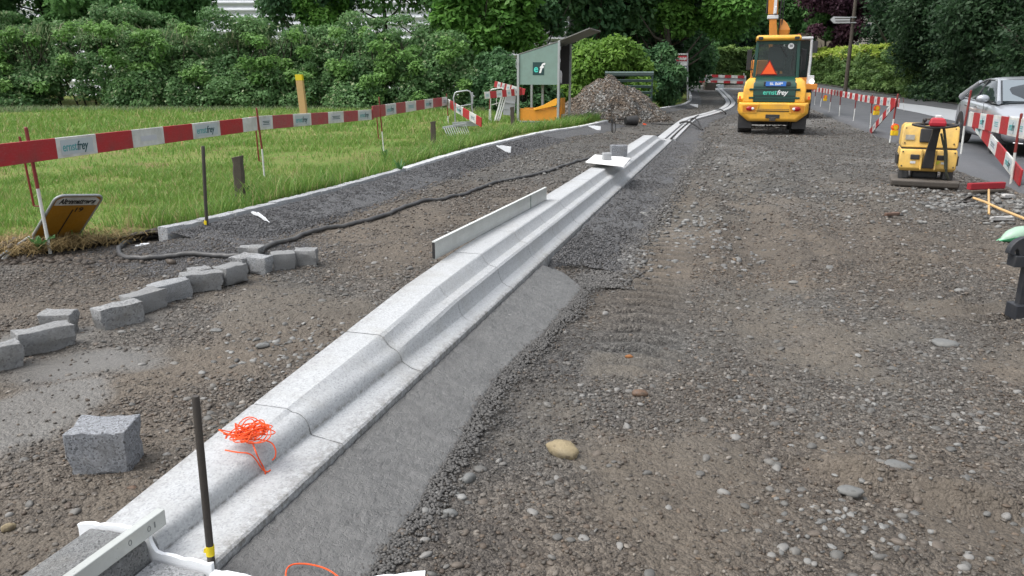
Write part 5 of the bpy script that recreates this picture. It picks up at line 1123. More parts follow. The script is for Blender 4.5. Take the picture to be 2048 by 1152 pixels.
# dark green slatted rack behind the heap
M_DG = worn('dark_green_steel', (.02, .045, .04), .5, .3, (.06, .07, .06)); q = A(1250, 205, 30.8); e = empty('formwork_rack', Vector((q.x, 30.8, 0)), -.15, 'dark green slatted rack standing behind the gravel heap', 'rack')
for x in (-.75, 1.0): MB().box((x, 0, .85), (.07, .07, 1.75)).build('post', M_DG, e)
for k in range(7): MB().box((.12, -.04, .25+.22*k), (1.75, .03, .1), (.45, 0, 0)).build('slat', worn('rack_slat', (.06, .10, .09), .4, .2), e)
MB().box((.12, -.06, 1.62), (1.85, .05, .12), (.5, 0, 0)).build('top_rail', worn('grey_green_rail', (.16, .22, .21), .4, .2), e)

# ================================================================== WHEEL LOADER (seen from behind)
M_LY = worn('loader_yellow', srgb(226, 168, 48), .42, .4, (.17, .13, .08), scuff=.3, mud=.45); M_LG = worn('loader_green', srgb(12, 62, 52), .35, .15, (.05, .07, .06)); M_TYRE = worn('tyre_rubber', (.02, .02, .021), .85, .6, (.075, .065, .055), 0, 6, .5)
M_GLASS = glassmat('cab_glass', (.02, .035, .035), .06, .45); M_DGLASS = glassmat('dark_glass', (.02, .026, .03), .05); M_RLENS = worn('red_lens', srgb(150, 18, 25), .2, .05); M_DPL = worn('dark_plastic', (.02, .021, .023), .55, .3, (.06, .055, .05))
M_PLATE = worn('blue_plate', srgb(45, 105, 185), .4, .1); M_WPRINT = worn('white_print', (.75, .76, .76), .5, .05); M_TPRINT = worn('teal_light_print', srgb(80, 195, 170), .5, .05)
LQ = Vector((7.1, 21.6, 0)); LR = -.29
L = empty('wheel_loader', LQ, LR, 'yellow and dark green wheel loader seen from behind with orange triangle', 'wheel loader')
def wheel(parent, x, y, R_, w_, name='wheel', rimmat=None, lugs=True, rr=.55, axis_x=True):
    m = MB(); N = 28; prof = [(-w_/2, rr*R_), (-w_/2, .86*R_), (-w_*.42, .95*R_), (-w_*.2, .985*R_), (w_*.2, .985*R_), (w_*.42, .95*R_), (w_/2, .86*R_), (w_/2, rr*R_)]
    m.loft([[(x+a, y+r*math.cos(t), R_+r*math.sin(t)) for a, r in prof] for t in [2*math.pi*k/N for k in range(N+1)]], cap=False)
    if lugs:
        for k in range(20):
            t = 2*math.pi*k/20
            for s in (-1, 1):
                tt = t+(0 if s > 0 else math.pi/20); M = Matrix.Translation((x, y, R_)) @ Matrix.Rotation(tt, 4, 'X')
                m.box((s*w_*.24, 0, .965*R_), (w_*.54, R_*.085, R_*.085), (0, 0, s*.55), M=M)
    o = m.build(name, M_TYRE, parent, smooth=30)
    MB().loft([[(x+a, y+r*math.cos(t), R_+r*math.sin(t)) for a, r in ((-w_*.44, .01), (-w_*.3, rr*R_*.4), (-w_*.38, rr*R_*.8), (-w_*.5, rr*R_*1.02), (w_*.5, rr*R_*1.02), (w_*.38, rr*R_*.8), (w_*.3, rr*R_*.4), (w_*.44, .01))] for t in [2*math.pi*k/20 for k in range(21)]], cap=False).build('rim', rimmat or M_LY, o, smooth=40)
    return o
for sx in (-1, 1):
    wheel(L, sx*.70, .55, .50, .38); wheel(L, sx*.70, 2.35, .50, .38)
MB().box((0, .6, .5), (1.0, .18, .18)).box((0, 2.35, .5), (1.0, .18, .18)).box((0, 1.45, .62), (.55, 2.1, .3)).build('axle', M_DPL, L, bevel=.01)
# counterweight with chamfered foot
cw = MB(); outl = lambda w1, w2, z0, z1: [(-w1, z0), (w1, z0), (w2, z0+.22), (w2, z1), (-w2, z1), (-w2, z0+.22)]
cw.loft([[(x, y, z) for x, z in outl(.62*s, .9*s2, z0, z1)] for y, s, s2, z0, z1 in ((-.32, .93, .93, .42, .84), (-.26, 1, 1, .36, .86), (.2, 1.03, 1.0, .34, .88), (.45, 1, .55, .4, .86))])
cw.build('counterweight', M_LY, L, bevel=.03, seg=3, smooth=35)
MB().box((0, -.325, .66), (.98, .02, .06)).box((0, -.328, .5), (.36, .02, .1)).build('recess', M_DPL, L, bevel=.005)
MB().box((0, -.335, .665), (.9, .012, .02)).build('tow_bar', M_LY, L)
# raised lamp surrounds
for sx in (-1, 1):
    s_ = MB().prism([(sx*.42, .58), (sx*.80, .58), (sx*.82, .8), (sx*.66, .82), (sx*.36, .82)], -.335, -.318).build('lamp_surround', M_LY, L, bevel=.01)
    MB().prism([(sx*.46, .605), (sx*.78, .605), (sx*.79, .775), (sx*.64, .79), (sx*.40, .79)], -.338, -.334).build('lamp_recess', worn('ochre_shade', srgb(190, 120, 25), .5, .2), s_)
    MB().ball((sx*.60, -.34, .70), .1, 16, 8, (1, .3, .62)).build('tail_lamp', M_RLENS, L, smooth=60)
    MB().ball((sx*.53, -.352, .70), .045, 12, 6, (1, .4, .8)).build('reverse_lamp', M_WPRINT, L, smooth=60)
    # fenders
    MB().prism([(-.05, .82), (1.05, .82), (1.15, .55), (1.3, .55), (1.12, 1.06), (.0, 1.12), (-.15, .95)], sx*.52 if sx > 0 else -.94, sx*.94 if sx > 0 else -.52, 'x').build('fender', M_LY, L, bevel=.03, seg=3, smooth=35)
    # corner posts of the bonnet
    MB().loft([[(sx*(x0), y, z), (sx*(x1), y, z), (sx*(x1), y+.55, z), (sx*(x0), y+.55, z)] for x0, x1, y, z in ((.50, .80, -.24, .86), (.50, .80, -.22, 1.2), (.50, .76, -.16, 1.4), (.5, .66, -.06, 1.5))]).build('side_panel', M_LY, L, bevel=.03, seg=3, smooth=40)
    m = MB()
    for z in (.98, 1.2): m.box((sx*.575, -.235, z), (.15, .03, .055))
    m.build('vent_notch', M_LG, L, bevel=.01)
# green bonnet
MB().loft([[(-x, y, z), (x, y, z), (x, .9, z), (-x, .9, z)] for x, y, z in ((.545, -.245, .87), (.55, -.235, 1.2), (.55, -.20, 1.34), (.54, -.1, 1.46), (.5, .1, 1.53))]).build('bonnet', M_LG, L, bevel=.02, seg=3, smooth=40)
g = MB(); [g.box((0, -.246, z), (1.06, .012, .012)) for z in (.96, 1.04, 1.20, 1.27)]; g.build('bonnet_louvre', M_DPL, L)
pl_ = MB().box((.02, -.225, 1.345), (.52, .02, .12), (-.1, 0, 0)).build('number_plate', M_PLATE, L, bevel=.005)
text('BL 8689', .1, M_WPRINT, pl_, (.03, -.238, 1.345), (math.pi/2-.1, 0, 0), bold=.001)
MB().box((-.24, -.2, 1.35), (.1, .06, .1)).box((.34, -.2, 1.35), (.1, .06, .1)).build('plate_lamp', M_DPL, L, bevel=.01)
text('ernst', .17, M_TPRINT, L, (.06, -.252, 1.12), (math.pi/2, 0, 0), align='RIGHT', bold=.003, sx=1.0); text('frey', .17, M_WPRINT, L, (.06, -.252, 1.12), (math.pi/2, 0, 0), .25, align='LEFT', bold=.004)
# cab
CT, CB = 2.52, 1.5
for x0, y0, x1, y1 in ((-.56, .1, -.52, .18), (.56, .1, .52, .18), (-.56, 1.35, -.52, 1.2), (.56, 1.35, .52, 1.2)): MB().loft([[(x+a, y+b, z) for a, b in ((-.04, -.04), (.04, -.04), (.04, .04), (-.04, .04))] for x, y, z in ((x0, y0, CB-.1), (x1, y1, CT-.05))]).build('cab_post', M_LG, L, bevel=.01)
MB().box((0, .1, CB), (1.12, .06, .08)).build('rear_frame', M_LG, L); MB().box((0, .17, CT-.1), (1.06, .05, .1)).build('rear_frame', M_LG, L)
MB().add([(-.5, .12, CB+.03), (.5, .12, CB+.03), (.48, .17, CT-.12), (-.48, .17, CT-.12)], [(0, 1, 2, 3)]).build('rear_window', M_GLASS, L)
for sx in (-1, 1): MB().add([(sx*.55, .15, CB+.03), (sx*.55, 1.3, CB+.03), (sx*.52, 1.18, CT-.08), (sx*.52, .2, CT-.08)], [(0, 1, 2, 3)]).build('side_window', M_GLASS, L)
MB().add([(-.5, 1.34, CB+.03), (.5, 1.34, CB+.03), (.48, 1.2, CT-.12), (-.48, 1.2, CT-.12)], [(0, 1, 2, 3)]).build('front_window', M_GLASS, L)
MB().loft([[(-x, y0, z), (x, y0, z), (x, y1, z), (-x, y1, z)] for x, y0, y1, z in ((.57, .06, 1.34, CT-.06), (.585, .02, 1.38, CT), (.56, .05, 1.35, CT+.06), (.5, .12, 1.25, CT+.085))]).build('roof', M_LY, L, bevel=.025, seg=3, smooth=40)
MB().box((0, .75, 1.45), (1.0, 1.1, .3)).build('cab_floor', M_DPL, L); 
st = MB().box((.0, .75, 1.75), (.48, .45, .14)).box((0, .52, 2.02), (.44, .12, .6), (-.1, 0, 0)).box((0, .5, 2.36), (.26, .09, .16)).build('seat', M_DPL, L, bevel=.04, seg=3)
MB().rod((.1, 1.2, 1.5), (.1, 1.0, 1.95), .03).tube([(.1+.19*math.cos(t), .97-.05*math.sin(t), 1.97+.12*math.sin(t)) for t in [k*math.pi/8 for k in range(17)]], .014, 6).build('steering_wheel', M_DPL, L)
MB().prism([(-.36, 1.60), (.0, 1.60), (-.18, 1.92)], .085, .10).build('warning_triangle', M_ORANGE, L); MB().prism([(-.40, 1.575), (.04, 1.575), (-.18, 1.965)], .101, .108).build('triangle_rim', M_RLENS, L)
dd = MB().rod((.33, .14, 2.32), (.33, .12, 2.32), .075, n=20).build('speed_disc', M_WPRINT, L); text('20', .085, M_INK, dd, (.33, .117, 2.32), (math.pi/2, 0, 0), bold=.002)
MB().rod((.38, .13, 1.7), (.42, .13, 2.2), .008).rod((.05, .11, 2.36), (.25, .11, 2.05), .01).build('wiper', M_DPL, L)
for sx in (-1, 1): MB().box((sx*.72, .95, 1.98), (.13, .05, .55)).rod((sx*.54, 1.1, 2.3), (sx*.72, .97, 2.25), .014).rod((sx*.54, 1.1, 1.7), (sx*.72, .97, 1.75), .014).build('mirror', M_DPL, L, bevel=.01)
MB().prism([(.2, 1.48), (1.3, 1.4), (1.25, 1.05), (.9, 1.0), (.5, 1.1), (.15, 1.1)], -.60, -.52, 'x').build('step_panel', M_LY, L, bevel=.01)
# small fittings of the loader
for sx in (-1, 1):
    MB().box((sx*.46, .0, CT+.0), (.12, .08, .08)).build('work_lamp', M_DPL, L, bevel=.012); MB().tube([(sx*.60, .16, CB+.05), (sx*.63, .13, CB+.2), (sx*.63, .16, CT-.5), (sx*.58, .2, CT-.4)], .012, 6).build('grab_rail', M_DPL, L, smooth=50)
    MB().box((sx*.88, -.25, .98), (.05, .03, .09)).build('side_marker', M_ORANGE, L, bevel=.006)
    MB().box((sx*.70, -.12, .34), (.36, .02, .34)).build('mud_flap', M_BLACK, L)
MB().rod((.42, .35, 1.5), (.42, .35, 1.95), .035, n=10).build('exhaust_pipe', M_IRON, L, smooth=40); MB().rod((0, -.33, .43), (0, -.42, .43), .035, n=10).box((0, -.40, .43), (.16, .03, .1)).build('tow_hitch', M_IRON, L, bevel=.006)
MB().tube([(-.3, .1, .4), (-.15, .3, .3), (.1, .3, .28), (.32, .12, .42)], .02, 6).build('hydraulic_hose', M_BLACK, L, smooth=50)
# lifting arms and bucket on the far side
for sx in (-1, 1): MB().prism([(1.3, 1.15), (1.5, 1.25), (2.6, .75), (3.2, .35), (3.1, .2), (2.4, .55)], sx*.3-.05, sx*.3+.05, 'x').build('lift_arm', M_LY, L, bevel=.01)
MB().prism([(3.1, .08), (3.9, .05), (3.75, .12), (3.3, .2), (3.15, .5), (3.3, .85), (3.15, .88), (3.02, .5)], -.9, .9, 'x').build('bucket', M_DPL, L)
MB().box((0, 1.95, .8), (.5, 1.3, .4)).build('front_frame', M_LY, L, bevel=.02)

# ================================================================== WHEELED EXCAVATOR behind the loader
M_EX = worn('excavator_ochre', srgb(205, 130, 45), .42, .25, (.15, .09, .04)); M_SIL = worn('pale_frame', (.62, .63, .63), .35, .2, (.3, .3, .3))
EQ = Vector((10.45, 29.6, 0)); E_ = empty('excavator', EQ, -.33, 'ochre wheeled excavator with pale framed cab and upright boom behind the loader', 'excavator'); f = lambda x, y, Y=29.6: (Matrix.Rotation(.33, 3, 'Z') @ (A(x, y, Y)-EQ))
for sx, yy in ((-1, .3), (1, .3), (-1, 2.9), (1, 2.9)): wheel(E_, -.55+sx*.95 if sx < 0 else .42, yy, .52, .42, rimmat=M_DPL)
MB().box((-.5, 1.6, .72), (1.1, 3.6, .4)).build('chassis', M_DPL, E_, bevel=.02); MB().box((-.5, 1.6, 1.12), (1.9, 2.7, .34)).build('turntable_deck', M_EX, E_, bevel=.03)
MB().box((-1.1, 2.2, 1.7), (1.1, 1.7, .85)).build('engine_cover', M_EX, E_, bevel=.05, seg=3)
cx0, cx1, cy0, cy1 = -.46, .46, .2, 1.7
def frame(pts, r, nm, mt): 
    m = MB(); m.tube(pts, r, 8); return m.build(nm, mt, E_, smooth=50)
frame([(cx1, cy0, 1.25), (cx1+.02, cy0, 2.2), (cx1-.0, cy0, 2.8), (cx1-.05, cy0, 2.86), (cx0, cy0+.02, 2.85)], .05, 'cab_front_frame', M_SIL); frame([(cx1, cy1, 1.25), (cx1, cy1, 2.8), (cx0, cy1, 2.8), (cx0, cy1, 1.25)], .05, 'cab_rear_frame', M_SIL)
MB().box((0, .95, 2.87), (1.02, 1.65, .09)).build('cab_roof', M_SIL, E_, bevel=.03); MB().box((0, .95, 1.35), (.94, 1.5, .25)).build('cab_base', M_EX, E_, bevel=.02)
MB().add([(cx0, cy0+.03, 1.5), (cx1-.05, cy0+.03, 1.5), (cx1-.05, cy0+.03, 2.78), (cx0, cy0+.03, 2.78)], [(0, 1, 2, 3)]).build('windscreen', M_GLASS, E_); MB().add([(cx1, cy0+.05, 1.5), (cx1, cy1, 1.5), (cx1, cy1, 2.78), (cx1, cy0+.05, 2.78)], [(0, 1, 2, 3)]).build('side_window', M_DGLASS, E_)
MB().box((0, 1.62, 2.1), (.9, .05, 1.5)).box((.0, 1.1, 1.75), (.5, .5, .16)).box((0, 1.35, 2.15), (.48, .12, .75)).build('seat', M_DPL, E_, bevel=.03)
MB().box((.6, .1, 2.55), (.16, .05, .42)).rod((.48, .2, 2.75), (.6, .12, 2.7), .015).build('mirror', M_DPL, E_, bevel=.02); MB().rod((.02, .9, 2.9), (.02, .9, 3.05), .06).build('beacon', worn('beacon_lens', srgb(170, 90, 70), .3), E_)
hl = MB().ball((.60, .05, 1.33), .08, 14, 8, (1, .5, 1)); t = NT('lit_lamp'); t.b.inputs['Emission Color'].default_value = (1, .96, .85, 1); t.b.inputs['Emission Strength'].default_value = 2.2; hl.build('headlamp', t.m, E_, smooth=60)
MB().box((.55, .16, 1.4), (.24, .2, .3)).build('lamp_bracket', M_SIL, E_, bevel=.02); MB().box((.4, -.0, 1.15), (.8, .2, .2)).build('front_beam', M_EX, E_, bevel=.02)
# boom: lower monoblock rising, joint casting, upper arm
def seg(p0, p1, w0, w1, d0, d1, nm, mt):
    a, b = Vector(p0), Vector(p1); return MB().loft([[(c.x-w_, c.y-d, c.z), (c.x+w_, c.y-d, c.z), (c.x+w_, c.y+d, c.z), (c.x-w_, c.y+d, c.z)] for c, w_, d in ((a, w0, d0), (b, w1, d1))]).build(nm, mt, E_, bevel=.02)
b0, b1, b2, b3 = f(1551, 150), f(1547, 82), f(1546, 33), f(1548, 2)
seg(b0, b1, .25, .15, .3, .25, 'boom', M_EX); seg(b1, b2, .15, .12, .25, .22, 'boom', M_EX)
MB().box(b2+Vector((0, -.05, -.03)), (.38, .4, .13)).box(b2+Vector((.08, -.25, .2)), (.08, .1, .25)).build('boom_joint', M_SIL, E_, bevel=.02)
MB().rod(b2+Vector((-.22, -.1, .1)), b2+Vector((-.22, -.1, .6)), .035).rod(b2+Vector((.24, -.1, -.4)), b2+Vector((.24, -.1, .75)), .025).rod(b2+Vector((.32, 0, -1)), b2+Vector((.34, 0, .8)), .02).build('hydraulic_hose', M_BLACK, E_)
seg(b2+Vector((0, 0, .06)), f(1549, -60), .17, .15, .2, .2, 'upper_arm', M_EX); MB().box(f(1551, 12)+Vector((0, -.23, 0)), (.1, .1, .6)).build('cylinder', M_SIL, E_)
MB().loft([[(c[0]+dx*s, c[1]+dy*s, c[2]) for dx, dy in ((-1, -1), (1, -1), (1, 1), (-1, 1))] for c, s in (((f(1567, 68).x), f(1567, 68).y, f(1567, 68).z) and ((tuple(f(1567, 72)), .17), (tuple(f(1569, 60)), .2), (tuple(f(1567, 48)), .14), (tuple(f(1562, 38)), .07)))]).build('swing_cylinder', M_EX, E_, bevel=.04)
MB().rod(f(1561, 45), f(1566, 90), .04).rod(f(1568, 60), f(1564, 95), .03).build('hydraulic_hose', M_BLACK, E_)

# ================================================================== PLATE COMPACTOR
M_CY = worn('compactor_yellow', srgb(222, 182, 92), .5, .5, (.16, .13, .08), scuff=.5, mud=.26); CQ = P(1866, 379, 0)+Vector((0, .3, 0)); C_ = empty('plate_compactor', CQ, -.50+.1, 'yellow vibrating plate compactor with black drawbar and red handle head', 'plate compactor')
MB().loft([[(x, y, z) for x in () for y in ()] or [(-.44*s, -.30+o, z), (.44*s, -.30+o, z), (.44*s, .42-o, z), (-.44*s, .42-o, z)] for s, o, z in ((.93, .09, .0), (1, .02, .035), (1, 0, .11), (.97, .03, .13))]).build('base_plate', worn('muddy_steel', (.085, .075, .065), .7, .6, (.13, .11, .09)), C_, bevel=.015, seg=3)
MB().box((-.27, -.05, .19), (.1, .3, .12)).box((.27, -.05, .19), (.1, .3, .12)).box((0, .1, .2), (.34, .3, .14)).build('exciter', M_DPL, C_, bevel=.02)
lower = MB(); lower.loft([[(-x, y0, z), (x, y0, z), (x, y1, z), (-x, y1, z)] for x, y0, y1, z in ((.34, -.2, .36, .245), (.365, -.25, .4, .29), (.37, -.25, .4, .48), (.36, -.22, .38, .555))]).build('lower_hood', M_CY, C_, bevel=.014, seg=2, smooth=40)
MB().loft([[(-x, y0, z), (x, y0, z), (x, y1, z), (-x, y1, z)] for x, y0, y1, z in ((.36, -.17, .36, .575), (.37, -.16, .36, .62), (.36, -.12, .33, .86), (.33, -.08, .28, .905))]).build('upper_hood', M_CY, C_, bevel=.016, seg=2, smooth=40)
MB().box((0, .08, .566), (.70, .5, .02)).build('hood_gap', M_DPL, C_); MB().box((-.05, -.155, .75), (.17, .03, .2), (-.15, 0, 0)).build('panel', M_DPL, C_, bevel=.02)
for x in (-.17, .17): MB().box((x, -.252, .45), (.12, .03, .07)).build('vent', M_DPL, C_, bevel=.01)
MB().box((-.19, -.257, .375), (.07, .005, .035)).box((.2, -.257, .375), (.06, .005, .03)).build('decal', M_SIL, C_); MB().box((.13, -.257, .38), (.035, .006, .05), (0, .5, 0)).build('decal', worn('lime_tag', srgb(190, 200, 40), .5), C_)
m = MB(); [m.box((s*.09, -.29, .42), (.02, .09, .28)) for s in (-1, 1)]; m.build('drawbar_bracket', M_CY, C_, bevel=.005)
MB().loft([[(x-w_, y-d, z), (x+w_, y-d, z), (x+w_, y+d, z), (x-w_, y+d, z)] for x, y, z, w_, d in ((0, -.30, .30, .075, .035), (.01, -.36, .55, .06, .035), (.03, -.46, .80, .045, .035), (.035, -.53, .90, .05, .04))]).build('drawbar', M_DPL, C_, bevel=.012)
MB().tube([(-.27, -.5, .92), (-.24, -.57, .915), (-.12, -.58, .895), (0, -.57, .885), (.14, -.58, .895), (.26, -.57, .915), (.29, -.5, .92), (.2, -.46, .925), (.03, -.45, .93), (-.15, -.46, .925), (-.27, -.5, .92)], .019, 8).build('handlebar', M_BLACK, C_, smooth=50)
MB().loft([[(.03-x, -.53-y, z), (.03+x, -.53-y, z), (.03+x, -.53+y, z), (.03-x, -.53+y, z)] for x, y, z in ((.1, .07, .905), (.105, .08, .95), (.085, .07, 1.0), (.06, .05, 1.02))]).build('handle_head', worn('red_plastic', srgb(175, 35, 50), .4, .15, (.12, .04, .04)), C_, bevel=.015, seg=3)
MB().box((.03, -.53, 1.035), (.08, .07, .04)).build('filler_cap', M_SIL, C_, bevel=.01); MB().ball((-.13, -.52, .985), .03, 10, 6).rod((-.13, -.52, .9), (-.13, -.52, .98), .01).build('knob', M_DPL, C_)
MB().tube([(.12, -.48, .88), (.17, -.4, .7), (.22, -.3, .5), (.25, -.28, .25), (.3, -.2, .15)], .018, 8).tube([(.1, -.45, .8), (.19, -.33, .55), (.23, -.3, .3)], .015, 8).build('hydraulic_hose', worn('olive_hose', (.06, .07, .05), .6, .4), C_, smooth=50)

# grime-level details of the compactor
m = MB(); [m.rod((x, -.262, z), (x, -.25, z), .012, n=6) for x in (-.33, .33) for z in (.32, .52)]; [m.rod((x, -.175, z), (x, -.16, z), .011, n=6) for x in (-.32, .31) for z in (.64, .85)]; m.build('bolt', M_IRON, C_)['kind'] = 'stuff'
MB().tube([(-.1, .1, .90), (-.1, .1, .97), (.1, .1, .97), (.1, .1, .90)], .014, 8).build('lifting_eye', M_IRON, C_, smooth=50)
for sx in (-1, 1):
    MB().box((sx*.385, .08, .40), (.03, .42, .14)).build('side_guard', M_DPL, C_, bevel=.008); MB().rod((sx*.31, -.16, .135), (sx*.31, -.16, .25), .045, n=14).build('rubber_mount', M_BLACK, C_, smooth=40)
MB().box((-.26, -.163, .72), (.12, .004, .07)).build('decal', worn('worn_decal', (.5, .48, .42), .6, .6), C_)
# ================================================================== SILVER SALOON CAR (front towards us)
t = NT('silver_paint'); t.col((.37, .39, .42)); t.rough(.3); t.b.inputs['Metallic'].default_value = .35; t.b.inputs['Coat Weight'].default_value = .7; t.b.inputs['Coat Roughness'].default_value = .05; M_SILV = t.m
t = NT('chrome'); t.col((.7, .7, .7)); t.rough(.15); t.b.inputs['Metallic'].default_value = 1; M_CHR = t.m
t = NT('headlamp_glass'); t.col((.55, .58, .6)); t.rough(.08); t.b.inputs['Coat Weight'].default_value = 1; M_HL = t.m
# local: x across (negative = side facing us), y: 0 rear axle -> -2.76 front axle
RA = P(1941, 285, .085); FA = P(1992, 309, .085); hd = math.atan2(-(FA.x-RA.x), (FA.y-RA.y)); yaw = math.atan2(RA.x-FA.x, RA.y-FA.y)
# near flank wheels sit at x=-.79; place the origin on the car centre line over the rear axle
CYAW = -math.radians(17.5)
cdir = Vector((-math.sin(CYAW), math.cos(CYAW), 0))    # local +y in world = rearwards
cside = Vector((math.cos(CYAW), math.sin(CYAW), 0))
CO = Vector((RA.x, RA.y, .085))+cside*.63
car = empty('saloon_car', CO, CYAW, 'silver grey saloon car driving past the near barrier on the asphalt', 'car')
def ring(hw, zs, y):   # symmetric section: list of (x,z) right side going up, mirrored
    pts = [(x*hw, z) for x, z in zs]; return [(x, y, z) for x, z in pts]+[(-x, y, z) for x, z in reversed(pts)]
low = [ # y, half width, sill z, shoulder z, deck z, deck half frac
 (1.05, .70, .42, .80, .90, .75), (.98, .82, .28, .84, 1.0, .8), (.7, .88, .22, .90, 1.05, .82), (.2, .91, .2, .92, 1.03, .85), (-.5, .915, .18, .92, .98, .86), (-1.4, .915, .18, .90, .96, .86), (-2.05, .91, .18, .88, .95, .86), (-2.5, .90, .2, .83, .92, .84), (-3.0, .88, .2, .76, .87, .82), (-3.35, .83, .22, .68, .79, .78), (-3.52, .74, .26, .58, .68, .7), (-3.58, .66, .34, .5, .55, .6)]
rings = []
for y, hw, z0, z1, z2, fr in low: rings.append(ring(1, [(hw*.9, z0), (hw*.985, z0+.12), (hw, (z0+z1)/2), (hw*.985, z1-.06), (hw*.94, z1), (hw*fr, z2-.01), (hw*fr*.5, z2+.02)], y))
MB().loft(rings).build('body', M_SILV, car, smooth=50, sub=1)
gh = [(.62, .70, 1.0, 1.02), (.3, .68, 1.0, 1.2), (-.05, .62, 1.0, 1.36), (-.5, .59, 1.0, 1.43), (-1.1, .59, 1.0, 1.44), (-1.45, .60, 1.0, 1.4), (-1.85, .66, 1.0, 1.22), (-2.3, .74, .95, .97)]
rings = [[(-.80, y, .93), (-.79, y, .97), (-hw-(.12 if z1 > 1.25 else .04), y, (z1+.97)/2+.02), (-hw, y, z1-.03), (-hw*.7, y, z1), (0, y, z1+.015), (hw*.7, y, z1), (hw, y, z1-.03), (hw+(.12 if z1 > 1.25 else .04), y, (z1+.97)/2+.02), (.79, y, .97), (.80, y, .93)] for y, hw, z0, z1 in gh]
MB().loft(rings).build('greenhouse', M_DGLASS, car, smooth=50)
# roof skin and pillars over the glass
roof = [[(-hw-.02, y, z1-.045), (-hw*.99, y, z1-.012), (-hw*.7, y, z1+.015), (0, y, z1+.03), (hw*.7, y, z1+.015), (hw*.99, y, z1-.012), (hw+.02, y, z1-.045), (hw-.05, y, z1-.05), (0, y, z1-.02), (-hw+.05, y, z1-.05)] for y, hw, z0, z1 in gh[2:6]]
MB().loft(roof).build('roof', M_SILV, car, smooth=50)
for sx in (-1, 1):
    MB().tube([(sx*.60, -1.42, 1.39), (sx*.685, -1.85, 1.215), (sx*.77, -2.33, .965)], [.035, .038, .045], 8).build('windscreen_pillar', M_SILV, car, smooth=60)
    MB().tube([(sx*.62, -.05, 1.345), (sx*.70, .32, 1.19), (sx*.78, .72, 1.0)], [.045, .06, .09], 8).build('rear_pillar', M_SILV, car, smooth=60)
    MB().tube([(sx*.60, -1.40, 1.395), (sx*.60, -.8, 1.42), (sx*.61, -.2, 1.37), (sx*.70, .3, 1.17), (sx*.80, .42, 1.0), (sx*.81, -.6, .965), (sx*.81, -2.1, .955)], .013, 6).build('chrome_trim', M_CHR, car, smooth=60)
    MB().tube([(sx*.62, -.72, 1.40), (sx*.735, -.70, 1.16), (sx*.81, -.68, .97)], .022, 6).tube([(sx*.64, .18, 1.27), (sx*.79, .2, 1.0)], .02, 6).build('door_pillar', M_DPL, car, smooth=60)
    mi = MB().ball((sx*.98, -1.98, 1.03), .13, 14, 8, (.95, .55, .62)).build('mirror', M_SILV, car, smooth=60); MB().box((sx*.86, -1.96, .97), (.14, .08, .05)).build('mirror_foot', M_DPL, mi)
    for y in (-.45, -1.35): MB().tube([(sx*.925, y-.1, .84), (sx*.945, y-.06, .845), (sx*.945, y+.06, .845), (sx*.925, y+.1, .84)], .013, 6).build('door_handle', M_CHR, car, smooth=60)
    for pts_ in ([(sx*.917, .22, .95), (sx*.92, .15, .5), (sx*.91, -.1, .25)], [(sx*.92, -.7, .96), (sx*.925, -.7, .5), (sx*.92, -.7, .25)], [(sx*.92, -1.85, .93), (sx*.925, -1.95, .5), (sx*.915, -1.95, .25)]): MB().tube(pts_, .004, 4).build('door_gap', M_DPL, car)
    for y in (0, -2.76):
        w_ = wheel(car, sx*.80, y, .325, .22, rimmat=M_DPL, lugs=False, rr=.66)
        m = MB(); 
        for k in range(10): t_ = k*math.pi/5; m.rod((sx*.915, y, .325), (sx*.905, y+.205*math.cos(t_), .325+.205*math.sin(t_)), .022, .016, n=6)
        m.tube([(sx*.905, y+.208*math.cos(a), .325+.208*math.sin(a)) for a in [k*math.pi/12 for k in range(25)]], .012, 6); m.build('rim_spoke', M_CHR, w_, smooth=40)
        # arch: dark liner ring standing proud of the flank
        MB().prism([((y+.375*math.cos(a)), .325+.375*math.sin(a)) for a in [-.3+k*(math.pi+.6)/14 for k in range(15)]], sx*.70 if sx < 0 else .70, sx*.918, 'x').build('wheel_arch', M_DPL, car)
    MB().loft([[(sx*(.50+a), y, z) for a, z in ((0, .60), (.3, .66), (.33, .76), (.1, .74))] for y in (-3.50, -3.28)]).build('headlamp', M_HL, car, bevel=.015, seg=2, smooth=40)
MB().box((0, -3.56, .52), (.72, .03, .20)).build('grille', M_DPL, car, bevel=.02); g = MB(); [g.box((0, -3.58, .46+.05*k), (.7, .012, .012)) for k in range(4)]; g.build('grille_bar', M_CHR, car)
MB().box((0, -3.585, .30), (1.15, .03, .12)).build('air_intake', M_DPL, car, bevel=.02); MB().tube([(-.72, -3.5, .27), (-.4, -3.6, .25), (.4, -3.6, .25), (.72, -3.5, .27)], .012, 6).build('chrome_trim', M_CHR, car, smooth=50)
MB().box((0, -1.3, .5), (1.4, 3.4, .5)).build('underbody', M_DPL, car)
MB().add([(-.69, -2.27, .995), (.69, -2.27, .995), (.56, -1.5, 1.397), (-.56, -1.5, 1.397)], [(0, 1, 2, 3)]).build('windscreen', glassmat('pale_windscreen', (.16, .19, .21), .12), car)
bpy.data.objects['windscreen'] if 0 else None
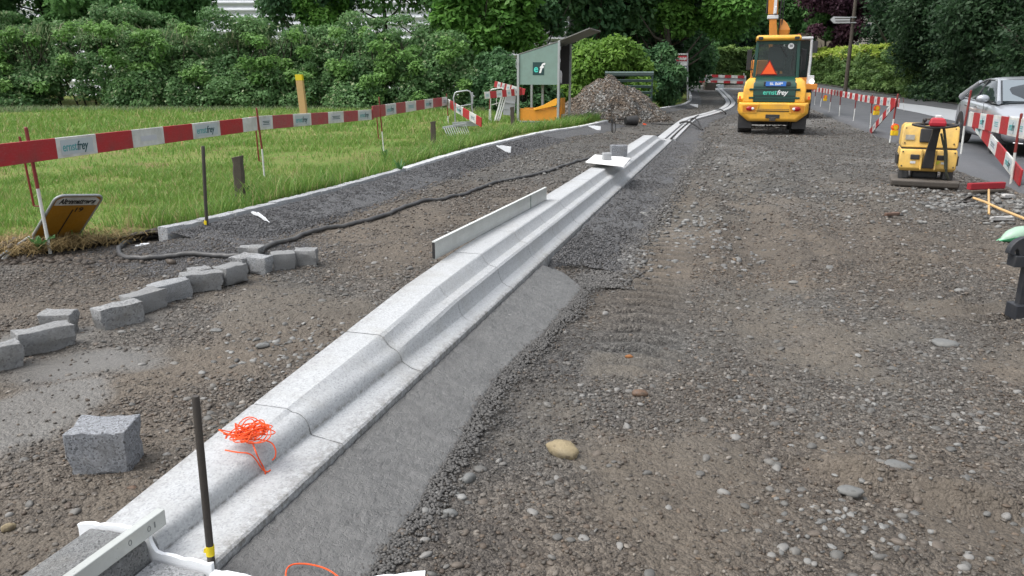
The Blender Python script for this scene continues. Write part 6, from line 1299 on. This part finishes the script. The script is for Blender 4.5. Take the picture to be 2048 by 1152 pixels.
# ================================================================== VEGETATION AND BUILDINGS
def leaves(clumps, per, size, mat, name, parent=None, droop=.3, elong=1.7, up=.5, fill=.55, dark=None, yellow=.0, thick=.22):
    """clumps: (x, y, z, rx, ry, rz). leaf-sized folded faces spread through the shells"""
    Cl = np.array(clumps, float); wt = (Cl[:, 3]*Cl[:, 4]+Cl[:, 3]*Cl[:, 5]+Cl[:, 4]*Cl[:, 5]); n = int(per); ci = RNG.choice(len(Cl), n, p=wt/wt.sum())
    d = RNG.normal(0, 1, (n, 3)); d /= np.linalg.norm(d, axis=1)[:, None]; d[:, 2] = np.where(RNG.random(n) < .35, np.abs(d[:, 2]), d[:, 2])
    r = 1-thick*np.abs(RNG.normal(0, 1, n)); r = np.where(RNG.random(n) < .1, r+RNG.uniform(0, .25, n), r); inner = RNG.random(n) < (1-fill); r = np.where(inner, RNG.random(n)**.5*.8, r)
    c = Cl[ci, :3]+d*Cl[ci, 3:6]*r[:, None]
    nrm = d*.6+np.array([0, 0, up])+RNG.normal(0, .55, (n, 3)); nrm /= np.linalg.norm(nrm, axis=1)[:, None]
    a = d*.8+RNG.normal(0, .7, (n, 3))+np.array([0, 0, -droop]); a -= nrm*(a*nrm).sum(1)[:, None]; a /= np.linalg.norm(a, axis=1)[:, None]+1e-9
    b = np.cross(nrm, a); s = size*RNG.uniform(.55, 1.35, n)[:, None]
    p0 = c-a*s*.5*elong; p2 = c+a*s*.5*elong; p1 = c+b*s*.42-nrm*s*.08; p3 = c-b*s*.42-nrm*s*.08
    V = np.stack([p0, p1, p2, p3], 1).reshape(-1, 3); F = (np.arange(n)*4)[:, None]+np.array([[0, 1, 2, 3]])
    cl_t = RNG.random(len(Cl)); u = np.clip(.55*cl_t[ci]+.45*RNG.random(n)+.12*(d[:, 2] > .3), 0, 1); v = RNG.random(n)*(1+yellow*0); v = np.where(RNG.random(n) < yellow, .95, v*.79)
    return npmesh(name, V, F, mat, parent, tint=np.repeat(np.stack([u, v, u], -1), 4, 0))
def crown_clumps(cx, cy, cz, rx, ry, rz, n, k=.38, seed=0, zmin=None):
    rr = np.random.default_rng(seed); out = []
    for i in range(n):
        d = rr.normal(0, 1, 3); d /= np.linalg.norm(d); r = rr.uniform(.45, .95)
        p = [cx+d[0]*rx*r, cy+d[1]*ry*r, cz+d[2]*rz*r]; s = rr.uniform(.7, 1.35)*k
        if zmin is not None and p[2] < zmin: p[2] = zmin+rr.random()*.6
        out.append((*p, rx*s, ry*s, rz*s*.72))
    return out
def tree(name, x, y, h, tr, crown, mat, n, size, label, seed=0, bark=None, trunk_h=None, group=None, ncl=26, k=.36, lean=0, zmin=None, cat='tree', off=0, **kw):
    g = float(gz(y)); e = empty(name, (x, y, g), 0, label, cat, group); rr = np.random.default_rng(seed)
    cz, rx, ry, rz = crown; th = trunk_h or cz; m = MB()
    pts = [(lean*t*th+.12*math.sin(t*5+seed), .1*math.cos(t*4+seed), -.2+t*(th+.2)) for t in (0, .2, .4, .6, .8, 1)]; m.tube(pts, [tr*(1.25-.25*t if t == 0 else 1-.6*t) for t in (0, .2, .4, .6, .8, 1)], 9)
    for i in range(9):
        t = rr.uniform(.3, .95); j = int(t*5); p0 = Vector(pts[j]); a = rr.uniform(0, 6.28); L_ = rr.uniform(.5, .9)
        p2 = Vector((p0.x+math.cos(a)*rx*L_, p0.y+math.sin(a)*ry*L_, p0.z+rz*rr.uniform(.1, .7))); p1 = p0.lerp(p2, .5)+Vector((0, 0, -.15*rz)); m.tube([p0, p1, p2], [tr*.42, tr*.25, tr*.08], 6)
    m.build('trunk', bark or M_BARK, e, smooth=50)
    leaves(crown_clumps(off, 0, cz, rx, ry, rz, ncl, k, seed, zmin), n, size, mat, 'crown', e, **kw); return e
M_BARK = worn('bark', (.055, .045, .035), .95, .5, (.03, .035, .02), 0, 12, 1)
LM = leafmat
G_THICK = LM('bramble_leaf', (.075, .165, .062), (.16, .29, .11), (.36, .42, .24)); G_DARK = LM('dark_leaf', (.05, .13, .058), (.11, .22, .085), (.16, .28, .1)); G_BRIGHT = LM('bright_leaf', (.075, .205, .035), (.15, .31, .06)); G_MID = LM('mid_leaf', (.075, .19, .065), (.15, .30, .09), (.2, .36, .1))
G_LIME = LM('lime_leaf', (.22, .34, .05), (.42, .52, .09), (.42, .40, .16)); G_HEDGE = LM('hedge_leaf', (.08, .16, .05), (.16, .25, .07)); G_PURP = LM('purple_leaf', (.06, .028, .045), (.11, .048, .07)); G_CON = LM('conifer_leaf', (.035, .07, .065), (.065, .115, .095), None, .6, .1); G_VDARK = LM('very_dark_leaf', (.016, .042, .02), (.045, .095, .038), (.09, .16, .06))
G_SHOOT = LM('shoot_leaf', (.11, .24, .06), (.21, .37, .11), (.35, .42, .2))
# left bramble thicket: six masses standing side by side
SH = [(-30, 35.5, 3.6, 4.4, 'leftmost bramble mass of the thicket at the meadow edge'), (-24.3, 35.6, 3.9, 3.9, 'bramble mass second from the left in the meadow thicket'), (-18.2, 35.8, 4.1, 3.9, 'bramble mass with pale grassy top, third from the left'),
      (-13.2, 35.4, 3.8, 3.7, 'bramble mass in the middle of the meadow thicket'), (-8.3, 35.2, 3.8, 3.6, 'bramble mass behind the yellow tipped timber'), (-4.6, 34.6, 2.9, 3.5, 'rounded bramble mass at the right end of the thicket, behind the trestle')]
for i, (x, y, rx, h, lb) in enumerate(SH):
    rr = np.random.default_rng(100+i); cl = []
    for k in range(64):
        u = rr.uniform(-1, 1); v = rr.uniform(0, 1); z = h*(v**.8)*.84; dep = (1-(v-.1)**2*.8)
        hv = 1-.22*math.sin(u*3.1+i*1.7)**2; cl.append((u*rx*1.05, -1.5*dep*rr.uniform(.4, 1.2)+v*1.2, max(.3, z*hv), .7*rr.uniform(.4, 1.6), .75, .5*rr.uniform(.4, 1.6)))
    for k in range(16): cl.append((rr.uniform(-1, 1)*rx, rr.uniform(-.8, 1.8), h*rr.uniform(.66, 1.06), rr.uniform(.25, 1), .6, rr.uniform(.25, .6)))
    e = empty('bramble_bush', (x, y, .05), 0, lb, 'bush', 'bramble masses of the meadow thicket')
    leaves(cl, 56000, .105, G_THICK, 'foliage', e, yellow=.05+.05*(i in (1, 2)), up=.45, thick=.3, fill=.8, elong=1.35)
    leaves([(rr.uniform(-1, 1)*rx, rr.uniform(-1.9, -.6), h*rr.uniform(.08, .9), .4, .3, .3) for k in range(26)], 3600, .11, G_SHOOT, 'new_growth', e, fill=.9, up=.8, thick=.4)
    m = MB()
    for k in range(14): a = rr.uniform(-1, 1)*rx; m.tube([(a, 0, -.1), (a+rr.uniform(-.5, .5), -.6, h*.45), (a+rr.uniform(-1, 1), -1, h*.8)], [.04, .03, .012], 5)
    m.build('stem', M_BARK, e)
# tall grasses and shoots standing out of the thicket top
n = 1700; x = RNG.uniform(-30, -8, n); y = RNG.uniform(34.2, 36.2, n); z = np.interp(x, [-30, -18, -8, -4], [3.4, 3.4, 3.0, 2.7])*RNG.uniform(.85, 1, n)
tag(blades('tall_grass', x, y, z, RNG.uniform(.2, .5, n), np.full(n, .03), .7, 0, 0, LM('tall_grass_blade', (.11, .19, .08), (.22, .29, .14), (.34, .33, .22))), label='pale seeding grasses and shoots on top of the bramble thicket', cat='tall grass', kind='stuff')
n = 9000; x = RNG.uniform(-26, 2.2, n); y = RNG.uniform(31.9, 33.9, n)
tag(blades('tall_grass', x, y, np.full(n, .08), RNG.uniform(.12, .32, n), np.full(n, .03), .7, 0, 0, MATS['tall_grass_blade']), label='long unmown grass along the foot of the thicket', cat='tall grass', kind='stuff')
T = lambda px, py, Y: A(px, py, Y)
# trees behind, left to right: (px, Y, crown z, rx, rz, material, leaves, size, label)
for i, (px, Y, cz, rx, rz, mt, n, sz, nm, lb) in enumerate((
    (-40, 41, 5.8, 4.2, 3.5, G_DARK, 26000, .17, 'broadleaf_tree', 'dark tree at the upper left corner behind the thicket'),
    (110, 44, 6.2, 2.9, 3.6, G_MID, 15000, .16, 'birch_tree', 'greyish tree with hanging twigs at the upper left, before the shed wall'),
    (240, 40, 6.1, 3.5, 3.4, G_MID, 24000, .2, 'broadleaf_tree', 'dense dark green tree left of the corrugated wall gap'),
    (340, 41, 6.0, 2.2, 3.3, G_MID, 20000, .17, 'broadleaf_tree', 'tree with bright lower boughs just left of the corrugated wall gap'),
    (628, 39, 5.5, 2.3, 3.4, G_DARK, 22000, .15, 'yew_tree', 'dark feathery tree just right of the corrugated wall gap'),
    (648, 38, 5.2, 1.5, 2.0, G_BRIGHT, 12000, .16, 'young_tree', 'small bright green tree in front of the dark feathery one'),
    (770, 41, 7.2, 2.7, 3.1, G_MID, 5000, .19, 'ash_tree', 'thin ash tree whose dark stem crosses the pale wall'),
    (870, 40, 6.5, 2.6, 3.2, G_MID, 6000, .2, 'ash_tree', 'open ash tree with several stems before the pale wall'),
    (965, 37, 4.4, 2.5, 3.0, G_BRIGHT, 24000, .2, 'ash_tree', 'bright green ash reaching down beside the bramble thicket'),
    (285, 38, 4.3, 1.6, 1.5, G_MID, 8000, .15, 'young_tree', 'low mid green sapling above the left part of the thicket'),
    (-10, 38, 4.4, 2.0, 1.5, G_MID, 9000, .15, 'young_tree', 'low green sapling at the upper left picture edge'),
    (1080, 39.5, 5.6, 1.6, 2.6, G_DARK, 11000, .17, 'elder_bush', 'dark shrub tree right of the small piece of corrugated wall, above the cabinet'),
    (1190, 42, 7.0, 3.4, 4.2, G_DARK, 26000, .21, 'maple_tree', 'large dark maple above the raised cabinet flap'),
    (1330, 42, 5.5, 3.0, 2.3, G_BRIGHT, 26000, .17, 'maple_tree', 'bright green spreading maple boughs above the site sign'),
    (1320, 44, 7.6, 3.2, 3.8, G_DARK, 22000, .19, 'maple_tree', 'dark maple between the flap and the bright boughs'),
    (1470, 86, 9.6, 3.2, 6.4, G_CON, 22000, .27, 'spruce_tree', 'blue black spruce left of the excavator boom'),
    (1440, 80, 8.0, 4.0, 5.6, G_MID, 22000, .26, 'hazel_tree', 'green hazel tree behind the bright maple boughs'),
    (1600, 94, 11.5, 4.0, 5.2, G_DARK, 20000, .26, 'broadleaf_tree', 'dark tree just right of the excavator boom, far off'),
    (1570, 80, 7.0, 2.6, 3.6, G_MID, 14000, .22, 'hazel_tree', 'mid green tree behind the excavator cab'),
    (1672, 74, 6.4, 3.4, 3.4, G_PURP, 26000, .19, 'purple_beech', 'deep purple tree behind the direction sign'),
    (1645, 76, 5.2, 2.2, 1.8, G_MID, 12000, .2, 'garden_bush', 'green garden bush before the purple tree, above the lit hedge'),
    (1535, 90, 8, 4.2, 5.6, G_DARK, 14000, .24, 'broadleaf_tree', 'dark tree behind the loader roof and excavator boom'),
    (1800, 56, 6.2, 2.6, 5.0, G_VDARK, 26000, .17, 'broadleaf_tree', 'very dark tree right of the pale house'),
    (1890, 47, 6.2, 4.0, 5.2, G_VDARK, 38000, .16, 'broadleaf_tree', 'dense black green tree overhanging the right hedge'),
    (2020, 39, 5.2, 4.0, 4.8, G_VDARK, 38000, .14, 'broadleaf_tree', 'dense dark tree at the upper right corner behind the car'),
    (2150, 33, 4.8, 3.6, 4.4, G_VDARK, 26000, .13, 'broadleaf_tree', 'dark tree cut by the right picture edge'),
    (1290, 56, 5.2, 3.6, 5.0, G_DARK, 20000, .2, 'broadleaf_tree', 'low shadowy tree behind the site sign'),
    (1350, 58, 4.8, 3.0, 4.6, G_DARK, 20000, .2, 'broadleaf_tree', 'low dark tree over the start of the clipped hedge'),
    (1500, 88, 7, 4.2, 6.0, G_DARK, 20000, .24, 'broadleaf_tree', 'low dark tree behind the left side of the loader'),
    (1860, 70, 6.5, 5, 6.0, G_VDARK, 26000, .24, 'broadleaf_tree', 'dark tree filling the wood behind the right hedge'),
    (1260, 52, 8, 4.5, 5, G_DARK, 15000, .25, 'broadleaf_tree', 'shadowy tree filling the gap behind the maples'),
    (1720, 92, 13.5, 4, 6.2, G_MID, 14000, .3, 'broadleaf_tree', 'far tree above the pale house'))):
    q = T(px, 150, Y); tree(nm, q.x, Y, cz+rz, .17 if rx < 3 else .24, (cz-float(gz(Y))*0, rx, rx*.85, rz), mt, n, sz, lb, 200+i, None, cz*.95, None, 24 if rx < 3 else 34, .36, yellow=0, off=(2.1 if px == 1330 else 0), fill=.72, up=.7 if mt is G_BRIGHT else .5, thick=.28)
# extra thin dark stems seen against the pale wall
# bushes near the cabinet and down the bend
def bush(name, x, y, rx, ry, h, mat, n, size, label, seed, group=None, cat='bush', yellow=0):
    g = float(gz(y)); e = empty(name, (x, y, g), 0, label, cat, group); rr = np.random.default_rng(seed); cl = []
    for k in range(34):
        a = rr.uniform(0, 6.28); v = rr.random(); r = math.sqrt(max(0, 1-(v*.95)**2))*rr.uniform(.6, 1)
        cl.append((math.cos(a)*rx*r*.85, math.sin(a)*ry*r*.85, max(.2, h*v*.88), rx*.3, ry*.3, h*.17))
    leaves(cl, n, size, mat, 'foliage', e, yellow=yellow, fill=.75, thick=.3); m = MB()
    for k in range(7): a = rr.uniform(0, 6.28); m.tube([(0, 0, -.1), (math.cos(a)*rx*.3, math.sin(a)*ry*.3, h*.4), (math.cos(a)*rx*.6, math.sin(a)*ry*.6, h*.8)], [.04, .03, .01], 5)
    m.build('stem', M_BARK, e); return e
G_LEAFB = LM('fresh_leaf', (.09, .2, .035), (.19, .33, .055), (.26, .38, .08))
q = T(1210, 150, 33.5); bush('laurel_bush', q.x, 33.5, 2.3, 1.6, 3.1, G_LEAFB, 22000, .13, 'fresh yellow green bush behind the gravel heap', 301)
q = T(1065, 170, 31.5); bush('shrub', q.x-.4, 31.5, 1.6, 1.2, 2.3, G_DARK, 11000, .12, 'dark shrub behind the left half of the green cabinet', 302)
q = T(1300, 150, 38); bush('ivy_bush', q.x, 38, 1.9, 1.5, 3.1, G_DARK, 20000, .13, 'dark ivy mass right of the slatted rack', 303)
q = T(1345, 150, 43); bush('ivy_bush', q.x-.3, 44.5, 1.6, 1.6, 3.6, G_VDARK, 18000, .13, 'black green bush around the site sign', 304)
q = T(990, 170, 33); bush('shrub', q.x, 33.2, 1.2, 1.1, 2.6, G_DARK, 11000, .12, 'dark shrub between the thicket and the cabinet', 305)
# hedges
def hedge(name, pl, h, wd, mat, n, size, label, seed, top=None, cat='hedge', yellow=0, zt=0):
    rr = np.random.default_rng(seed); r = resample(pl, .55); o = r[0]; e = empty(name, (o.x, o.y, float(gz(o.y))), 0, label, cat); cl = []; tp = []
    for q in r:
        for k in range(7):
            z = h*(k+.5)/7*rr.uniform(.85, 1.08); cl.append((q.x-o.x+rr.normal(0, wd*.2), q.y-o.y+rr.normal(0, .2), z+float(gz(q.y)-gz(o.y)), wd*.5*rr.uniform(.7, 1.25), .5, h*.11))
        for k in range(3): tp.append((q.x-o.x+rr.normal(0, wd*.3), q.y-o.y, h*rr.uniform(.86, 1.08)+float(gz(q.y)-gz(o.y)), .42, .42, .3))
    leaves(cl, n, size, mat, 'foliage', e, fill=.8, thick=.25, yellow=yellow)
    if top: leaves(tp, int(n*.35), size*1.1, top, 'new_growth', e, fill=.85, thick=.3, up=.9, elong=2.2, yellow=.08)
    m = MB()
    for q in r[::2]: m.tube([(q.x-o.x, q.y-o.y, -.1), (q.x-o.x+rr.normal(0, .1), q.y-o.y, h*.7)], [.05, .02], 5)
    m.build('stem', M_BARK, e); return e
ro = lambda p, d: (p[0]+d, p[1])
hedge('clipped_hedge', [ro((22.9, 47), 1.0), ro((24.0, 50), 1.1), ro((25.2, 58), 1.2), ro((27, 68), 1.3), ro((28.5, 80), 1.4)], 2.9, 1.4, G_HEDGE, 46000, .15, 'hedge with yellow green new growth on top along the far side of the road', 401, G_LIME)
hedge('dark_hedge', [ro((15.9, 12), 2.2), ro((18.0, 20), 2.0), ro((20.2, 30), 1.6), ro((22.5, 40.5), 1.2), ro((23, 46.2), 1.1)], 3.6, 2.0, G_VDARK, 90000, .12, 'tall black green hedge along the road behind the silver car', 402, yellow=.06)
q0 = P(1380, 171, 0); hedge('clipped_hedge', [(A(1385, 150, 70).x, 71), (A(1440, 150, 73).x, 74), (A(1510, 150, 76).x, 77), (A(1600, 150, 80).x, 82)], 3.0, 1.5, G_HEDGE, 36000, .18, 'clipped dull green hedge behind the far barrier', 403, LM('dull_lime_leaf', (.10, .19, .045), (.18, .27, .07)))
q = T(1408, 150, 68); bush('garden_bush', q.x, 68.6, 1.5, 1.2, 4.0, G_MID, 11000, .17, 'pale green bush behind the thin white pole', 306)
# far wood closing the view
cl = []; rr = np.random.default_rng(9)
for k in range(150): x = rr.uniform(-95, 120); cl.append((x, 118+rr.uniform(-6, 8), rr.uniform(1, 17), rr.uniform(3, 6), 3, rr.uniform(2.5, 4.5)))
o = leaves(cl, 60000, .8, G_DARK, 'far_wood', fill=.8); tag(o, 'dark wood closing the view beyond all the gardens', 'wood', kind='stuff')
cl = []
for k in range(60): x = rr.uniform(-60, -8); cl.append((x, 62+rr.uniform(-2, 3), rr.uniform(1, 11), rr.uniform(2, 4), 2, rr.uniform(2, 3.4)))
for k in range(60): x = rr.uniform(26, 60); cl.append((x, 24+.9*(x-26)+rr.uniform(-2, 3), rr.uniform(.5, 11), rr.uniform(2, 3.5), 2, rr.uniform(2, 3.4)))
o = leaves(cl, 60000, .42, G_DARK, 'far_wood', fill=.8); tag(o, 'dark wood behind the hedges and sheds at both sides', 'wood', kind='stuff')
# ivy and weeds at the kerb foot by the site sign and nettles behind the setts
n = 5200; s_ = RNG.random(n); sp = [q for q in resample(SETT, .1) if q.y > 7.8]; j = (s_*(len(sp)-1)*.62).astype(int); u = RNG.random(n)**1.6
x = np.array([sp[k].x for k in j])-.22-.25*(np.array([sp[k].y for k in j]) > 16)-u*.5; y = np.array([sp[k].y for k in j])+u*.1; k = fbm(x, y, 1.2, 3, 91) > .47; x, y = x[k], y[k]
tag(blades('long_grass', x, y, fieldz(x, y)-.02, RNG.uniform(.12, .38, len(x))*np.clip(y/15, .6, .9), np.full(len(x), .012)*np.clip(y/10, 1, 2.5), .7, 0, 0, LM('long_grass_blade', (.07, .19, .03), (.16, .28, .07), (.27, .28, .14))), label='long uncut grass tufts along the back of the sett kerb', cat='long grass', kind='stuff')
for k, (px, py, lb) in enumerate(((485, 398, 'green weed at the foot of the thick weathered post'), (770, 318, 'leafy weed tuft below the third barrier pole'), (800, 345, 'broad leaved weed beside the sett kerb'))):
    leafy(P(px, py, .1), 12, .24, .035, M_DOCK, 'weed', lb, 'plant', 20+k, .5)
# dug earth clods along the turf edge
n = 2600; sp = [q for q in resample(SETT, .05) if q.y < 24]; j = RNG.integers(0, len(sp), n); x = np.array([sp[k].x for k in j])-.16-np.abs(RNG.normal(0, .09, n)); y = np.array([sp[k].y for k in j]); k = fbm(x, y, .8, 3, 95) > .5; x, y = x[k], y[k]
x2 = np.concatenate([x, RNG.normal(-4.3, .7, 900)]); y2 = np.concatenate([y, 6.75-.35*(RNG.normal(0, .3, 900))]); f_, _ = polyd(x2, y2, FIELD); k = (f_ < .45); x, y = x2[k], y2[k]
tag(pebbles('earth_clods', x, y, np.where(polyd(x, y, FIELD)[0] > 0, fieldz(x, y)*.8, 0)-.01, RNG.uniform(.012, .04, len(x)), np.array([.045, .034, .025])*RNG.uniform(.5, 1.8, (len(x), 1)), ICO1, flat=.7), label='dark earth clods along the edge of the turf', cat='earth', kind='stuff')

# ---- buildings
t = NT('corrugated_sheet'); t.col(t.mix(t.noise(1.2, 4, .7, t.pos()), (.6, .63, .66), (.8, .82, .85))); t.rough(.4); M_CORR = t.m
def corr(name, parent, x0, x1, y, z0, z1, pitch=.26, amp=.05):
    n = int((z1-z0)/pitch*8); z = np.linspace(z0, z1, n); yy = y+amp*np.sin((z-z0)/pitch*2*np.pi); V = np.array([[(x0, a, b), (x1, a, b)] for a, b in zip(yy, z)]).reshape(-1, 3); i = np.arange(n-1)*2
    return npmesh(name, V, np.stack([i, i+1, i+3, i+2], -1), M_CORR, parent, smooth=True)
e = empty('warehouse', (-12, 50, 0), .0, 'pale warehouse of horizontal corrugated sheet seen in gaps behind the trees', 'warehouse')
corr('wall', e, -28, -11.2, 0, 0, 9, .42, .07); corr('wall', e, -9.1+.0, 15.5, 0, 0, 9, .42, .07); 
MB().box((-10.15, .3, 4.5), (2.2, .1, 9)).build('window', glassmat('shed_glass', (.1, .13, .12), .1), e)
m = MB(); [m.box((x, -.02, 4.5), (.16, .2, 9)) for x in (-11.2, -10.15, -9.1)]; m.box((-10.15, -.05, 3.75), (2.3, .2, .16)); m.build('window_frame', M_IRON, e)
MB().box((-6, 3, 4.5), (44, 5, 8.9)).build('core', M_CABROOF, e); MB().box((-6, .2, 9.15), (45, 1.4, .3)).build('roof_edge', M_GALV, e)
q = T(1075, 30, 47); f2 = empty('corrugated_shed', (q.x, 46, 0), .12, 'small corrugated shed end with a dark window above the cabinet', 'shed')
corr('wall', f2, -1.6, 1.6, 0, 0, 8, .3, .06); MB().box((0, 1.5, 4), (3.1, 2.6, 8)).build('core', M_CABROOF, f2); wf = MB().box((-.45, -.1, 5.0), (.9, .1, .9)).build('window_frame', M_GALV, f2); MB().box((-.45, -.16, 5.0), (.7, .03, .7)).build('pane', M_DGLASS, wf)
t = NT('render_wall'); t.col(t.mix(t.noise(3, 4, .6, t.pos()), (.52, .49, .44), (.6, .58, .53))); t.rough(.9); M_REND = t.m
q = T(1775, 80, 80); e = empty('house', (q.x, 82, float(gz(78))), -.3, 'pale rendered house glimpsed between the purple tree and the dark trees', 'house')
MB().box((0, 0, 3.4), (6, 7, 6.8)).build('wall', M_REND, e); MB().prism([(-3.5, 6.8), (3.5, 6.8), (0, 9.0)], -4, 4).build('roof', worn('roof_tile', (.12, .07, .05), .85, .3), e)
for x, z in ((-1.8, 5.0), (1.8, 5.0)):
    w_ = MB().box((x, -3.52, z), (1.2, .08, 1.3)).build('window', M_SIL, e); MB().box((x, -3.57, z), (1.0, .04, 1.1)).build('pane', M_DGLASS, w_)
q = T(1692, 5, 84); e = empty('house', (q.x+1, 90, float(gz(90))), -.2, 'upper storey of a far house with balcony posts above the direction sign', 'house')
MB().box((0, 0, 5.5), (7, 6, 11)).build('wall', worn('ochre_render', (.35, .31, .24), .9, .3), e); m = MB(); [m.box((x, -3.6, 9.4), (.22, .22, 2.6)) for x in (-1.6, -1.2, -.1, .6)]; m.box((-.3, -3.6, 10.8), (3.6, 1.2, .3)); m.build('balcony', M_REND, e)
# direction sign on its post
q = P(1700, 176, .0); q.z = float(gz(56)); q = Vector((A(1704, 100, 56).x, 56, q.z)); e = empty('direction_sign', q, -.1, 'white arrow shaped direction sign pointing left on a tall wooden post', 'direction sign'); f = lambda x, y: A(x, y, 55.8)-q
MB().rod((-.15, 0, -.2), f(1715, -10)+Vector((0, .2, 0)), .14, .11, n=10).build('post', M_WOOD, e, smooth=40)
pts = [f(1665, 39), f(1671, 32.5), f(1703, 33.5), f(1703, 46), f(1671, 46)]; MB().prism([(p_.x, p_.z) for p_ in pts], -.03, .03).build('arrow_board', M_SIL, e)
pts = [f(1663.5, 39), f(1670, 31.5), f(1704, 32.5), f(1704, 47), f(1670, 47)]; MB().prism([(p_.x, p_.z) for p_ in pts], .032, .05).build('arrow_rim', M_DPL, e)
m = MB(); m.box(f(1686, 36.8)+Vector((0, -.035-.2+.2, 0)), (1.0, .01, .06)); m.box(f(1688, 42)+Vector((0, -.035, 0)), (1.05, .01, .06)); m.build('lettering', M_IRON, e)
MB().rod(f(1702, 34.5), f(1713, 35), .04).build('bracket', M_GALV, e); MB().rod(f(1702, 45.5), f(1713, 45.5), .04).build('bracket', M_GALV, e)
